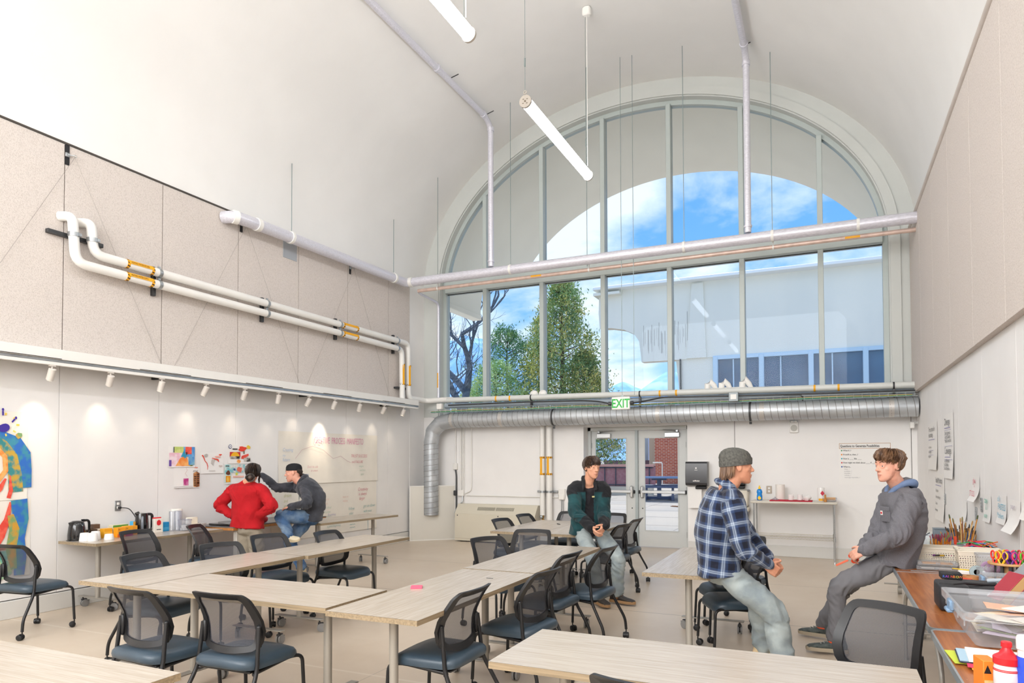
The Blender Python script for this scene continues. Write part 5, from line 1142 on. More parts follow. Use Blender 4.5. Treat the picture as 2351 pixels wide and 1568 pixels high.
def open_bin(r, c, w, l, h, m, taper=.9, rim=.012, ang=0, ribs=0, name='tub'):
    """open topped plastic box, w along local x, l along local y"""
    Mb = T3(c, ang); t = .003
    def ring(s_, z, k=5):
        o = []; rad = .03*min(1, w/.2)
        for (sx, sy, a0) in ((1, 1, 0), (-1, 1, 90), (-1, -1, 180), (1, -1, 270)):
            for a in np.linspace(a0, a0+90, k): o.append((sx*(w/2*s_-rad)+rad*math.cos(math.radians(a)), sy*(l/2*s_-rad)+rad*math.sin(math.radians(a)), z))
        return o
    rs = [ring(taper*.9, .0), ring(taper, .006), ring(.97, h-rim*1.6), ring(.975, h-rim*1.5)]
    q = len(rs[0]); vs = [Mb @ Vector(p) for R_ in rs for p in R_]
    fs = [(k*q+i, k*q+(i+1) % q, (k+1)*q+(i+1) % q, (k+1)*q+i) for k in range(len(rs)-1) for i in range(q)]+[tuple(range(q-1, -1, -1))]
    part(MB().add(vs, fs), name, m, r, .8)
    rs = [ring(.975, h-rim*1.5), ring(1.03, h-rim*1.5), ring(1.035, h-.001), ring(1.0, h), ring(.98, h-rim)]
    vs = [Mb @ Vector(p) for R_ in rs for p in R_]; fs = [(k*q+i, k*q+(i+1) % q, (k+1)*q+(i+1) % q, (k+1)*q+i) for k in range(len(rs)-1) for i in range(q)]
    part(MB().add(vs, fs), 'rim', m, r, .8); return Mb
r = thing('clear_tub', 'clear tub of creamers and lids beside the clear cups', 'tub', (-7.17, 6.10, TH)); open_bin(r, (-7.17, 6.10, TH), .11, .13, .14, m_clear, .85)
for k in range(7): part(MB().lathe([(.016, 0), (.02, .03), (0, .031)], 12, c=(-7.19+.02*(k % 3), 6.07+.02*(k % 4), TH+.006+.031*(k//4))), 'creamer', m_cup, r)
r = thing('paper_towel_roll', 'white paper towel roll standing at the wall behind the clear tub', 'paper roll', (-7.46, 6.22, TH))
part(MB().lathe([(.02, 0), (.066, 0), (.067, .005), (.067, .245), (.066, .25), (.02, .25)], 28, c=(-7.46, 6.22, TH)), 'roll', mat('towel_paper', '#f0ece4', .8, bump=.3, bscale=90), r)
r = thing('speckled_tin', 'speckled grey tin with a white foam carton inside', 'tin', (-7.16, 6.20, TH)); r.location = (-7.20, 6.27, TH); r['_o'] = Vector((-7.20, 6.27, TH))
open_bin(r, (-7.20, 6.27, TH), .18, .22, .075, mat('speckle_tin', '#c9cac8', .5, col2='#55585a', scale=160, ramp=(.52, .6)), .95)
part(MB().box((-7.24, 6.26, TH+.10), (.03, .17, .10), bev=.01).box((-7.20, 6.26, TH+.045), (.12, .17, .05), bev=.012), 'foam_carton', mat('foam_cream', '#ece5d2', .7), r)
r = thing('griddle_pan', 'flat black griddle pan lying behind the red sweater', 'pan', (-7.15, 6.72, .751)); part(MB().box((-7.15, 6.72, .765), (.40, .36, .026), bev=.01), 'pan_body', m_kblk, r); part(MB().lathe([(.15, 0), (.15, .014), (.10, .018), (0, .018)], 24, c=(-7.15, 6.72, .778)), 'lid', mat('pan_lid', '#8b8a88', .35, .3), r)
r = thing('snack_bag', 'crumpled red and white snack bags on the brown edged table', 'bag', (-6.98, 7.02, .751))
m_redb = mat('red_foil', '#b9131f', .3, col2='#e23a3a', scale=18, bump=.6, bscale=16)
part(MB().sphere((-6.98, 6.95, .80), (.06, .09, .05), 14, 10), 'bag_body', m_redb, r); part(MB().sphere((-6.95, 7.10, .80), (.055, .07, .05), 12, 8), 'bag_body', m_redb, r); part(MB().box((-6.93, 7.01, .775), (.05, .07, .045), bev=.01), 'white_label', m_paper, r)
r = thing('sticky_note_pad', 'pink sticky note pad on the near table of the middle row', 'note pad', (-2.53, 3.97, TH)); part(MB().box((0, 0, .006), (.076, .076, .012), bev=.001, M=T3((-2.525, 3.97, TH), .5)), 'pad', mat('pink_pad', '#f0627e', .6), r)
r = thing('black_pen', 'small dark pen lying on the left one of the paired tables', 'pen', (-3.24, 8.55, TH)); part(MB().tube([(-3.28, 8.60, TH+.006), (-3.22, 8.53, TH+.006), (-3.20, 8.51, TH+.006)], [.005, .005, .002], 8), 'barrel', m_black, r)
r = thing('cable_grommet', 'tiny grey grommet strip in the near middle row table', 'grommet', (-2.24, 4.50, TH)); part(MB().box((-2.24, 4.50, TH+.001), (.05, .012, .002)), 'strip', m_steeld, r)

for o in list(COL.objects):                       # the whole tea service stands a hand's breadth nearer the camera end
    if o.parent is None and abs(o.location.z-TH) < .001 and o.location.x < -7.05 and 4.8 < o.location.y < 6.4 and o.name[:4] != 'trai': o.location.y -= .07
# ================================================================ stainless table items
ZS = .9325
r = thing('dish_soap', 'blue dish soap bottle with a yellow cap on the stainless table', 'bottle', (-1.0, 11.72, ZS))
part(MB().lathe([(.03, 0), (.042, .01), (.043, .07), (.036, .10), (.044, .13), (.036, .165), (.018, .18), (0, .18)], 20, c=(-1.0, 11.72, ZS), sy=.6), 'bottle', cmat('#1d86d6', .25), r, 1)
part(MB().lathe([(.018, .18), (.018, .205), (.01, .215), (.008, .235), (0, .236)], 14, c=(-1.0, 11.72, ZS), sy=.8), 'cap', cmat('#f3c51c', .35), r)
part(MB().prism(blobp(0, .04, .024, .03, 10, .2, 2), .001, (-1.0, 11.693, ZS), BR, BU), 'label_mark', cmat('#f3c51c'), r, None)
r = thing('paper_towel_roll', 'white paper towel roll standing on the stainless table', 'paper roll', (-.70, 11.9, ZS)); part(MB().lathe([(.02, 0), (.07, 0), (.07, .25), (.02, .25)], 26, c=(-.70, 11.9, ZS)), 'roll', MATS['towel_paper'], r)
r = thing('red_mat', 'red drying mat on the stainless table', 'mat', (-.55, 11.68, ZS)); part(MB().box((-.53, 11.68, ZS+.007), (.62, .32, .014), bev=.005), 'mat', mat('red_cloth', '#c41f3b', .8, bump=.5, bscale=120), r)
r = thing('glass_dish', 'small clear glass lid lying on the red mat', 'dish', (-.76, 11.62, ZS+.014)); part(MB().lathe([(.05, 0), (.052, .012), (.03, .03), (.01, .036), (.012, .05), (0, .052)], 18, c=(-.76, 11.62, ZS+.014)), 'lid', m_clear, r)
m_mug = mat('mug_white', '#f2f0ed', .25)
for (x, y, a, lab) in ((-.53, 11.66, -.6, 'white mug on the red mat, left of the two upright ones'), (-.40, 11.68, -.6, 'white mug on the red mat, right of the two upright ones'), (-.29, 11.62, 1.0, 'white mug lying tilted at the right end of the red mat')):
    r = thing('white_mug', lab, 'mug', (x, y, ZS+.014), 'white mugs on the red mat'); Mm = T3((x, y, ZS+.015), a)
    if a > 0: Mm = T3((x, y, ZS+.055), a) @ Matrix.Rotation(1.2, 4, 'Y') @ Matrix.Translation((0, 0, -.045))
    part(MB().lathe([(.034, 0), (.039, .004), (.040, .09), (.037, .09), (.036, .012), (0, .01)], 22, M=Mm), 'cup', m_mug, r); part(MB().tube([Mm @ Vector(p) for p in [(.038, 0, .075), (.062, 0, .07), (.066, 0, .04), (.039, 0, .02)]], .006, 8), 'handle', mat('mug_inside', '#b9322f' if 0 else '#e6e3df', .3), r, 1)
r = thing('wipes_canister', 'white wipes canister with a red diamond emblem on the stainless table', 'canister', (-.10, 11.82, ZS)); part(MB().lathe([(.05, 0), (.052, .006), (.052, .20), (.05, .21), (0, .215)], 24, c=(-.10, 11.82, ZS)), 'canister', m_mug, r)
part(MB().prism([(0, .085), (.03, .125), (0, .165), (-.03, .125)], .001, (-.08, 11.768, ZS), BR, BU), 'emblem', cmat('#c2183a'), r, None); part(MB().box((-.10, 11.77, ZS+.025), (.07, .004, .035)), 'yellow_band', cmat('#f0b01c'), r)
r = thing('spray_tip', 'small amber bottle in front of the wipes canister', 'bottle', (-.04, 11.66, ZS)); r.name = 'amber_bottle'; part(MB().lathe([(.022, 0), (.023, .03), (.014, .045), (.012, .11), (0, .112)], 14, c=(-.04, 11.66, ZS)), 'bottle', cmat('#b9761f', .3), r)
r = thing('clear_tray', 'clear tray of orange slats at the right of the stainless table', 'tray', (.05, 11.8, ZS)); open_bin(r, (.02, 11.86, ZS), .2, .26, .05, m_clear, .95)
for k in range(4): part(MB().box((.02, 11.78+.05*k, ZS+.03+.004*k), (.17, .012, .02)), 'slat', cmat('#e9a548'), r)

# ================================================================ clutter on the orange tables
ZO = .742
def basket(label, c, w, l, h, ang, handle=True):
    r = thing('woven_basket', label, 'basket', c, 'cream perforated baskets'); Mb = T3(c, ang); m = mat('basket_cream', '#e6dcca', .5); tp = .90
    mb = MB(); cs = [(-1, -1), (1, -1), (1, 1), (-1, 1)]
    for i in range(4):
        a, b_ = cs[i], cs[(i+1) % 4]; Ln = w if i % 2 == 0 else l; nu, nv = int(Ln/.0165), 7
        def P(u, v):
            s_ = tp+(1-tp)*v; return Mb @ Vector(((a[0]+(b_[0]-a[0])*u)*w/2*s_, (a[1]+(b_[1]-a[1])*u)*l/2*s_, v*h))
        for j in range(nv):
            for k in range(nu):
                u0, u1, v0, v1 = k/nu, (k+1)/nu, .08+.74*j/nv, .08+.74*(j+1)/nv; off = .2 if j % 2 else -.2
                um, vm = (u0+u1)/2+off*(u1-u0)*.5, (v0+v1)/2; ru, rv = (u1-u0)*.24, (v1-v0)*.28
                if handle and i == 0 and .36 < um < .64 and .52 < vm < .76: continue
                o = [P(u0, v0), P(u1, v0), P(u1, v1), P(u0, v1)]; q = [P(um-ru, vm-rv), P(um+ru, vm-rv), P(um+ru, vm+rv), P(um-ru, vm+rv)]
                mb.add(o+q, [(0, 1, 5, 4), (1, 2, 6, 5), (2, 3, 7, 6), (3, 0, 4, 7)])
        mb.add([P(0, 0), P(1, 0), P(1, .08), P(0, .08)], [(0, 1, 2, 3)]); mb.add([P(0, .82), P(1, .82), P(1, 1), P(0, 1)], [(0, 1, 2, 3)])
    ob = part(mb, 'basket_wall', m, r, None); sd = ob.modifiers.new('s', 'SOLIDIFY'); sd.thickness = .003; sd.offset = 0
    part(MB().add([Mb @ Vector((x*w/2*tp, y*l/2*tp, .003)) for x, y in cs], [(0, 1, 2, 3)]), 'base', m, r, None)
    part(MB().tube([Mb @ Vector((x*w/2, y*l/2, h)) for x, y in ((-1, -1), (-.33, -1), (.33, -1), (1, -1), (1, 1), (-1, 1))], .006, 8, closed=True), 'rim', m, r); return r, Mb
rb, Mb = basket('cream perforated basket with a handle slot beside the grey shirt', (.79, 6.46, ZO), .29, .24, .145, -.05)
for k in range(6): part(MB().cyl(Mb @ Vector((-.08+.03*k, -.09+.01*k, .085)), Mb @ Vector((-.02+.03*k, -.08, .09)), .006, 7), 'marker', cmat(['#7a2c8c', '#1d1d20', '#e9b624', '#1d1d20', '#c8328a', '#2a2a2c'][k]), rb)
basket('cream perforated basket behind the clear tub of ribbon', (1.04, 6.28, ZO), .30, .30, .155, -.04, False)
# clear flat cases
for k, (dx, lab) in enumerate(((0, 'clear flat plastic case, lower of the pair under the cream basket'), (.01, 'clear flat plastic case, upper of the pair under the cream basket'))):
    r = thing('flat_case', lab, 'case', (.745, 6.20, ZO+.034*k), 'clear flat cases'); part(MB().box((.745+dx, 6.20+.015*k, ZO+.016+.034*k), (.27, .13, .030), bev=.005), 'case', m_clear2, r); part(MB().box((.745+dx, 6.20+.015*k, ZO+.016+.034*k), (.2, .08, .008)), 'contents', cmat('#e2a15a' if k else '#d9d2c6'), r); part(MB().box((.745+dx, 6.134+.015*k, ZO+.02+.034*k), (.03, .006, .016), bev=.002), 'latch', m_clear2, r)
r = thing('metal_ruler', 'thin metal ruler lying across the orange table', 'ruler', (.68, 6.06, ZO)); part(MB().box((.70, 6.07, ZO+.002), (.27, .026, .003), M=T3((0, 0, 0))), 'blade', m_alu, r)
r = thing('yellow_pencil', 'yellow pencil lying behind the roll of tape', 'pencil', (.95, 6.04, ZO)); part(MB().tube([(.84, 6.10, ZO+.03), (.99, 6.02, ZO+.03), (1.0, 6.015, ZO+.03)], [.004, .004, .001], 6), 'barrel', cmat('#ecc62b'), r); part(MB().box((.93, 6.05, ZO+.013), (.12, .06, .026), bev=.004), 'eraser_block', m_paper, r)
# clear tub with pink ribbon
r = thing('clear_tub', 'clear tub of pink and lilac ribbon in front of the right basket', 'tub', (1.07, 6.02, ZO)); Mt = open_bin(r, (1.075, 6.03, ZO), .19, .16, .16, m_clear2, .86)
for k, c in enumerate(('#c98ac4', '#e0a7cf', '#b48ad6')): part(MB().tube([(1.05+.04*k+.035*math.cos(a), 6.02+.02*k, ZO+.06+.035*math.sin(a)) for a in np.linspace(0, 2*PI, 15)[:-1]], .012, 6, closed=True, flat=.5), 'ribbon_roll', cmat(c), r)
r = thing('glass_jar', 'small clear jar with a lid in front of the ribbon tub', 'jar', (1.0, 5.86, ZO)); part(MB().lathe([(.045, 0), (.05, .008), (.05, .055), (.047, .065), (.052, .066), (.052, .085), (0, .086)], 22, c=(1.0, 5.84, ZO)), 'jar', m_clear2, r, .8)
for x, y, lab, c in ((.90, 5.74, 'roll of brown printed tape on the orange table', '#b98452'), (.955, 5.86, 'pale blue tape roll standing behind the printed one', '#a9bcc0'), (.80, 5.86, 'wide white tape roll lying flat on the orange table', '#ebe6df')):
    r = thing('tape_roll', lab, 'tape', (x, y, ZO), 'tape rolls')
    part(MB().lathe([(.028, 0), (.05, 0), (.05, .035), (.028, .035), (.028, 0)], 24, c=(x, y, ZO)) if c != '#a9bcc0' else MB().lathe([(.02, -.01), (.045, -.01), (.045, .01), (.02, .01), (.02, -.01)], 22, M=Matrix.Translation((x, y, ZO+.046)) @ Matrix.Rotation(PI/2, 4, 'X')), 'tape', cmat(c, .5), r)
r = thing('tape_core', 'red edged tape roll under the brown printed one', 'tape', (.87, 5.68, ZO)); part(MB().lathe([(.03, 0), (.052, 0), (.052, .022), (.03, .022), (.03, 0)], 24, c=(.845, 5.68, ZO)), 'tape', cmat('#d9573f'), r)
r = thing('pencil_tin', 'black flat box with rainbow lettering on top of the black bag', 'box', (.665, 4.90, ZO+.132)); part(MB().box((.665, 4.90, ZO+.151), (.11, .10, .036), bev=.004), 'box', m_black, r)
for k, c in enumerate(('#3f6fd0', '#8a3fc0', '#d0368a', '#d94a35', '#e28a2c', '#d9c23a', '#e07a2c')): texts([('RAINBOW'[k], .02, (.617+.0135*k, 4.849, ZO+.144), BR, BU, {})], cmat(c), r)
r = thing('black_bag', 'black zipped fabric bag standing on the orange table', 'bag', (.70, 5.0, ZO))
m_bag = mat('bag_black', '#26272b', .55, bump=.4, bscale=9, var=.2, scale=6)
def puff(c, d, e=.5, n=20, m=12):
    vs = []; 
    for i in range(m+1):
        ph = -PI/2+PI*i/m
        for k in range(n):
            a = 2*PI*k/n; f = lambda t, q: math.copysign(abs(t)**q, t)
            vs.append((c[0]+d[0]/2*f(math.cos(ph), e)*f(math.cos(a), e), c[1]+d[1]/2*f(math.cos(ph), e)*f(math.sin(a), e), c[2]+d[2]/2*f(math.sin(ph), e)))
    return MB().add(vs, [(i*n+k, i*n+(k+1) % n, (i+1)*n+(k+1) % n, (i+1)*n+k) for i in range(m) for k in range(n)])
part(puff((.635, 4.66, ZO+.073), (.15, .26, .146), .2), 'front_pocket', m_bag, r, 2); part(puff((.76, 4.79, ZO+.066), (.28, .28, .132), .22), 'bag_body', m_bag, r, 2)
part(MB().tube([(.57, 4.60, ZO+.142), (.63, 4.57, ZO+.147), (.70, 4.64, ZO+.147), (.80, 4.70, ZO+.137), (.88, 4.73, ZO+.133)], .007, 8), 'zip_edge', m_black, r); part(MB().tube([(.84, 4.84, ZO+.14), (.90, 4.82, ZO+.15), (.96, 4.80, ZO+.14)], .012, 8), 'tube_handle', cmat('#a9b2bb'), r)
# paint brush tub, pipe cleaners, pencils etc. farther back
def stick_bunch(name, label, cat, c, n, rad, h0, h1, cols, tipcols, thick=.004, seed=1, spread=.25, holder=None):
    rd = random.Random(seed); r = thing(name, label, cat, c)
    if holder: holder(r)
    for k in range(n):
        a, q = rd.random()*2*PI, rad*math.sqrt(rd.random()); x, y = c[0]+q*math.cos(a), c[1]+q*math.sin(a); L_ = h0+(h1-h0)*rd.random()
        d = Vector((math.cos(a)*spread*rd.random(), math.sin(a)*spread*rd.random(), 1)).normalized(); p = Vector((x, y, c[2]+.01)); e_ = p+d*L_
        st = part(MB().cyl(p, e_, thick, 6), 'stick', cmat(cols[k % len(cols)]), r); part(MB().tube([e_, e_+d*.012, e_+d*.03, e_+d*.04], [thick*1.15, thick*1.3, thick*1.1, thick*.3], 6), 'tip', cmat(tipcols[k % len(tipcols)]), st)
    return r
def cup_holder(c, rad, h, m): return lambda r: part(MB().lathe([(rad*.9, 0), (rad, .005), (rad, h), (rad-.003, h), (rad-.004, .008), (0, .006)], 20, c=c), 'holder', m, r)
stick_bunch('pencil_cup', 'cup full of orange pencils with pink erasers behind the left basket', 'pencil cup', (.87, 6.95, ZO), 34, .065, .13, .165, ['#e58a1e', '#ea9a2a', '#d97a1a', '#e58a1e', '#4f6f8a'], ['#8a3050', '#a8445f', '#7a8a4a'], .0042, 3, .25, cup_holder((.87, 6.95, ZO), .075, .11, m_clear2))
stick_bunch('brush_tub', 'tub crowded with paint brushes at the right wall', 'paint brushes', (1.12, 7.66, .745), 46, .10, .12, .20, ['#b9742f', '#8a4a22', '#c98a3a', '#3f5f96', '#d9a04a'], ['#4b3a2a', '#7a5a3a', '#2f2a26', '#b98f55'], .0045, 5, .5, cup_holder((1.12, 7.66, .74), .118, .10, m_clear2))
stick_bunch('tall_brushes', 'few tall paint brushes rising above the brush tub', 'paint brushes', (1.10, 7.40, .745), 6, .06, .24, .30, ['#c98a3a', '#8a4a22', '#d9b070'], ['#4f5a33', '#8a7a45', '#b98f55'], .005, 11, .35, cup_holder((1.10, 7.40, .74), .07, .10, m_clear2))
stick_bunch('glue_sticks', 'bundle of white glue sticks behind the grey shirt', 'glue sticks', (.72, 6.90, ZO), 9, .06, .10, .16, ['#dfe9e6'], ['#e9f0ee'], .008, 8, .7)
r = thing('orange_marker', 'single orange tipped marker standing between the pencils and trays', 'marker', (.99, 7.05, ZO)); part(MB().lathe([(.009, 0), (.010, .12), (.012, .122), (.011, .17), (.006, .185), (0, .186)], 12, c=(.99, 7.0, ZO)), 'marker', cmat('#ee4a22'), r)
r = thing('craft_tray', 'clear lidded tray with a black latch holding a heap of coloured pipe cleaners', 'tray', (1.07, 6.72, ZO)); open_bin(r, (1.06, 6.72, ZO), .33, .36, .125, m_clear2, .95)
part(MB().box((1.08, 6.535, ZO+.08), (.12, .012, .085), bev=.006), 'latch', m_black, r)
for k, c in enumerate(('#c87ab4', '#7a8fd0', '#b98ad0')): part(MB().box((1.0+.05*k, 6.68, ZO+.04), (.05, .2, .05), bev=.01), 'paper_roll', cmat(c), r)
rd = random.Random(4)
for k in range(26):
    c = ['#e23a3a', '#1f1f22', '#f0762a', '#3f8fd0', '#e8405f', '#3fa85a', '#f28a2c'][k % 7]; a = rd.random()*PI; x, y = 1.02+.16*rd.random(), 6.62+.16*rd.random(); L_ = .12+.08*rd.random(); z = ZO+.13+.035*rd.random()
    part(MB().tube([(x-L_*math.cos(a)*.5, y-L_*math.sin(a)*.5, z), (x, y, z+.02*rd.random()+.008), (x+L_*math.cos(a)*.5, y+L_*math.sin(a)*.5, z-.006+.03*rd.random())], .0042, 5), 'pipe_cleaner', cmat(c, .9), r)
r = thing('pink_stick', 'long pink stick lying across the pipe cleaner tray', 'stick', (1.08, 6.55, ZO+.127)); part(MB().cyl((1.0, 6.58, ZO+.135), (1.20, 6.50, ZO+.131), .005, 7), 'stick', cmat('#ef3f6a'), r)
for (x, y, w, l, h, col, lab) in ((.83, 8.0, .22, .16, .10, None, 'clear box with dark pens on the pale side table'), (1.04, 7.95, .20, .12, .16, '#75808a', 'grey plastic case behind the paint brushes'), (.80, 8.75, .24, .3, .05, '#eceae4', 'flat white lid on the pale side table'), (1.02, 7.15, .12, .10, .09, '#26262a', 'black box beside the brush tub'), (.74, 6.78, .2, .12, .06, '#dedbd4', 'stack of white cards behind the left basket')):
    z = .741
    r = thing('storage_box', lab, 'box', (x, y, z), 'storage boxes near the right wall')
    if col is None:
        open_bin(r, (x, y, z), w, l, h, m_clear2, .93)
        for k in range(5): part(MB().cyl((x-.08+.03*k, y-.05, z+h*.9), (x-.03+.03*k, y+.05, z+h+.01), .005, 6), 'pen', cmat('#2a3350'), r)
    else: part(MB().box((x, y, z+h/2), (w, l, h), bev=.006), 'box_body', cmat(col, .5), r); part(MB().box((x, y, z+h+.004), (w*1.03, l*1.03, .01), bev=.003), 'lid', cmat(col, .45), r)
r = thing('canvas_bag', 'blue and white canvas bag beyond the grey shirt', 'bag', (.86, 9.15, .741)); part(puff((.86, 9.2, .80), (.2, .24, .16), .6), 'bag_body', mat('canvas_blue', '#b9bfcd', .7, col2='#6a75a0', scale=16, ramp=(.5, .55)), r, 2)
# scissors caddy
r0 = thing('scissors_block', 'round wooden scissors holder with a black block on the orange table', 'holder', (1.13, 5.86, ZO))
part(MB().lathe([(.12, 0), (.125, .004), (.125, .02), (.03, .021), (.03, .145), (.115, .146), (.12, .152), (.12, .166), (0, .167)], 28, M=Matrix.Translation((1.13, 5.80, ZO)) @ Matrix.Diagonal((1, 1, .80, 1))), 'wood_stand', mat('pale_wood', '#d8ac74', .5, var=.1, scale=20), r0, .6)
SC = ['#f0382f', '#f3c326', '#6a2a86', '#f03a63', '#58c22a', '#ef5a8a', '#d02a2a', '#a86a4a', '#3f3a86', '#58c22a', '#f03a63', '#f3c326']
scl = ['red', 'yellow', 'purple', 'pink', 'lime green', 'rose', 'dark red', 'brown', 'navy', 'green', 'hot pink', 'amber']
for k, c in enumerate(SC):
    a = -2.4+k*.52 if k < 7 else -2.2+(k-7)*1.2; rad = .092 if k < 7 else .045
    x, y = 1.13+rad*math.cos(a-.3), 5.80+rad*math.sin(a-.3); z = ZO+.134
    r = thing('craft_scissors', '%s handled craft scissors standing in the %s of the round wooden holder' % (scl[k], 'outer ring' if k < 7 else 'middle'), 'scissors', (x, y, ZO+.02), 'craft scissors in the wooden holder')
    t_ = Vector((-math.sin(a-.3), math.cos(a-.3), 0)); mb = MB()
    for s_ in (-1, 1):
        cc = Vector((x, y, z+.052))+t_*(.021*s_); mb.tube([cc+t_*(.0165*math.cos(q))+Vector((0, 0, .026*math.sin(q))) for q in np.linspace(0, 2*PI, 17)[:-1]], .0055, 8, closed=True); mb.cyl(Vector((x, y, z-.01))+t_*.004*s_, cc-Vector((0, 0, .026)), .007, 8)
    part(mb, 'handles', cmat(c, .35), r, 1)
    part(MB().box((0, 0, -.062), (.016, .003, .115), M=Matrix.Translation((x, y, z-.004)) @ Matrix.Rotation(a-.3+PI/2, 4, 'Z')), 'blades', m_steeld, r); part(MB().box((0, 0, 0), (.026, .008, .02), bev=.003, M=Matrix.Translation((x, y, z+.008)) @ Matrix.Rotation(a-.3+PI/2, 4, 'Z')), 'pivot_grip', m_black, r)
# clear storage bins
def storage_bin(label, c, w, l, h, ang=0):
    r = thing('storage_bin', label, 'storage bin', c, 'clear storage bins'); M_ = open_bin(r, c, w, l, h, m_clear2, .86, .026, ang)
    part(MB().box((-w/2-.02, 0, h-.055), (.03, .09, .02), bev=.006, M=M_).box((-w/2-.012, 0, h-.03), (.02, .10, .05), bev=.006, M=M_), 'latch', mat('latch_blue', '#7f9dbb', .35), r)
    for y in np.linspace(-l*.4, l*.4, 4): part(MB().box((w/2*.985, y, h-.05), (.006, .008, .05), M=M_).box((-w/2*.985, y, h-.05), (.006, .008, .05), M=M_), 'rib', m_clear2, r)
    return r, M_
rd = random.Random(12)
r, Mb_ = storage_bin('large clear storage bin of papers nearest the camera on the orange tables', (.885, 4.02, ZO), .66, .66, .165)
def bin_papers(r, Mb_, n, w, l, z0, z1, cols):
    for k in range(n):
        z = z0+(z1-z0)*k/n; M_ = Mb_ @ Matrix.Translation((w*(rd.random()-.5), l*(rd.random()-.5), z)) @ Matrix.Rotation(rd.random()*3, 4, 'Z') @ Matrix.Rotation((rd.random()-.5)*.35, 4, 'X')
        part(MB().box((0, 0, 0), (.14+.12*rd.random(), .10+.1*rd.random(), .003), M=M_), 'paper_scrap', cmat(cols[k % len(cols)], .7), r, None)
bin_papers(r, Mb_, 26, .3, .3, .015, .085, ['#dccfae', '#cfd6d2', '#7f9a6a', '#b9b2c4', '#e6dcc8', '#8f8f96', '#e9e4da', '#c9ab8a', '#a6b8a0', '#d2c2d8'])
bin_papers(r, Mb_, 8, .36, .36, .09, .12, ['#efe4d2', '#e9d9c0', '#dfb49a', '#f1ece2'])
for k, (x, y, a) in enumerate(((-.05, -.12, .3), (.03, -.13, -.2), (.10, -.14, .5))): part(MB().prism([(-.06, 0), (.07, 0), (.06, .08), (.0, .06), (-.04, .085)], .002, Mb_ @ Vector((x, y-.14, .012)), (math.cos(a), math.sin(a), 0), (0, .3, 1)), 'torn_card', cmat(['#cdb98c', '#e2d6bb', '#6f6672'][k], .8), r, None)
r, Mb_ = storage_bin('clear storage bin with a red book, middle of the three bins', (.93, 4.70, ZO), .46, .36, .125)
part(MB().box((0, 0, 0), (.05, .14, .02), M=Mb_ @ Matrix.Translation((-.1, .02, .08)) @ Matrix.Rotation(.6, 4, 'Y')), 'white_card', m_paper, r)
rk = thing('red_book', 'thick red hardback book leaning in the middle clear bin', 'book', (1.02, 4.72, ZO+.02)); Mk = Matrix.Translation((.90, 4.62, ZO+.135)) @ Matrix.Rotation(.30, 4, 'Z') @ Matrix.Rotation(.72, 4, 'Y')
part(MB().box((-.024, 0, 0), (.005, .14, .19), bev=.002, M=Mk).box((.024, 0, 0), (.005, .14, .19), bev=.002, M=Mk).box((0, .069, 0), (.052, .005, .19), M=Mk), 'cover', cmat('#a8303c', .5), rk); part(MB().box((0, -.004, 0), (.043, .13, .18), M=Mk), 'page_block', mat('old_pages', '#caa06a', .8), rk)
for k in range(3):
    rk = thing('dvd_case', ['clear grey disc case leaning behind the red book', 'pale paperback leaning right of the red book', 'grey paperback at the right edge of the middle bin'][k], ['case', 'book', 'book'][k], (1.08+.04*k, 4.8-.08*k, ZO+.02)); Mk = Matrix.Translation((1.02+.03*k, 4.84-.12*k, ZO+.20-.03*k)) @ Matrix.Rotation(.3, 4, 'Z') @ Matrix.Rotation(.75, 4, 'Y')
    part(MB().box((0, 0, 0), (.016, .14, .20), bev=.003, M=Mk), 'cover', m_clear2 if k == 0 else cmat(['', '#d9d2c6', '#a8a5a0'][k], .5), rk)
    part(MB().box((.0, 0, 0), (.009, .13, .19), M=Mk), 'inner', cmat(['#8c8a90', '#efe9dc', '#d9d6d0'][k]), rk)
storage_bin('low clear storage bin farthest of the three, behind the black bag', (1.04, 5.22, ZO), .30, .26, .12)
r = thing('craft_box', 'small printed craft box beside the scissors holder', 'box', (1.15, 5.52, ZO)); part(MB().box((1.15, 5.52, ZO+.05), (.1, .12, .10), bev=.003), 'box_body', mat('confetti_print', '#e9e4ec', .5, col2='#b84a8a', scale=60, ramp=(.55, .6)), r)
r = thing('washi_tape', 'small roll of coloured washi tape beside the glass jar', 'tape', (1.10, 5.62, ZO)); part(MB().lathe([(.02, 0), (.034, 0), (.034, .03), (.02, .03), (.02, 0)], 20, c=(1.04, 5.62, ZO)), 'tape', cmat('#8fb8a8'), r)
# paper pile, crayon box, bottles on the near table
for k, (c, dx, dy, a, lab) in enumerate((('#f0812c', .07, -.03, .12, 'orange paper sheet at the bottom of the pile'), ('#c9d64a', -.03, .13, .05, 'lime green paper sheet sticking out at the left of the pile'), ('#f2a93a', .03, .02, -.08, 'amber paper sheet in the pile'), ('#e8385f', .02, .04, -.10, 'hot pink paper sheet in the pile'), ('#3a4252', -.005, .10, -.06, 'navy paper sheet in the pile'), ('#a8c4d6', .0, .11, -.07, 'pale blue paper sheet in the pile'), ('#f3f0ea', .03, .09, -.08, 'white paper stack on top of the coloured pile'))):
    th = .003 if k < 6 else .012; z = ZO+.0035*k
    r = thing('paper_sheet', lab, 'paper', (.62+dx, 3.40+dy, z), 'coloured paper pile'); part(MB().box((0, 0, th/2), (.28, .21, th), M=T3((.635+dx, 3.38+dy, z), a)), 'sheet', cmat(c, .7), r, None)
r = thing('crayon_box', 'orange crayon box with a dark emblem in front of the paper pile', 'box', (.60, 3.08, ZO)); part(MB().box((0, 0, .07), (.05, .09, .11), bev=.002, M=T3((.527, 3.10, ZO-.015), .2)), 'box_body', cmat('#f0872a', .5), r)
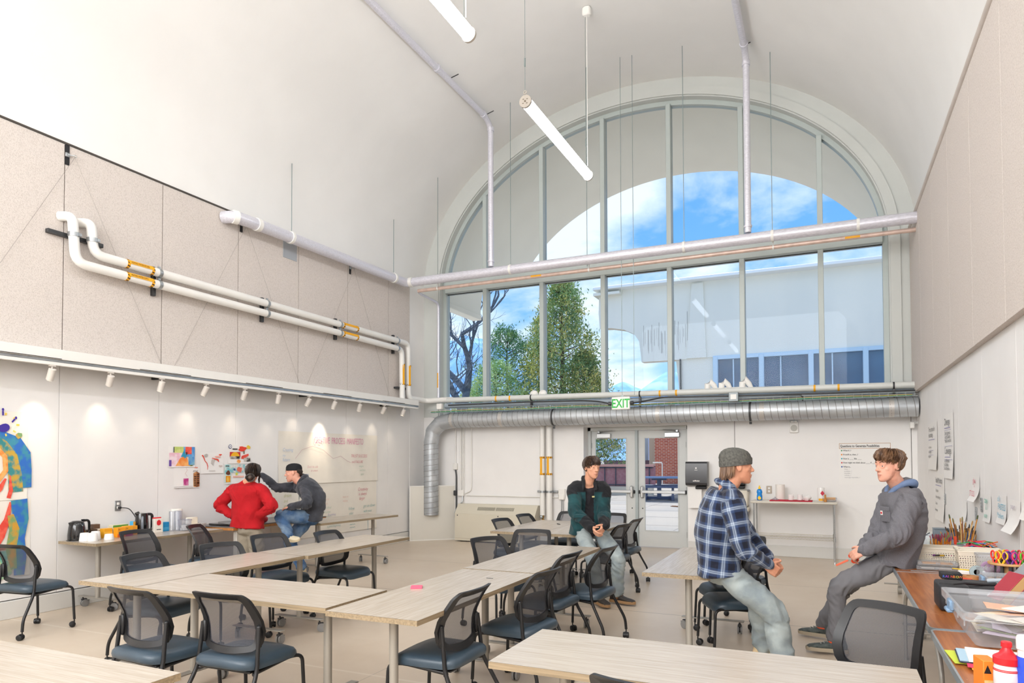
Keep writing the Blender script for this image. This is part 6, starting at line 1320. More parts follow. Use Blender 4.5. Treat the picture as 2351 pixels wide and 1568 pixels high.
part(MB().box((0, -.046, .04), (.045, .002, .06), M=T3((.527, 3.10, ZO-.03), .2)), 'print_panel', mat('crayon_print', '#d9c6d6', .5, col2='#e0c23a', scale=30), r, None); part(MB().prism([(-.012, 0), (.012, 0), (0, .03)], .001, (.525, 3.053, ZO+.065), (.98, .2, 0), BU), 'emblem', m_black, r, None)
r = thing('sport_bottle', 'clear squeeze bottle with a red spout cap and red print at the bottom right', 'bottle', (.66, 3.02, ZO)); c = (.568, 2.97, ZO)
part(MB().lathe([(.036, 0), (.040, .006), (.041, .11), (.040, .145), (.036, .165), (.034, .172), (0, .172)], 28, M=Matrix.Translation(c) @ Matrix.Diagonal((1, 1, .78, 1))), 'bottle', mat('frosted_plastic', '#e9dfe0', .3), r, 1)
part(MB().lathe([(.0405, .165), (.042, .167), (.042, .195), (.038, .20), (.024, .212), (.014, .235), (.013, .24), (.017, .242), (.017, .262), (.014, .266), (0, .267)], 28, M=Matrix.Translation(c) @ Matrix.Diagonal((1, 1, .78, 1))), 'spout_cap', cmat('#d31f2a', .3), r, .6)
for z in (.135, .141): part(MB().lathe([(.0413, z), (.0417, z+.001), (.0417, z+.003), (.0413, z+.004)], 28, M=Matrix.Translation(c) @ Matrix.Diagonal((1, 1, .78, 1))), 'red_line', cmat('#d31f2a'), r)
M_ = Matrix.Translation(c) @ Matrix.Rotation(math.radians(-78), 4, 'Z'); ce = [M_ @ Vector((.0421*math.cos(q), .0421*math.sin(q), z)) for q, z in [(.0+.62*math.cos(a)*1.0, .048+.026*math.sin(a)) for a in np.linspace(0, 2*PI, 17)[:-1]]]
part(MB().add(ce, [tuple(range(16))]), 'round_emblem', cmat('#d31f2a'), r, None)
r = thing('spray_bottle', 'blue liquid bottle with a white top at the bottom right corner', 'bottle', (.735, 3.05, ZO)); c = (.628, 2.95, ZO)
part(MB().lathe([(.036, 0), (.038, .006), (.038, .17), (.034, .19), (0, .19)], 24, M=Matrix.Translation(c) @ Matrix.Diagonal((1, 1, .87, 1))), 'bottle', mat('blue_liquid', '#1c3fc4', .15, col2='#3558d8', scale=10), r, 1); part(MB().lathe([(.03, .185), (.033, .19), (.032, .215), (.036, .22), (.036, .262), (.033, .27), (0, .272)], 24, M=Matrix.Translation(c) @ Matrix.Diagonal((1, 1, .87, 1))), 'cap', m_mug, r, .6)
# ================================================================ outside
m_pave = mat('plaza_paving', '#a4978c', .85, col2='#958c86', scale=.35, detail=8, bump=.2, bscale=30, ramp=(.4, .65))
struct(MB().box((-10, 400, -.13), (900, 774.8, .2)), 'ground', m_pave)
mb = MB()
for y in (14.5, 16.9, 19.3, 21.7, 24.1, 26.5): mb.box((-5, y, -.0285), (40, .02, .004))
for x in np.arange(-20, 10, 2.4): mb.box((x, 20, -.0285), (.02, 16, .004))
struct(mb, 'trim_4', mat('paving_joint', '#8f857f', .9))
# low planting bed with chips
r = thing('bark_bed', 'small triangular bed of brown bark chips seen through the right door', 'planting bed', (-3.5, 22.5, -.03)); mb = MB(); rd = random.Random(2)
part(MB().prism([(-4.9, 23.7), (-2.2, 21.9), (-2.2, 24.3)], .02, (0, 0, -.03), (1, 0, 0), (0, 1, 0)), 'soil', cmat('#7a543a', .9), r, None)
for k in range(900):
    u, v = rd.random(), rd.random(); u, v = (1-u, 1-v) if u+v > 1 else (u, v); x = -4.9+2.7*u+2.7*v; y = 23.7-1.8*u+.6*v
    mb.box((0, 0, 0), (.08, .03, .015), M=Matrix.Translation((x, y, -.005)) @ Matrix.Rotation(rd.random()*6, 4, 'Z'))
o = part(mb, 'bark_chips', mat('bark', '#a8673c', .9, col2='#6a4028', scale=4), r, None); o['kind'] = 'stuff'
# mountains
m_mtn = mat('mountain_blue', '#6f9fd2', 1.0, col2='#a9c6e6', scale=.035, detail=10, ramp=(.45, .66))  # distance haze is put into the mountain colour as blue
mb = MB(); nx, ny = 150, 10; vs = []
def ridge(x):
    base = 86+10*math.sin(x*.011+1.0)+9*math.sin(x*.027+.5)+5*math.sin(x*.06)
    for c, h, w in ((-172, 30, 34), (-246, 28, 30), (-430, 58, 90), (-520, 66, 80), (60, 30, 120)): base += h*math.exp(-((x-c)/w)**2)
    return base
for j in range(ny):
    for i in range(nx):
        x = -800+1400*i/(nx-1); f = math.sin(PI*j/(ny-1)*.5); z = ridge(x)*f; n_ = noise.noise(Vector((x*.03, j*.7, 0)))
        vs.append((x+6*n_, 640+260*j/(ny-1), max(-1, z*(.93+.1*n_)) if j else -1))
mb.add(vs, [(j*nx+i, j*nx+i+1, (j+1)*nx+i+1, (j+1)*nx+i) for j in range(ny-1) for i in range(nx-1)])
struct(mb, 'mountains', m_mtn, .8)
# white shell building across the court
m_shell = mat('shell_white', '#f1ecdf', .8, col2='#e4e2d8', scale=.5, detail=9, ramp=(.35, .7), stretch=(1, 1, .3)); m_bgl = mat('dark_glass', '#33506f', .08, col2='#5b7b98', scale=.3, stretch=(.3, 1, 2), spec=.8); m_bfr = mat('pale_blue_frame', '#bfd8ea', .4)
Y0 = 30.0
r = thing('shell_building', 'white concrete shell building with dark windows across the court', 'building', (-2, Y0, 0))
prof = [(-9.35, 9.18), (6.5, 9.2), (6.5, 5.92), (-4.35, 5.90), (-5.76, 5.88), (-7.42, 5.88)]
cvx = [(-7.46, 6.3), (-7.52, 6.8), (-7.75, 7.15), (-8.2, 7.38), (-8.8, 7.5), (-9.33, 7.52), (-9.38, 8.2)]
part(MB().prism((prof+cvx)[::-1], .5, (0, Y0+.5, 0)), 'wall', m_shell, r, None)
part(MB().box((-1.4, Y0+3, 9.24), (16.2, 7, .14), bev=.02), 'roof_edge', mat('roof_white', '#f3f4f2', .5), r)
part(MB().prism([(-5.72, -.02), (-4.32, -.02), (-4.32, 5.95), (-5.72, 5.95), (-5.72, 4.6)], .5, (0, Y0+.55, 0)), 'column', m_shell, r, None)
part(MB().prism([(-5.95, 5.9), (-5.72, 5.9), (-5.72, 3.0), (-5.80, 4.4)], .3, (0, Y0+.5, 0)), 'curved_bracket', m_shell, r, None)
part(MB().prism([(-5.45, 5.9), (-4.62, 5.9), (-4.72, 9.1), (-5.2, 9.1), (-5.3, 7.6)], .12, (0, Y0+.02, 0)), 'wall_fin', m_shell, r, None)
mb = MB(); rd = random.Random(3)
for k in range(26): x = -7.3+.075*k+rd.uniform(-.03, .03); z1 = 7.5-.25*rd.random(); mb.box((x, Y0-.001, z1-.5*(.3+rd.random())), (.012+.02*rd.random(), .004, .3+rd.random()))
o = part(mb, 'drip_stain', mat('drip_grey', '#b3b1a9', .9), r, None); o['kind'] = 'stuff'
part(MB().box((-5.72, Y0, 4.5), (.06, .12, 2.8)), 'drain_pipe', m_steeld, r)
part(MB().box((1.1, Y0+1.2, 4.4), (10.9, .1, 3.0)), 'dark_room', mat('dark_room', '#2b3f57', .6), r)
part(MB().box((1.1, Y0+.25, 2.0), (10.9, .4, 4.0)), 'lower_wall', m_shell, r)
part(MB().box((1.1, Y0+.05, 5.86), (10.9, .3, .16)).box((1.1, Y0+.05, 4.0), (10.9, .3, .12)), 'window_rail', m_bfr, r)
xs = [-4.25, -2.42, -.55, 1.4, 3.4, 5.4]
for i, x in enumerate(xs):
    part(MB().box((x, Y0+.02, 4.95), (.20, .3, 1.9), bev=.02), 'window_post', m_bfr, r)
    if i < len(xs)-1:
        part(MB().box(((x+xs[i+1])/2, Y0+.12, 4.92), (xs[i+1]-x-.2, .04, 1.75)), 'window_pane', m_bgl, r)
        part(MB().box(((x+xs[i+1])/2-.2, Y0+.06, 4.92), (.05, .06, 1.75)), 'window_bar', m_bfr, r)
part(MB().box((-8.9, Y0+.2, 9.0), (1.2, 1.2, .12)), 'roof_lip', m_shell, r)
part(MB().sphere((-9.32, Y0+.6, 7.9), (.12, .5, .62), 12, 10), 'shell_end', MATS['roof_white'], r)
# brick building, ramp wall and railing beyond the door
m_brick = bpy.data.materials.new('red_brick'); m_brick.use_nodes = True; t = m_brick.node_tree; b = t.nodes['Principled BSDF']; tx = t.nodes.new('ShaderNodeTexCoord'); mp = t.nodes.new('ShaderNodeMapping'); mp.inputs['Rotation'].default_value = (PI/2, 0, 0); t.links.new(tx.outputs['Object'], mp.inputs[0])
bk = t.nodes.new('ShaderNodeTexBrick'); bk.inputs['Scale'].default_value = 1; bk.inputs['Brick Width'].default_value = .30; bk.inputs['Row Height'].default_value = .105; bk.inputs['Mortar Size'].default_value = .013
bk.inputs['Color1'].default_value = (*lin('#cf6a50'), 1); bk.inputs['Color2'].default_value = (*lin('#b8503f'), 1); bk.inputs['Mortar'].default_value = (*lin('#dcc0b0'), 1); t.links.new(mp.outputs[0], bk.inputs['Vector']); t.links.new(bk.outputs[0], b.inputs['Base Color']); b.inputs['Roughness'].default_value = .9
r = thing('brick_building', 'red brick building behind the picnic tables', 'building', (-8, 46, -.03))
part(MB().box((-6.82, 48, 2.1), (7.2, 5, 4.26)), 'brick_wall', m_brick, r, None)
part(MB().box((-12.0, 48, 3.9), (3.2, 2, .9), bev=.02), 'fascia', cmat('#c9cfe6', .6), r); part(MB().box((-10.75, 47.2, 1.8), (.8, .4, 3.8)), 'pale_column', cmat('#c9bda9', .7), r); part(MB().box((-12.5, 49.6, 1.9), (1.4, .2, 3.6)), 'pale_window', cmat('#bcd2e0', .3), r)
part(MB().box((-12.9, 48.6, .75), (3.8, .3, 1.5)), 'dark_brick_base', mat('dark_brick', '#6f5a66', .9), r)
r = thing('pale_overhang', 'pale lilac roof overhang seen through the left door glass', 'building', (-16.5, 55, 0)); part(MB().box((-16.8, 56, 4.4), (6.5, 4, 1.1), bev=.02), 'fascia', cmat('#cfd3ea', .6), r); part(MB().box((-18.9, 56, 1.9), (.5, .5, 3.9)).box((-14.6, 56, 1.9), (.4, .4, 3.9)), 'post', cmat('#bfc3d6', .6), r)
r = thing('brick_ramp', 'low brick ramp wall with a dark railing beyond the left door', 'ramp', (-9.8, 30.5, -.03))
part(MB().box((-9.9, 31.0, .80), (5.6, .3, .95)), 'brick_face', mat('mauve_brick', '#b5858a', .9, col2='#a8707a', scale=9), r); part(MB().box((-9.9, 30.95, 1.30), (5.6, .4, .11)), 'coping', cmat('#d9a49a', .8), r); part(MB().box((-9.9, 30.6, .16), (5.6, .4, .38)), 'curb', cmat('#d9cdbd', .8), r)
mb = part(MB().box((-9.9, 30.8, 1.20), (5.5, .04, .05)).box((-9.9, 30.8, .42), (5.5, .04, .04)), 'rail', cmat('#3d4257', .5), r)
for x in np.arange(-12.5, -7.1, .52): part(MB().box((x, 30.8, .80), (.04, .04, .85)), 'railing_post', cmat('#3d4257', .5), r)
r = thing('handrail', 'white bent handrail in front of the red brick wall', 'rail', (-10, 44, 0)); part(MB().tube(bend_path([(-10.2, 44, 1.35), (-9.6, 44, 1.35), (-9.6, 44, -.03)], .1), .04, 8), 'tube', m_pipe, r)
def picnic(label, x, y, sc_, ang):
    r = thing('picnic_table', label, 'picnic table', (x, y, -.03), 'dark picnic tables'); M_ = T3((x, y, -.03), ang) @ Matrix.Scale(sc_, 4); m = mat('coated_steel', '#525c78', .5)
    part(MB().box((0, 0, .75), (1.5, .8, .06), bev=.02, M=M_), 'tabletop', mat('table_blue', '#7f95b8', .45), r)
    part(MB().box((0, 0, .40), (.14, .14, .72), M=M_).box((0, 0, .69), (.5, .3, .06), M=M_), 'pedestal', m, r)
    for s_ in (-1, 1): part(MB().box((0, s_*.72, .45), (1.5, .28, .05), bev=.015, M=M_), 'bench', m, r)
    part(MB().box((-.45, 0, .06), (.1, 1.5, .1), M=M_).box((.45, 0, .06), (.1, 1.5, .1), M=M_).box((0, 0, .06), (.9, .1, .1), M=M_), 'foot_frame', m, r)
    for sx in (-.45, .45):
        for s_ in (-1, 1): part(MB().box((sx, s_*.72, .25), (.08, .08, .36), M=M_), 'bench_leg', m, r)
picnic('dark picnic table seen through the right door glass, nearer one', -6.15, 27.6, 1.18, .2)
picnic('dark picnic table farther right, partly cut by the door edge', -5.6, 35.5, 1.1, .1)
# trees
m_trunk = mat('bark_grey', '#4d4438', .95, col2='#6d6355', scale=6, bump=.6); m_blue_trunk = mat('winter_bark', '#4a5666', .95, col2='#76818c', scale=5, bump=.5)
def leafy(name, label, x, y, h, rad, z0, n, mats, seed, conic=1.0, trunk=.16, size=.32, grp='evergreens beyond the window', clumps=90):
    """evergreen: needle sprays gathered into clumps on rising boughs"""
    rd = np.random.RandomState(seed); r = thing(name, label, 'tree', (x, y, -.03), grp)
    part(MB().tube([(x, y, -.03), (x+.05, y, h*.4), (x-.03, y, h*.75), (x, y, h*.97)], [trunk, trunk*.8, trunk*.45, .02], 8), 'trunk', m_trunk, r)
    mb = MB(); V = []; F = []; MI = []; bo = MB()
    for c in range(clumps):
        f = (c+.5)/clumps; zz = z0+(h-z0)*f**.85; rr = rad*((1-f**1.15)**.8 if conic else math.sin(PI*min(.98, f*.85+.12)))*(.55+.5*rd.rand())+.12
        a = c*2.4+rd.rand(); cx_, cy_ = x+rr*math.cos(a), y+rr*math.sin(a); cz = zz+.25*rd.rand()
        if c % 2 == 0: bo.tube([(x, y, zz-.45), ((x+cx_)/2, (y+cy_)/2, zz-.22), (cx_, cy_, cz)], [.035, .025, .008], 5)
        cs = (.30+.45*(1-f))*(rad/2.2)**.5; mi = 1 if rd.rand() < .35 else 0
        k = max(6, int(2.6*n/clumps)); P = rd.normal(0, 1, (k, 3))*[cs*.55, cs*.55, cs*.5]+[cx_, cy_, cz]
        for p in P:
            d = rd.normal(0, 1, 3); d[2] += .8; d /= np.linalg.norm(d); e = np.cross(d, rd.normal(0, 1, 3)); e /= (np.linalg.norm(e)+1e-9); s_ = size*(.30+.38*rd.rand()); b0 = len(V)
            V += [tuple(p-e*s_*.22), tuple(p+d*s_*.5-e*s_*.05), tuple(p+d*s_), tuple(p+d*s_*.45+e*s_*.28)]; F.append((b0, b0+1, b0+2, b0+3)); MI.append(mi)
    mb.v, mb.f, mb.m = V, F, MI; part(bo, 'branches', m_trunk, r); o = part(mb, 'foliage', mats, r, None); o['kind'] = 'stuff'; return r
def leafm(name, a, b_): return mat(name, a, .8, col2=b_, scale=1.6, detail=5, ramp=(.38, .62))
mg1, mg2, mg3, mg4 = leafm('needle_green', '#5c8553', '#a3ba72'), leafm('needle_gold', '#a8b25e', '#dcd07e'), leafm('soft_green', '#86b070', '#cfe0a6'), leafm('blue_green', '#4f8262', '#86ad7c')
leafy('conifer_tree', 'tall pointed juniper in the middle panes of the low window', -13.0, 35, 11.35, 2.75, 1.5, 7600, [mg1, mg2], 1, trunk=.22, size=.36, clumps=170)
leafy('conifer_tree', 'shorter forked juniper left of the tall pointed one', -17.0, 36.5, 9.1, 2.2, 1.6, 4200, [mg4, mg1], 2, 0, .15, .34, clumps=110)
leafy('conifer_tree', 'gold tipped juniper touching the left side of the tall one', -14.9, 36.5, 9.6, 1.5, 1.2, 3400, [mg2, mg1], 3, trunk=.14, size=.3, clumps=100)
leafy('conifer_tree', 'broad low juniper at the right foot of the tall one', -11.6, 34.5, 7.1, 2.1, 1.0, 4200, [mg1, mg2], 4, trunk=.14, size=.34, clumps=110)
leafy('leafy_shrub', 'pale green bushy shrub below the forked juniper', -16.3, 33.5, 6.7, 2.0, .5, 4200, [mg3, mg3], 5, 0, .1, .30, clumps=90)
leafy('leafy_shrub', 'small olive shrub at the foot of the bare tree', -18.2, 34, 5.4, 1.2, .5, 1800, [mg2, mg3], 6, 0, .08, .28, clumps=50)
leafy('leafy_shrub', 'dark leafy tree close outside the left door glass', -9.75, 27.6, 3.5, .8, .3, 5200, [mg4, mg1], 7, 0, .09, .15, 'trees seen through the doors', 60)
leafy('leafy_shrub', 'grey green tree behind the ramp wall', -17.4, 52, 5.6, 2.6, .8, 2600, [leafm('grey_green', '#8a98a8', '#c9d0dc'), mg3], 8, 0, .12, .42, 'trees seen through the doors', 70)
def bare_tree(label, base, h, seed, lean=(0, 0, 1), r0=.3, levels=5):
    rd = random.Random(seed); r = thing('bare_tree', label, 'tree', base, 'leafless trees'); tr, br = MB(), MB()
    def grow(p, d, L_, rad, lv):
        pts = [p]; dd = d.copy(); k = 5
        for i in range(k):
            dd = (dd+Vector((rd.uniform(-.22, .22), rd.uniform(-.22, .22), rd.uniform(-.08, .16)))).normalized(); pts.append(pts[-1]+dd*(L_/k))
        rs = [rad*(1-.5*i/k) for i in range(k+1)]; (tr if lv >= levels-1 else br).tube(pts, rs, 7 if lv >= levels-1 else 4)
        if lv <= 0: return
        for c in range(3 if lv > 1 else 4):
            t_ = rd.uniform(.35, 1.0) if c else 1.0; i = min(k-1, int(t_*k)); q = pts[i]+(pts[i+1]-pts[i])*(t_*k-i if t_ < 1 else 1)
            n_ = Vector((rd.uniform(-1, 1), rd.uniform(-1, 1), rd.uniform(-.35, .8))).normalized(); grow(q, (dd*.75+n_*.8).normalized(), L_*rd.uniform(.55, .8), rad*.52, lv-1)
    grow(Vector(base), Vector(lean).normalized(), h*.36, r0, levels)
    part(tr, 'trunk', m_blue_trunk, r, 1); o = part(br, 'branches', m_blue_trunk, r, 1)
bare_tree('large bare winter tree filling the left panes of the low window', (-17.0, 29.5, -.03), 15, 5, (.05, 0, 1), .36, 6)
bare_tree('crooked bare winter tree leaning right at the left pane', (-16.1, 27.0, -.03), 10.5, 23, (.14, 0, 1), .22, 5)
# ================================================================ people
def catmull(P, n=4):
    P = [np.array(p, float) for p in P]; o = []
    for i in range(len(P)-1):
        a, b, c, d = P[max(i-1, 0)], P[i], P[i+1], P[min(i+2, len(P)-1)]
        for k in range(n):
            t = k/n; o.append(.5*((2*b)+(-a+c)*t+(2*a-5*b+4*c-d)*t*t+(-a+3*b-3*c+d)*t**3))
    o.append(P[-1]); return o
def limb(mb, pts, rad, n=14, res=4, flat=None, side=None):
    """closed tapered tube with round ends; rad per point"""
    P = catmull([list(p)+[r] for p, r in zip(pts, rad)], res); P3 = [Vector(p[:3]) for p in P]; R = [max(.001, p[3]) for p in P]
    d0 = (P3[0]-P3[1]).normalized(); d1 = (P3[-1]-P3[-2]).normalized()
    pre = [(P3[0]+d0*R[0]*math.sin(a), R[0]*math.cos(a)) for a in (1.4, 1.0, .5)]; post = [(P3[-1]+d1*R[-1]*math.sin(a), R[-1]*math.cos(a)) for a in (.5, 1.0, 1.4)]
    pts = [p for p, _ in pre]+P3+[p for p, _ in post]; rr = [r for _, r in pre]+R+[r for _, r in post]
    mb.tube(pts, rr, n); return mb
def ik(a, b, l1, l2, pole):
    a, b = Vector(a), Vector(b); d = b-a; L_ = d.length; u = d/L_; L2 = min(L_, (l1+l2)*.998); x = (l1*l1-l2*l2+L2*L2)/(2*L2); h = math.sqrt(max(l1*l1-x*x, 0)); p = Vector(pole); p = (p-u*p.dot(u)).normalized()
    return a+u*(x*L_/L2)+p*h
def fuse(mb, name, mats, root, voxel=.009, smooth=3, post=None, sub=None):
    """weld overlapping closed shapes into one continuous skin"""
    me = bpy.data.meshes.new('tmp'); me.from_pydata([Vector(v) for v in mb.v], [], mb.f); ob = bpy.data.objects.new('tmp', me); COL.objects.link(ob)
    m = ob.modifiers.new('r', 'REMESH'); m.mode = 'VOXEL'; m.voxel_size = voxel; m.use_smooth_shade = True
    if smooth: s_ = ob.modifiers.new('s', 'SMOOTH'); s_.factor = .5; s_.iterations = smooth
    dg = bpy.context.evaluated_depsgraph_get(); m2 = bpy.data.meshes.new_from_object(ob.evaluated_get(dg)); bpy.data.objects.remove(ob)
    n = len(m2.vertices); co = np.empty(n*3); m2.vertices.foreach_get('co', co); co = co.reshape(-1, 3); no = np.empty(n*3); m2.vertices.foreach_get('normal', no); no = no.reshape(-1, 3)
    mats = mats if isinstance(mats, (list, tuple)) else [mats]
    m2.materials.clear()
    for x in mats: m2.materials.append(x)
    if post: co, mi, attr = post(co, no, m2)
    else: mi, attr = None, None
    m2.vertices.foreach_set('co', (co-np.array(root['_o'])).ravel())
    if mi is not None: m2.polygons.foreach_set('material_index', mi)
    if attr is not None:
        at = m2.attributes.new('weave', 'FLOAT_VECTOR', 'POINT'); at.data.foreach_set('vector', attr.astype(np.float32).ravel())
    m2.polygons.foreach_set('use_smooth', [True]*len(m2.polygons)); m2.update(); m2.name = name
    o = bpy.data.objects.new(name, m2); COL.objects.link(o); o.parent = root; o['_o'] = root['_o']; return o
def face_centres(me, co):
    nl = len(me.loops); lv = np.empty(nl, int); me.loops.foreach_get('vertex_index', lv); ls = np.empty(len(me.polygons), int); me.polygons.foreach_get('loop_start', ls); lt = np.empty(len(me.polygons), int); me.polygons.foreach_get('loop_total', lt)
    return np.add.reduceat(co[lv], ls, axis=0)/lt[:, None]
def bones_uv(co, bones):
    """nearest bone for each vertex: index, distance along it, angle round it"""
    best = np.full(len(co), 1e9); U = np.zeros((len(co), 3)); 
    for i, (a, b, ref, rad) in enumerate(bones):
        a, b, ref = np.array(a), np.array(b), np.array(ref); d = b-a; L_ = np.linalg.norm(d); d /= L_; t = np.clip((co-a)@d, 0, L_); q = co-(a+t[:, None]*d); dist = np.linalg.norm(q, axis=1)/rad+(1.2*((co-a)@d < -.01) if i in (1, 3) and len(bones) == 5 else 0)
        r1 = ref-d*(ref@d); r1 /= np.linalg.norm(r1); r2 = np.cross(d, r1); ang = np.arctan2(q@r2, q@r1); m = dist < best; best[m] = dist[m]
        U[m, 0] = ((co-a)@d)[m]; U[m, 1] = (ang*rad)[m]; U[m, 2] = i
    return U
def wrinkle(co, no, U, bends, amp=.006, seed=0):
    """cloth folds: ripples across each limb, strongest near the joints"""
    w = np.zeros(len(co)); near = np.zeros(len(co))
    for (p, r) in bends: near = np.maximum(near, np.exp(-(np.linalg.norm(co-np.array(p), axis=1)/r)**2))
    for k in range(len(co)):
        c = co[k]; a = noise.noise(Vector((U[k, 0]*12+U[k, 1]*7+seed+1.5*math.sin(U[k, 1]*9+U[k, 0]*5), U[k, 1]*7-U[k, 0]*3, U[k, 2]*5.1))); b = noise.noise(Vector((c[0]*9+seed, c[1]*9, c[2]*9)))
        w[k] = (.35+1.0*near[k])*(.5-abs(a)*1.6)+.55*b
    return co+no*(amp*w)[:, None]
SKIN = lambda h, h2: mat('skin'+h, h, .5, col2=h2, scale=14, detail=3, ramp=(.35, .7), spec=.35)
class Head:
    """local axes: x forward, y to the person's left, z up; scale 1 = 0.235 m tall"""
    def __init__(s, c, fwd, up=(0, 0, 1), k=1.0):
        f = Vector(fwd).normalized(); u = Vector(up); u = (u-f*u.dot(f)).normalized(); l = u.cross(f); s.c = Vector(c); s.k = k
        s.M = Matrix(((f.x, l.x, u.x, c[0]), (f.y, l.y, u.y, c[1]), (f.z, l.z, u.z, c[2]), (0, 0, 0, 1))) @ Matrix.Scale(k, 4); s.R = s.M.to_3x3()
    def p(s, x, y, z): return s.M @ Vector((x, y, z))
    def ell(s, mb, c, r, n=18, m=12): mb.sphere(s.p(*c), r, n, m, M=s.R)
    def build(s, mb, neck, jaw=1.0):
        s.ell(mb, (-.012, 0, .036), (.097, .076, .084), 24, 16)
        rings = [(-.120, .062, .018, .018), (-.112, .056, .032, .030), (-.098, .044, .047, .043*jaw), (-.075, .030, .061, .055*jaw), (-.045, .020, .072, .063*jaw), (-.01, .014, .079, .068), (.03, .008, .087, .071), (.055, .0, .090, .072)]
        n = 22; vs = []
        for (z, cx, rx, ry) in rings: vs += [s.p(cx+rx*math.cos(2*PI*k/n), ry*math.sin(2*PI*k/n)*(1 if math.cos(2*PI*k/n) < .3 else .96), z) for k in range(n)]
        mb.add(vs, [(i*n+k, i*n+(k+1) % n, (i+1)*n+(k+1) % n, (i+1)*n+k) for i in range(len(rings)-1) for k in range(n)]+[tuple(range(n-1, -1, -1)), tuple((len(rings)-1)*n+k for k in range(n))])
        limb(mb, [s.p(.086, 0, .022), s.p(.097, 0, -.004), s.p(.110, 0, -.026)], [.0075*s.k, .0085*s.k, .0115*s.k], 10)
        for y in (-1, 1):
            s.ell(mb, (.098, .0115*y, -.030), (.012, .009, .008), 10, 8); s.ell(mb, (.051, .039*y, -.020), (.024, .022, .022), 12, 8)
            limb(mb, [s.p(.0885, .012*y, .026), s.p(.087, .03*y, .031), s.p(.074, .05*y, .022)], [.0075*s.k, .008*s.k, .006*s.k], 8)
            limb(mb, [s.p(.0855, .017*y, .0105), s.p(.0870, .031*y, .0142), s.p(.0775, .0455*y, .0085)], [.0044*s.k]*3, 8)
            limb(mb, [s.p(.0855, .018*y, -.0028), s.p(.0858, .031*y, -.0066), s.p(.0775, .0445*y, -.0015)], [.0040*s.k]*3, 8)
            R = s.R @ Matrix.Rotation(.28*y, 3, 'Z'); mb.sphere(s.p(-.006, .076*y, -.004), (.019, .0075, .032), 12, 10, M=R); limb(mb, [s.p(-.002, .078*y, .024), s.p(-.020, .083*y, .020), s.p(-.024, .083*y, -.006), s.p(-.010, .079*y, -.032)], [.0045*s.k]*4, 8)
        limb(mb, [s.p(.083, -.024, -.064), s.p(.0965, -.009, -.0595), s.p(.0965, .009, -.0595), s.p(.083, .024, -.064)], [.0025*s.k, .0045*s.k, .0045*s.k, .0025*s.k], 8)
        limb(mb, [s.p(.082, -.020, -.070), s.p(.0945, 0, -.0725), s.p(.082, .020, -.070)], [.0025*s.k, .0055*s.k, .0025*s.k], 8)
        s.ell(mb, (.077, 0, -.103), (.017, .019, .014), 12, 8)
        limb(mb, [s.p(-.028, 0, -.02), s.p(-.024, 0, -.085), Vector(neck)], [.062*s.k, .056*s.k, .062*s.k], 18)
        return mb
    def lips(s, ctr):
        q = (ctr-np.array(s.c))@np.array(s.R.inverted()).T
        return (q[:, 0] > .078) & (np.abs(q[:, 1]) < .0200) & (q[:, 2] < -.0565-.12*np.abs(q[:, 1])) & (q[:, 2] > -.0760+.30*np.abs(q[:, 1]))
    def eyes(s, root, iris='#4a3a2a', brow='#3a2a1e'):
        for y in (-1, 1):
            e = part(MB().sphere(s.p(.0748, .0315*y, .0035), (.0120*s.k,)*3, 14, 10, M=Matrix.Identity(3)), 'eye', mat('eye_white', '#d9d3cc', .3), root, 2)
            d = s.R @ Vector((1, .10*y, -.02)).normalized(); c = s.p(.0748, .0315*y, .0035)
            part(MB().sphere(c+d*.0082*s.k, (.0058*s.k,)*3, 10, 8), 'iris', cmat(iris, .2), e, 2)
            part(MB().tube([s.p(.0935, .013*y, .0285), s.p(.0945, .024*y, .0355), s.p(.089, .037*y, .036), s.p(.079, .051*y, .028)], [.0030*s.k, .0042*s.k, .0036*s.k, .0012*s.k], 8, flat=.55), 'eyebrow', cmat(brow, .8), root, 2)
    def hair(s, root, m, seed, n=170, fringe=.02, length=.10, back=-.05, lift=.012, sweep=(0, 0), name='hair', front_z=.052, side=.0, thick=1.0, lw=1.0):
        """cap of tapering locks combed from the crown"""
        rd = random.Random(seed); mb = MB(); cen = Vector((-.012, 0, .036)); vs = []
        def scalp(th, ph, off): return Vector((cen.x+(.100+off)*math.sin(th)*math.cos(ph), (.080+off)*math.sin(th)*math.sin(ph), cen.z+(.088+off)*math.cos(th)))
        def limit(ph):
            f = math.cos(ph); a = abs(math.atan2(math.sin(ph), f))       # 0 front, pi back
            z = front_z-fringe if a < .75 else ((front_z+side)/2-.005 if a < 1.25 else (side if a < 1.75 else back))
            return z
        nu, nv = 30, 12
        for j in range(nv+1):
            for i in range(nu):
                ph = 2*PI*i/nu; zl = limit(ph); thm = math.acos(max(-1, min(1, (zl+.012-cen.z)/.092))); vs.append(s.M @ scalp(thm*j/nv, ph, .004+.003*math.sin(ph*7+j)))
        mb.add(vs, [(j*nu+i, j*nu+(i+1) % nu, (j+1)*nu+(i+1) % nu, (j+1)*nu+i) for j in range(1, nv) for i in range(nu)]+[tuple(range(nu, 2*nu))])
        for k in range(n):
            ph = rd.uniform(0, 2*PI); zl = limit(ph)+rd.uniform(-.018, .012); th1 = math.acos(max(-1, min(1, (zl-cen.z)/.094))); th0 = rd.uniform(.05, .75)*th1; tw = rd.uniform(-.35, .35)+sweep[0]
            pts = []; q = 6
            for j in range(q+1):
                t_ = j/q; th = th0+(th1-th0)*t_; off = (.004+lift*math.sin(PI*min(1, t_*1.1))*rd.uniform(.4, 1.2)+.004*(t_ > .9))*(thick if math.cos(th)*.088+.036 < .045 else 1); pts.append(s.M @ scalp(th, ph+tw*t_, off))
            w = rd.uniform(.0042, .0074)*s.k*lw; mb.tube(pts, [w*.4, w, w*1.1, w*1.1, w, w*.75, w*.1], 5, flat=.6)
        return part(mb, name, m, root, 1.2)
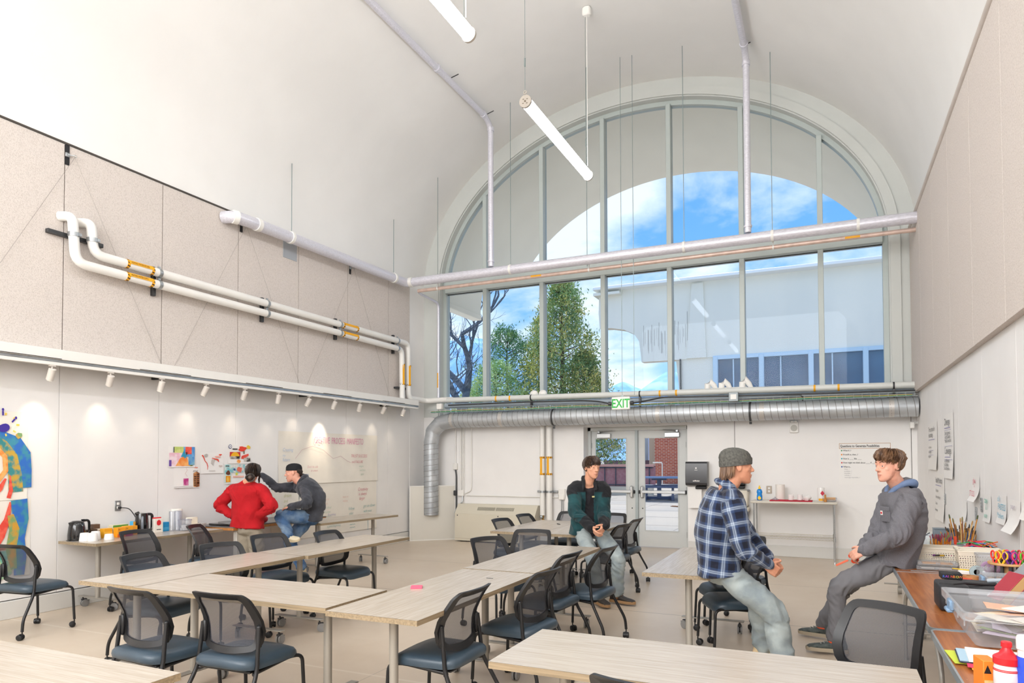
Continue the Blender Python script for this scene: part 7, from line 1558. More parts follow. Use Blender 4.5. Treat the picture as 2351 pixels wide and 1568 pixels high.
def hand(mb, wrist, f, nrm, right=True, curl=(.5, .6, .4), k=1.0, spread=.06, thumb=(.5, .3), curls=None):
    """palm and five bent fingers; f along the forearm, nrm out of the palm"""
    f = Vector(f).normalized(); nn = Vector(nrm); nn = (nn-f*nn.dot(f)).normalized(); th = f.cross(nn) if right else nn.cross(f); w = Vector(wrist)
    limb(mb, [w-f*.03*k, w+f*.01*k], [.025*k, .024*k], 12)
    for a in (-.027, -.009, .009, .027): limb(mb, [w+th*(a*.6*k)+f*.008*k, w+th*a*k+f*.05*k, w+th*(a*1.08*k)+f*.088*k], [.0155*k, .0145*k, .0115*k], 10)
    limb(mb, [w+th*.015*k+f*.02*k+nn*.006*k, w+th*.032*k+f*.045*k+nn*.010*k], [.016*k, .015*k], 10)
    for i, (a, L_) in enumerate(((.031, .074), (.0105, .083), (-.010, .077), (-.030, .060))):
        c = curls[i] if curls else curl; p = w+th*a*k+f*.088*k; d = (f+th*(spread*(1.5-i)/1.5)).normalized(); pts = [p]; ang = 0
        for seg, (fr, ca) in enumerate(zip((.45, .30, .25), c)):
            ang += ca; dd = d*math.cos(ang)+nn*math.sin(ang); pts.append(pts[-1]+dd*(L_*fr*k))
        limb(mb, pts, [.0095*k, .0088*k, .0080*k, .0066*k], 10, 3)
    p = w+th*.026*k+f*.022*k; d = (f*.75+th*.8+nn*.25).normalized(); q1 = p+d*.038*k; d2 = (d+nn*thumb[0]+f*.35).normalized(); q2 = q1+d2*.030*k; d3 = (d2+nn*thumb[1]-th*.2).normalized(); limb(mb, [p, q1, q2, q2+d3*.024*k], [.0145*k, .0115*k, .0098*k, .0078*k], 10, 3)
    return mb
def torso(mb, pel, chest, neck, lat0, lat1, ease=0, w=1.0, hem=-.10, shoulder=True, belly=.0, top=1.0):
    """lofted trunk from hips to neck; lat0, lat1 point to the person's left at hips and shoulders"""
    P = catmull([pel+(pel-chest).normalized()*.10, pel, chest, neck], 6); lat0, lat1 = Vector(lat0).normalized(), Vector(lat1).normalized()
    tab = [(-.2, .135, .10), (0, .168, .125), (.3, .160, .115+belly), (.6, .178, .122), (.82, .185, .112), (.93, .135, .085), (1.0, .075, .07)]
    if ease > 0: tab[0] = (-.2, .176, .138)
    vs = []; n = 26; L_ = len(P)
    s0 = hem
    rows = 0
    for i in range(L_):
        t_ = -.2+1.2*i/(L_-1)
        if t_ < s0 or t_ > top: continue
        c = Vector(P[i]); d = (Vector(P[min(i+1, L_-1)])-Vector(P[max(i-1, 0)])).normalized(); l = lat0.lerp(lat1, max(0, min(1, t_))); l = (l-d*l.dot(d)).normalized(); f = l.cross(d)
        a = np.interp(t_, [q[0] for q in tab], [q[1] for q in tab])*w+ease; b = np.interp(t_, [q[0] for q in tab], [q[2] for q in tab])*w+ease
        for k in range(n):
            an = 2*PI*k/n; ca, sa = math.cos(an), math.sin(an); e = .85; vs.append(c+l*(a*math.copysign(abs(ca)**e, ca))+f*(b*math.copysign(abs(sa)**e, sa)))
        rows += 1
    mb.add(vs, [(i*n+k, i*n+(k+1) % n, (i+1)*n+(k+1) % n, (i+1)*n+k) for i in range(rows-1) for k in range(n)]+[tuple(range(n-1, -1, -1)), tuple((rows-1)*n+k for k in range(n))])
def shoe(root, ankle, d, m_up, m_sole, k=1.0, boot=0, tilt=None, name='shoe', lace=None):
    """shoe under an ankle; d = toe direction"""
    d = Vector(d).normalized(); up = Vector(tilt).normalized() if tilt else Vector((0, 0, 1)); up = (up-d*up.dot(d)).normalized(); l = up.cross(d); a = Vector(ankle); g = a-up*.085*k
    def P(x, y, z): return g+d*(x*k)+l*(y*k)+up*(z*k)
    prof = [(-.085, .022, .05), (-.075, .034, .085), (-.04, .037, .10), (.0, .037, .095), (.05, .040, .072), (.10, .046, .056), (.145, .046, .048), (.18, .036, .040), (.198, .015, .03)]
    mb = MB(); n = 14; vs = []
    for (x, w, h) in prof:
        for q in range(n):
            an = 2*PI*q/n; c, s_ = math.cos(an), math.sin(an); vs.append(P(x, w*math.copysign(abs(c)**.7, c), .018+max(0, h-.018)*(.5+.5*math.copysign(abs(s_)**.8, s_))))
    mb.add(vs, [(i*n+q, i*n+(q+1) % n, (i+1)*n+(q+1) % n, (i+1)*n+q) for i in range(len(prof)-1) for q in range(n)]+[tuple(range(n-1, -1, -1)), tuple((len(prof)-1)*n+q for q in range(n))])
    limb(mb, [P(-.035, 0, .06), P(-.03, 0, .10+.10*boot)], [.040*k, .043*k], 12)
    s_ = part(mb, name, m_up, root, 1.2)
    ol = [(-.092, .02), (-.075, .036), (-.02, .036), (.05, .042), (.11, .050), (.16, .044), (.195, .024), (.205, 0)]; ol = ol+[(x, -y) for x, y in ol[-2::-1]]; q = len(ol)
    vs = [P(x, y, 0) for x, y in ol]+[P(x*1.01, y*1.05, .012) for x, y in ol]+[P(x, y*.98, .028) for x, y in ol]
    part(MB().add(vs, [(i, (i+1) % q, q+(i+1) % q, q+i) for i in range(q)]+[(q+i, q+(i+1) % q, 2*q+(i+1) % q, 2*q+i) for i in range(q)]+[tuple(range(q-1, -1, -1)), tuple(range(2*q, 3*q))]), 'sole', m_sole, s_, .8)
    if lace:
        mb = MB()
        for i in range(4): mb.tube([P(.03+.022*i, -.022, .083-.009*i), P(.035+.022*i, 0, .092-.009*i), P(.03+.022*i, .022, .083-.009*i)], .0032*k, 6)
        part(mb, 'laces', lace, s_, 1)
    return s_
def V3(*a): return Vector(a)
m_denim = mat('light_denim', '#8b979c', .85, col2='#a9b3b3', scale=7, detail=8, bump=.25, bscale=420, ramp=(.4, .62)); m_denim2 = mat('blue_denim', '#3f5f86', .85, col2='#8297ab', scale=6, detail=6, bump=.25, bscale=420, ramp=(.42, .7))
def trousers(root, m, hipL, hipR, knL, knR, anL, anR, pel, rad=(.092, .070, .060), name='trousers', seat=(.165, .12), lat=None, up=(0, 0, 1), amp=.006, seed=1, sub=0, cuff=.0, waist=.05):
    mb = MB()
    for h, k, a in ((hipL, knL, anL), (hipR, knR, anR)):
        h, k, a = Vector(h), Vector(k), Vector(a); limb(mb, [h+(h-k)*.05, h.lerp(k, .45), k, k.lerp(a, .5), a], [rad[0]*.80, (rad[0]+rad[1])/2+.006, rad[1], (rad[1]+rad[2])/2, rad[2]+cuff], 16)
    lat = (Vector(hipL)-Vector(hipR)).normalized() if lat is None else Vector(lat).normalized(); u = Vector(up).normalized(); f = lat.cross(u); R = Matrix((lat, f, u)).transposed(); c = Vector(pel)
    mb.sphere(c-u*.02, (seat[0], seat[1], .115), 20, 14, M=R); mb.tube([c-u*.02, c+u*waist, c+u*(waist+.02)], [seat[0]*.93, seat[0]*.90, seat[0]*.88], 22, flat=None)if False else mb.sphere(c+u*.04, (seat[0]*.96, seat[1]*.95, .08), 20, 12, M=R)
    bones = [(hipL, knL, f, .08), (knL, anL, f, .065), (hipR, knR, f, .08), (knR, anR, f, .065)]; bends = [(knL, .13), (knR, .13), (anL, .14), (anR, .14), (hipL, .15), (hipR, .15)]
    def post(co, no, me):
        U = bones_uv(co, bones); return wrinkle(co, no, U, bends, amp, seed), None, None
    return fuse(mb, name, m, root, .0105, 3, post)
def person(label, loc): return thing('person', label, 'person', loc)
def arms(mb, d, r=(.060, .050, .038), ease=0):
    for s_ in 'LR':
        if r[0] > .05: limb(mb, [d['neck']-V3(0, 0, .005), Vector(d['neck']).lerp(d['sh'+s_], .5)+V3(0, 0, -.008), Vector(d['sh'+s_])], [.056, .060, r[0]], 14)
        sh, el, wr = d['sh'+s_], d['el'+s_], d['wr'+s_]; inn = Vector(d['neck']).lerp(sh, .55); inn.z = sh.z+.01
        limb(mb, [inn, sh, sh.lerp(el, .5), el, el.lerp(wr, .5), wr], [r[0]*.95, r[0]+.006, r[0], r[1], (r[1]+r[2])/2, r[2]], 14)
def skin_body(root, H, d, m_sk, m_lip, legs, hands, jaw=1.0):
    """one continuous body: head, neck, trunk, arms with hands, legs with feet"""
    mb = MB(); H.build(mb, d['neck'], jaw); lat0 = d['hipL']-d['hipR']; lat1 = d['shL']-d['shR']
    torso(mb, d['pel'], d['chest'], d['neck'], lat0, lat1, -.02, .92)
    arms(mb, d, (.045, .036, .026)); limb(mb, [d['neck']+V3(0, 0, -.005), Vector(d['neck']).lerp(d['shL'], .6)], [.045, .04]); limb(mb, [d['neck']+V3(0, 0, -.005), Vector(d['neck']).lerp(d['shR'], .6)], [.045, .04])
    for s_ in 'LR':
        limb(mb, [d['hip'+s_], d['hip'+s_].lerp(d['kn'+s_], .5), d['kn'+s_], d['an'+s_]], [.060, .050, .040, .030], 14); limb(mb, [d['an'+s_], d['an'+s_]+V3(*d['toe'+s_]).normalized()*.05-V3(0, 0, .045)], [.032, .022])
    for a in hands: hand(mb, *a[:-1], **a[-1])
    def post(co, no, me):
        fc = face_centres(me, co); mi = np.zeros(len(fc), int); mi[H.lips(fc)] = 1; return co, mi, None
    return fuse(mb, 'body', [m_sk, m_lip], root, .0052, 2, post)
m_lip = mat('lip_rose', '#c88872', .45)

# ---------------------------------------------------------------- person in the teal fleece jacket, sitting on the paired tables
d = dict(neck=V3(-2.447, 7.425, 1.335), shR=V3(-2.595, 7.36, 1.262), shL=V3(-2.305, 7.49, 1.262), wrR=V3(-2.335, 7.165, .862), wrL=V3(-2.215, 7.255, .880), pel=V3(-2.50, 7.53, .83), hipR=V3(-2.565, 7.47, .80), hipL=V3(-2.405, 7.545, .80), anR=V3(-2.285, 7.27, .11), anL=V3(-2.125, 7.44, .11), chest=V3(-2.485, 7.53, 1.08))
d['elR'] = ik(d['shR'], d['wrR'], .29, .26, (-.75, -.10, -.1)); d['elL'] = V3(-2.282, 7.45, .985); d['knR'] = ik(d['hipR'], d['anR'], .44, .42, (.5, -.9, .2)); d['knL'] = ik(d['hipL'], d['anL'], .44, .42, (.75, -.55, .2)); d['toeR'] = (.65, -.65, 0); d['toeL'] = (.95, -.2, 0)
r = person('person in a dark teal fleece jacket and light jeans on a table end', (-2.45, 7.4, 0))
m_sk = SKIN('#d69a7c', '#e2ab8e'); H = Head((-2.398, 7.385, 1.505), (.78, -.62, -.07), (.02, .02, 1), 1.0)
skin_body(r, H, d, m_sk, m_lip, None, [(d['wrR'], (.55, -.30, -.55), (.55, .45, .35), dict(right=True, curl=(.35, .45, .3))), (d['wrL'], (-.15, -.52, -.50), (-.75, .25, .1), dict(right=False, curl=(.6, .7, .4)))])
H.eyes(r, '#3f3327', '#33261c'); m_hair1 = mat('hair_dark_brown', '#2e2019', .5, col2='#5c4433', scale=30, stretch=(1, 1, .25), ramp=(.4, .75)); H.hair(r, m_hair1, 3, 420, fringe=.012, back=-.072, lift=.010, sweep=(.35, 0), front_z=.058)
m_teal2 = mat('teal_fleece', '#12343a', .95, col2='#1b4a4e', scale=9, bump=.3, bscale=180, sheen=.1); m_navyb = mat('black_fleece', '#17191d', .95, bump=.3, bscale=180, sheen=.1); m_tee = mat('black_tee', '#221f24', .9)
def jacket_teal():
    mb = MB(); lat0, lat1 = d['hipL']-d['hipR'], d['shL']-d['shR']; torso(mb, d['pel'], d['chest'], d['neck'], lat0, lat1, .032, 1.0, -.16, top=.97); arms(mb, d, (.078, .070, .052))
    for s_ in 'LR': limb(mb, [Vector(d['el'+s_]).lerp(d['wr'+s_], .82), Vector(d['el'+s_]).lerp(d['wr'+s_], .93)], [.050, .043], 12)
    f = Vector(lat1).normalized().cross(V3(0, 0, 1)); f = -f if f.y > 0 else f; l = Vector(lat1).normalized(); c0 = Vector(d['neck'])+f*.005
    for s_ in (-1, 1): limb(mb, [c0-f*.055+V3(0, 0, .055), c0+l*(.062*s_)-f*.01+V3(0, 0, .055), c0+l*(.060*s_)+f*.055+V3(0, 0, -.01), c0+l*(.075*s_)+f*.10+V3(0, 0, -.075)], [.016, .018, .017, .014], 10)
    bones = [(d['pel'], d['neck'], f, .17), (d['shL'], d['elL'], f, .07), (d['elL'], d['wrL'], f, .06), (d['shR'], d['elR'], f, .07), (d['elR'], d['wrR'], f, .06)]; bends = [(d['elL'], .12), (d['elR'], .12), (d['wrL'], .1), (d['wrR'], .1), (d['pel'], .2)]
    fn, ln = np.array(f), np.array(l); ax0, ax1 = np.array(d['pel']), np.array(d['neck'])
    def post(co, no, me):
        U = bones_uv(co, bones); co = wrinkle(co, no, U, bends, .020, 4); t_ = (co[:, 2]-ax0[2])/(ax1[2]-ax0[2]); ctr = ax0+(ax1-ax0)*t_[:, None]; q = co-ctr; lat, fr = q@ln, q@fn; wd = np.interp(t_, [-.2, .2, .6, .9, 1.1], [.075, .055, .045, .05, .05]); inn = (np.abs(lat-.005) < wd) & (fr > .03) & (U[:, 2] == 0) & (no@fn > .2); co = co-np.outer(inn*.022, fn)
        fc = face_centres(me, co); t2 = (fc[:, 2]-ax0[2])/(ax1[2]-ax0[2]); c2 = ax0+(ax1-ax0)*t2[:, None]; q2 = fc-c2; l2, f2 = q2@ln, q2@fn; w2 = np.interp(t2, [-.2, .2, .6, .9, 1.1], [.075, .055, .045, .05, .05]); Uf = bones_uv(fc, bones)
        mi = np.zeros(len(fc), int); mi[(np.abs(l2-.005) < w2) & (f2 > .03) & (Uf[:, 2] == 0) & (t2 < .93)] = 2
        mi[(t2 > .80) & (mi == 0) & (Uf[:, 2] == 0)] = 1; mi[((Uf[:, 2] == 3) | (Uf[:, 2] == 1)) & (Uf[:, 0] < .10) & (mi == 0)] = 1; mi[((Uf[:, 2] == 4) | (Uf[:, 2] == 2)) & (Uf[:, 0] > .13)] = 1
        return co, mi, None
    return fuse(mb, 'jacket', [m_teal2, m_navyb, m_tee], r, .0065, 4, post)
jk = jacket_teal()
trousers(r, m_denim, d['hipL'], d['hipR'], d['knL'], d['knR'], d['anL']+V3(0, 0, .03), d['anR']+V3(0, 0, .03), d['pel'], (.090, .072, .066), seed=2, amp=.020)
m_boot = mat('boot_black', '#38322e', .5, bump=.3, bscale=60); m_bootb = mat('boot_brown', '#8a5d3d', .6); m_bsole = mat('boot_sole', '#a9845c', .7)
for s_ in 'LR':
    shoe(r, d['an'+s_], d['toe'+s_], m_boot, m_bsole, 1.05, 0, name='boot'); a = Vector(d['an'+s_]); part(limb(MB(), [a+V3(0, 0, -.02), a+V3(0, 0, .10)], [.050, .054]), 'boot_shaft', m_bootb, r, 1)
w = Vector(d['wrR']); e_ = (Vector(d['wrR'])-Vector(d['elR'])).normalized(); u_ = e_.cross(V3(0, 0, 1)).normalized(); v_ = e_.cross(u_)
part(MB().tube([w+e_*.004+u_*.030*math.cos(a)+v_*.027*math.sin(a) for a in np.linspace(0, 2*PI, 19)[:-1]], .006, 8, closed=True), 'blue_wristband', cmat('#2346c8', .4), r, 1)
part(MB().box((0, 0, 0), (.028, .003, .016), M=Matrix.Translation(Vector(d['chest'])+V3(.105, -.155, .10)) @ Matrix.Rotation(.45, 4, 'Z')), 'chest_logo', cmat('#cfc48a'), r, None)

# ---------------------------------------------------------------- person in the plaid shirt and beanie
d = dict(neck=V3(-.672, 5.262, 1.385), shR=V3(-.615, 5.095, 1.290), shL=V3(-.715, 5.425, 1.285), wrR=V3(-.405, 5.235, .842), wrL=V3(-.392, 5.395, .850), pel=V3(-.735, 5.265, .845), hipR=V3(-.70, 5.175, .80), hipL=V3(-.735, 5.36, .80), anR=V3(-.285, 5.33, .10), anL=V3(-.47, 5.765, .12), chest=V3(-.752, 5.262, 1.10))
d['elR'] = ik(d['shR'], d['wrR'], .32, .27, (-.25, -.75, -.35)); d['elL'] = ik(d['shL'], d['wrL'], .32, .27, (-.1, .8, -.3)); d['knR'] = ik(d['hipR'], d['anR'], .45, .42, (.75, .2, .6)); d['knL'] = ik(d['hipL'], d['anL'], .45, .42, (.9, .15, .6)); d['toeR'] = (.95, .2, 0); d['toeL'] = (.75, .1, 0)
r = person('person in a navy plaid shirt and grey knit beanie sitting on a table corner', (-.65, 5.25, 0))
m_sk2 = SKIN('#cf8f72', '#dea284'); H = Head((-.600, 5.262, 1.540), (.93, .36, .0), (-.05, 0, 1), 1.02)
skin_body(r, H, d, m_sk2, m_lip, None, [(d['wrR'], (.55, .30, -.42), (-.1, .8, -.1), dict(right=True, curl=(.7, .9, .5))), (d['wrL'], (.55, -.35, -.45), (-.2, -.8, -.1), dict(right=False, curl=(.6, .8, .5)))])
H.eyes(r, '#3c3128', '#33261c')
m_hair2 = mat('hair_mid_brown', '#4a3221', .5, col2='#8a6545', scale=30, stretch=(1, 1, .25), ramp=(.4, .75))
mb = MB(); rd = random.Random(5)
for k in range(190):
    ph = rd.uniform(1.85, 2*PI-1.85); z0 = rd.uniform(-.01, .03); z1 = -.055-.055*max(0, math.cos(ph-PI))*rd.uniform(.5, 1.1); fl = rd.uniform(.0, .03)*(1 if rd.random() < .4 else .2)
    pts = []
    for j in range(6): t_ = j/5; off = .004+.012*t_+fl*t_*t_; z = z0+(z1-z0)*t_; sh = 1-.18*t_*(z1 < -.07); pts.append(H.p(-.012+(.098+off)*sh*math.cos(ph), (.076+off)*sh*math.sin(ph), z+fl*.4*t_*t_))
    w_ = rd.uniform(.0045, .0075); mb.tube(pts, [w_*.8, w_, w_*1.1, w_, w_*.7, w_*.1], 5, flat=.7)
part(mb, 'hair', m_hair2, r, 1.2)
m_bean = mat('beanie_grey', '#4a4a47', .95, col2='#66655f', scale=60, bump=.4, bscale=160)
mb = MB(); nr = 90; vs = []; prof = [(.020, 1.0, .0), (.045, 1.03, .0), (.068, 1.03, .004), (.090, .97, .006), (.110, .84, .008), (.126, .62, .012), (.136, .34, .014), (.139, .06, .015)]
for (z, q, tx_) in prof:
    for k in range(nr): a = 2*PI*k/nr; rb_ = 1+.022*(1 if k % 2 else -1)*min(1, q*1.2); vs.append(H.p(-.012+tx_*-1+.108*q*rb_*math.cos(a), .090*q*rb_*math.sin(a), z-.012*math.cos(a)*0))
mb.add(vs, [(i*nr+k, i*nr+(k+1) % nr, (i+1)*nr+(k+1) % nr, (i+1)*nr+k) for i in range(len(prof)-1) for k in range(nr)]+[tuple(len(vs)-nr+k for k in range(nr))])
hat = part(mb, 'beanie', m_bean, r, 1.5)
mb = MB(); vs = []; prof = [(.012, 1.03), (.008, 1.075), (.018, 1.10), (.048, 1.11), (.058, 1.085), (.055, 1.03)]
for (z, q) in prof:
    for k in range(nr): a = 2*PI*k/nr; rb_ = 1+.02*(1 if k % 2 else -1); vs.append(H.p(-.012+.103*q*rb_*math.cos(a), .084*q*rb_*math.sin(a), z+.010*math.cos(a)))
part(mb.add(vs, [(i*nr+k, i*nr+(k+1) % nr, ((i+1) % 6)*nr+(k+1) % nr, ((i+1) % 6)*nr+k) for i in range(6) for k in range(nr)]), 'beanie_cuff', m_bean, hat, 1.5)
# plaid cloth: checks woven along and round each limb (vector attribute laid down on the mesh)
m_plaid = bpy.data.materials.new('plaid_flannel'); m_plaid.use_nodes = True; t = m_plaid.node_tree; b = t.nodes['Principled BSDF']; b.inputs['Roughness'].default_value = .95; b.inputs['Sheen Weight'].default_value = .15
at = t.nodes.new('ShaderNodeAttribute'); at.attribute_name = 'weave'; sx = t.nodes.new('ShaderNodeSeparateXYZ'); t.links.new(at.outputs['Vector'], sx.inputs[0])
def mth(op, a, b_=None, c_=None):
    n = t.nodes.new('ShaderNodeMath'); n.operation = op
    for i, x in enumerate((a, b_, c_)):
        if x is None: continue
        if isinstance(x, (int, float)): n.inputs[i].default_value = x
        else: t.links.new(x, n.inputs[i])
    return n.outputs[0]
def bands(o):
    u = mth('FRACT', mth('MULTIPLY', o, 1/.104)); f = lambda c, h: mth('SMOOTH_MIN', 1, mth('MAXIMUM', mth('MULTIPLY_ADD', mth('ABSOLUTE', mth('SUBTRACT', u, c)), -1/h, 1.6), 0), .1)
    white = mth('ADD', f(.44, .030), mth('ADD', mth('MULTIPLY', f(.56, .030), .9), mth('MULTIPLY', f(.50, .11), .35))); blue = mth('MULTIPLY', mth('GREATER_THAN', mth('ABSOLUTE', mth('SUBTRACT', u, .5)), .28), 1.0)
    return white, blue
w1, b1 = bands(sx.outputs[0]); w2, b2 = bands(sx.outputs[1])
def mixc(f, a, c):
    n = t.nodes.new('ShaderNodeMixRGB'); t.links.new(f, n.inputs[0]); 
    for i, x in ((1, a), (2, c)):
        if isinstance(x, str): n.inputs[i].default_value = (*lin(x), 1)
        else: t.links.new(x, n.inputs[i])
    return n.outputs[0]
base_ = mixc(mth('MULTIPLY', mth('ADD', b1, b2), .5), '#2c4066', '#0d1226')
cl_ = t.nodes.new('ShaderNodeClamp'); t.links.new(mth('MULTIPLY', mth('ADD', w1, w2), .36), cl_.inputs[0]); t.links.new(mixc(cl_.outputs[0], base_, '#b4c2d2'), b.inputs['Base Color'])
def shirt(d, m, root, name, er, ease, amp, seed, hem=-.16, collar=True, weave=True, voxel=.009, cuffs=True, colw=.018, fwd=None, mats=None, mi_fn=None, extra=None, hood=False):
    mb = MB(); lat0, lat1 = d['hipL']-d['hipR'], d['shL']-d['shR']; torso(mb, d['pel'], d['chest'], d['neck'], lat0, lat1, ease, 1.0, hem, top=.97); arms(mb, d, er)
    l = Vector(lat1).normalized(); ax = (Vector(d['neck'])-Vector(d['chest'])).normalized(); f = l.cross(ax).normalized(); f = f if f.dot(Vector(fwd)) > 0 else -f; c0 = Vector(d['neck'])
    if cuffs:
        for s_ in 'LR': limb(mb, [Vector(d['el'+s_]).lerp(d['wr'+s_], .80), Vector(d['el'+s_]).lerp(d['wr'+s_], .95)], [er[2]+.003, er[2]+.001], 14)
    if collar:
        mb.tube([c0+ax*.014-f*.014+l*(.070*math.cos(a))+f*(.070*math.sin(a))-ax*(.018*math.sin(a)) for a in np.linspace(0, 2*PI, 25)[:-1]], .021, 10, closed=True)
        for s_ in (-1, 1): limb(mb, [c0-f*.060+ax*.05, c0+l*(.058*s_)-f*.015+ax*.045, c0+l*(.055*s_)+f*.045+ax*.005, c0+l*(.045*s_)+f*.085-ax*.035], [.018, .018, .017, .012], 10)
    if extra: extra(mb, f, l, ax)
    bones = [(d['pel'], d['neck'], f, .165), (d['shL'], d['elL'], f, .068), (d['elL'], d['wrL'], f, .055), (d['shR'], d['elR'], f, .068), (d['elR'], d['wrR'], f, .055)]; bends = [(d['elL'], .13), (d['elR'], .13), (d['wrL'], .1), (d['wrR'], .1), (d['pel'], .22), (d['shL'], .1), (d['shR'], .1)]
    def post(co, no, me):
        U = bones_uv(co, bones); A = np.stack([U[:, 0], U[:, 1], U[:, 2]], 1); co2 = wrinkle(co, no, U, bends, amp, seed); mi = None
        if mi_fn: fc = face_centres(me, co2); mi = mi_fn(fc, bones_uv(fc, bones), f, l)
        return co2, mi, A if weave else None
    return fuse(mb, name, mats or m, root, voxel, 3, post)
shirt(d, m_plaid, r, 'plaid_shirt', (.078, .066, .046), .028, .016, 9, hem=-.19, fwd=(1, .3, 0))
trousers(r, m_denim, d['hipL'], d['hipR'], d['knL'], d['knR'], d['anL']+V3(0, 0, .02), d['anR']+V3(0, 0, -.02), d['pel']-V3(0, 0, .03), (.098, .088, .078), seat=(.145, .105), seed=5, amp=.021)
mb = MB(); hp, kn, an = d['hipR'], d['knR'], d['anR']
m_suede = mat('suede_tan', '#c9b08a', .8); m_socks = mat('sock_grey', '#8f8d88', .9)
for s_ in 'LR': shoe(r, d['an'+s_], d['toe'+s_], m_suede, mat('gum_sole', '#d8c7a6', .6), 1.05)
part(limb(MB(), [d['anL']+V3(0, 0, -.01), d['anL']+V3(0, 0, .08)], [.045, .047]), 'sock', m_socks, r, 1)

# ---------------------------------------------------------------- person in the grey overshirt leaning on the orange table
d = dict(neck=V3(.520, 6.300, 1.372), shR=V3(.470, 6.475, 1.275), shL=V3(.575, 6.125, 1.265), wrR=V3(.250, 6.205, .868), wrL=V3(.258, 6.060, .888), pel=V3(.490, 6.320, .845), hipR=V3(.450, 6.410, .805), hipL=V3(.455, 6.225, .805), anR=V3(-.055, 6.735, .115), anL=V3(.035, 6.245, .115), chest=V3(.552, 6.31, 1.11))
d['elR'] = ik(d['shR'], d['wrR'], .31, .27, (.2, .75, -.4)); d['elL'] = ik(d['shL'], d['wrL'], .31, .27, (.3, -.75, -.4)); d['knR'] = ik(d['hipR'], d['anR'], .46, .47, (-.8, 0, .6)); d['knL'] = ik(d['hipL'], d['anL'], .46, .44, (-.8, 0, .6)); d['toeR'] = (-.9, .30, 0); d['toeL'] = (-.95, .0, 0)
r = person('person in a grey denim overshirt leaning on the orange table, holding orange scissors', (.5, 6.3, 0))
m_sk3 = SKIN('#da9b83', '#e6b09a'); H = Head((.440, 6.205, 1.540), (-.80, -.60, -.06), (.04, .02, 1), 1.02)
skin_body(r, H, d, m_sk3, mat('lip_pink', '#cf8f80', .45), None, [(d['wrL'], (-.72, .05, -.42), (-.1, .7, -.55), dict(right=False, curl=(.55, .8, .5))), (d['wrR'], (-.62, -.25, -.55), (.1, -.6, -.5), dict(right=True, curl=(.6, .8, .5)))], 1.04)
H.eyes(r, '#4f5f6a', '#5a4030'); m_hair3 = mat('hair_chestnut', '#4a3222', .5, col2='#8f6b4d', scale=30, stretch=(1, 1, .25), ramp=(.38, .75)); H.hair(r, m_hair3, 8, 460, fringe=.008, back=-.038, lift=.022, sweep=(-.3, 0), front_z=.064, side=.026, thick=.45)
m_greyd = mat('grey_denim', '#66656a', .9, col2='#7c7b81', scale=330, detail=3, bump=.35, bscale=420, ramp=(.38, .64))
m_hood = mat('hoodie_blue', '#6f83a6', .9, bump=.2, bscale=160)
ov = shirt(d, m_greyd, r, 'overshirt', (.080, .070, .050), .028, .026, 14, hem=-.17, fwd=(-.9, -.3, 0), weave=False)
ax = (Vector(d['neck'])-Vector(d['chest'])).normalized(); f = V3(-.9, -.3, 0).normalized(); l = f.cross(V3(0, 0, 1)); c0 = Vector(d['neck'])
mb = MB()
for s_ in (-1, 1): limb(mb, [c0-f*.105+V3(0, 0, .012), c0+l*(.062*s_)-f*.075+V3(0, 0, .032), c0+l*(.088*s_)-f*.01+V3(0, 0, .03), c0+l*(.066*s_)+f*.06+V3(0, 0, -.012), c0+l*(.022*s_)+f*.095-V3(0, 0, .07)], [.034, .034, .026, .022, .017], 12)
fuse(mb, 'hood', m_hood, r, .008, 2)
Mp = Matrix.Translation(Vector(d['chest'])+V3(-.135, -.100, .045)) @ Matrix.Rotation(.60, 4, 'Z') @ Matrix.Rotation(-.10, 4, 'Y')
part(MB().box((0, 0, 0), (.020, .105, .12), bev=.004, M=Mp).box((-.008, 0, .045), (.010, .107, .034), bev=.003, M=Mp), 'chest_pocket', m_greyd, r)
part(MB().box((-.0135, .035, .012), (.003, .024, .034), M=Mp), 'red_tag', mat('tag_white', '#ece6e2', .6), r, None)
part(MB().cyl(Mp @ Vector((-.0145, .035, .012)), Mp @ Vector((-.0165, .035, .012)), .009, 12), 'tag_mark', cmat('#c9202c'), r)
trousers(r, mat('grey_twill', '#77767a', .8, var=.05, scale=8, bump=.15, bscale=300), d['hipL'], d['hipR'], d['knL'], d['knR'], d['anL']+V3(0, 0, .03), d['anR']+V3(0, 0, .03), d['pel']-V3(0, 0, .02), (.098, .072, .056), seed=11, amp=.021)
m_sneak = mat('sneaker_grey', '#5d6663', .7, col2='#3f4644', scale=30, bump=.3, bscale=120); m_ssole = mat('sneaker_sole', '#b3a58f', .7)
for s_ in 'LR':
    shoe(r, d['an'+s_], d['toe'+s_], m_sneak, m_ssole, 1.08, name='sneaker', lace=cmat('#a9a9a2')); a = Vector(d['an'+s_])
    part(MB().tube([a+V3(.045*math.cos(q), .045*math.sin(q), -.012) for q in np.linspace(0, 2*PI, 17)[:-1]], .007, 8, closed=True), 'orange_lining', cmat('#dd5a34'), r, 1); part(limb(MB(), [a-V3(0, 0, .02), a+V3(0, 0, .05)], [.036, .038]), 'sock', m_cup, r, 1)
rs = thing('orange_scissors', 'orange scissors held in the hands of the person in grey', 'scissors', (.155, 6.14, .79)); c0 = V3(.160, 6.135, .800); dd = V3(-.88, -.15, -.45).normalized(); uu = dd.cross(V3(0, 1, .1)).normalized()
mb = MB()
for s_ in (-1, 1): q0 = c0-dd*.02+uu*(.022*s_); mb.tube([q0+dd*(.024*math.cos(a))+uu*(.017*math.sin(a)) for a in np.linspace(0, 2*PI, 17)[:-1]], .0065, 8, closed=True)
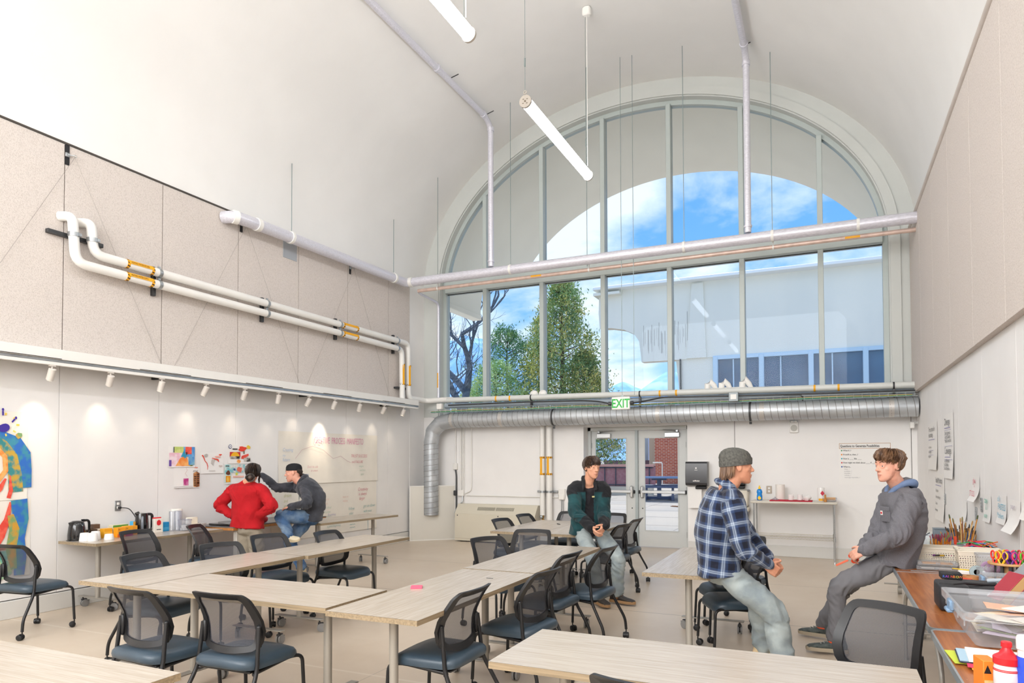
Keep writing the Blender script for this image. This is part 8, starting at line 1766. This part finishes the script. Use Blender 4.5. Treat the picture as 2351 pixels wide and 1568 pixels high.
part(mb, 'handles', cmat('#f0471f', .35), rs, 1); part(MB().box((0, 0, 0), (.10, .004, .016), bev=.002, M=Matrix.Translation(c0+dd*.075) @ dd.to_track_quat('X', 'Z').to_matrix().to_4x4()), 'blades', cmat('#f2795a', .4), rs)

# ---------------------------------------------------------------- person in the red sweater, seen from behind
d = dict(neck=V3(-6.80, 6.665, 1.315), shR=V3(-6.585, 6.70, 1.205), shL=V3(-7.015, 6.625, 1.200), wrR=V3(-6.615, 6.665, .885), wrL=V3(-6.985, 6.60, .880), pel=V3(-6.79, 6.66, .80), hipR=V3(-6.70, 6.69, .76), hipL=V3(-6.88, 6.66, .76), anR=V3(-6.72, 6.62, .10), anL=V3(-6.90, 6.60, .10), chest=V3(-6.80, 6.68, 1.06))
back = V3(.25, -.95, 0)
d['elR'] = ik(d['shR'], d['wrR'], .26, .24, (1, .1, .15)); d['elL'] = ik(d['shL'], d['wrL'], .26, .24, (-1, -.2, .15)); d['knR'] = ik(d['hipR'], d['anR'], .36, .34, (-.2, .9, 0)); d['knL'] = ik(d['hipL'], d['anL'], .36, .34, (-.2, .9, 0)); d['toeR'] = d['toeL'] = (-.3, .9, 0)
d['shL'], d['shR'], d['elL'], d['elR'], d['wrL'], d['wrR'], d['hipL'], d['hipR'] = (Vector(d[k]) for k in ('shL', 'shR', 'elL', 'elR', 'wrL', 'wrR', 'hipL', 'hipR'))
r = person('person in a red sweater standing with hands on hips, back to the camera', (-6.8, 6.65, 0))
H = Head((-6.735, 6.69, 1.435), (-.55, .80, .05), (.16, 0, 1), .95)
skin_body(r, H, d, m_sk, m_lip, None, [(d['wrR'], (-.5, .35, -.35), (-.6, .1, .2), dict(right=True, k=.9)), (d['wrL'], (.5, .45, -.35), (.6, .1, .2), dict(right=False, k=.9))])
H.eyes(r); m_hair4 = mat('hair_black_brown', '#1f1815', .45, col2='#4d3a2c', scale=26, stretch=(1, 1, .3), ramp=(.4, .75)); hr = H.hair(r, m_hair4, 21, 380, fringe=.03, back=-.085, lift=.016)
mb = MB(); rd = random.Random(6)
for k in range(60):
    a = rd.uniform(0, 2*PI); b_ = rd.uniform(-1, 1); c = H.p(-.118, .0, -.055); rr = .050; pts = []
    for j in range(7): q = a+j*.42; pts.append(c+H.R @ Vector((.6*rr*b_*math.cos(q*.5)-.01, rr*math.cos(q), rr*math.sin(q)*.95))*rd.uniform(.85, 1.1))
    mb.tube(pts, [.003, .008, .010, .011, .010, .007, .002], 5, flat=.7)
mb.sphere(H.p(-.125, 0, -.055), (.045, .045, .043), 14, 10); part(mb, 'hair_bun', m_hair4, hr, 1.3)
mb = MB()
for k in range(14): y = -.07-.02*rd.random(); pts = [H.p(.01+.03*rd.random(), y, .01), H.p(.02, y-.012, -.04), H.p(.03, y-.006, -.085), H.p(.045, y-.014, -.12-.02*rd.random())]; mb.tube(pts, [.005, .006, .005, .001], 5)
part(mb, 'loose_strand', m_hair4, hr, 1.3)
shirt(d, mat('red_knit', '#ad0714', .9, col2='#bd0d1b', scale=8, bump=.35, bscale=150), r, 'sweater', (.070, .070, .046), .040, .019, 30, hem=-.13, collar=False, fwd=(-.25, .95, 0), weave=False)
trousers(r, mat('khaki', '#a79d8c', .9, var=.08, scale=7, bump=.15, bscale=250), d['hipL'], d['hipR'], d['knL'], d['knR'], d['anL'], d['anR'], d['pel']-V3(0, 0, .04), (.105, .085, .075), seed=21, amp=.021, seat=(.17, .125))
for s_ in 'LR': shoe(r, d['an'+s_], d['toe'+s_], cmat('#c9b48a'), cmat('#c98a3a'), .92)

# ---------------------------------------------------------------- person in the dark hoodie pointing at the wall
d = dict(neck=V3(-6.505, 7.31, 1.305), shR=V3(-6.635, 7.40, 1.225), shL=V3(-6.345, 7.225, 1.215), wrR=V3(-7.02, 7.15, 1.385), wrL=V3(-6.425, 7.045, .985), pel=V3(-6.385, 7.40, .865), hipR=V3(-6.47, 7.46, .83), hipL=V3(-6.33, 7.31, .83), anR=V3(-6.475, 7.30, .14), anL=V3(-6.405, 6.975, .62), chest=V3(-6.345, 7.40, 1.09))
d['elR'] = ik(d['shR'], d['wrR'], .27, .25, (0, -.2, -1)); d['elL'] = ik(d['shL'], d['wrL'], .27, .24, (.6, -.3, -.5)); d['knR'] = ik(d['hipR'], d['anR'], .42, .40, (-.5, -.8, .2)); d['knL'] = V3(-6.53, 6.985, .865); d['toeR'] = (.1, -.95, -.1); d['toeL'] = (.72, -.15, .05)
r = person('person in a dark hoodie and jeans sitting on a table, one leg crossed, pointing left', (-6.45, 7.3, 0))
H = Head((-6.575, 7.255, 1.425), (-.82, -.52, -.10), (-.06, 0, 1), 1.0)
skin_body(r, H, d, m_sk3, m_lip, None, [(d['wrR'], (-.85, -.35, .15), (0, -.1, -1), dict(right=True, curl=(.3, .4, .2), curls=((.05, .05, .05), (.9, 1.1, .6), (1, 1.1, .6), (1, 1.1, .6)))), (d['wrL'], (-.75, -.25, -.25), (.3, .1, -.9), dict(right=False, curl=(.6, .8, .5)))])
H.eyes(r, '#3c3128', '#2a2220')
part(MB().lathe([(.096, 0), (.099, .02), (.097, .045), (.087, .070), (.064, .088), (.032, .098), (0, .101)], 26, M=H.M @ Matrix.Translation((-.012, 0, .028)) @ Matrix.Rotation(-.08, 4, 'Y') @ Matrix.Diagonal((1.09, .88, 1, 1))), 'cap', mat('cap_black', '#141417', .85), r, 1.2)
mb = MB(); rd = random.Random(9)
for k in range(60):
    ph = rd.uniform(2.1, 4.2); pts = [H.p(-.012+.098*math.cos(ph), .078*math.sin(ph), .045), H.p(-.015+.104*math.cos(ph), .080*math.sin(ph), .0), H.p(-.105, .02*math.sin(ph), -.035), H.p(-.135-.02*rd.random(), .03*rd.uniform(-1, 1), -.05-.03*rd.random()), H.p(-.135-.03*rd.random(), .03*rd.uniform(-1, 1), -.10-.03*rd.random())]; mb.tube(pts, [.008, .010, .011, .009, .002], 5, flat=.7)
part(mb, 'ponytail', m_hair4, r, 1.3)
m_hd = mat('hoodie_charcoal', '#2f3138', .95, col2='#44464e', scale=10, bump=.25, bscale=170, sheen=.2)
def hood_(mb, f, l, ax):
    c0 = Vector(d['neck'])
    for s_ in (-1, 1): limb(mb, [c0-f*.10+ax*.0, c0+l*(.06*s_)-f*.07+ax*.03, c0+l*(.075*s_)+ax*.03, c0+l*(.045*s_)+f*.075-ax*.02], [.036, .034, .025, .018], 10)
shirt(d, m_hd, r, 'hoodie', (.068, .060, .042), .028, .017, 40, hem=-.05, collar=False, fwd=(-.8, -.6, 0), weave=False, extra=hood_)
part(MB().tube([Vector(d['pel'])+V3(.02, 0, .045)+V3(.165*math.cos(a), .15*math.sin(a), 0) for a in np.linspace(0, 2*PI, 25)[:-1]], .012, 8, closed=True), 'tee_hem', m_cup, r, 1)
part(MB().prism(blobp(0, 0, .035, .07, 12, .35, 3), .003, Vector(d['chest'])+V3(-.165, -.10, .03), V3(.6, -.8, 0).normalized(), (0, 0, 1)), 'chest_print', mat('print_mint', '#8fb09c', .8, col2='#2f3138', scale=40, ramp=(.45, .5)), r, None)
trousers(r, m_denim2, d['hipL'], d['hipR'], d['knL'], d['knR'], d['anL'], d['anR']+V3(0, 0, .03), d['pel']-V3(0, 0, .02), (.098, .080, .066), seed=31, amp=.021)
for s_, tl in (('L', (-.05, -.35, .9)), ('R', None)): shoe(r, d['an'+s_], d['toe'+s_], cmat('#d8ccb0', .8), cmat('#cbbb9b', .8), .98, tilt=tl, name='canvas_shoe')
for o in bpy.data.objects:
    if '_o' in o: del o['_o']
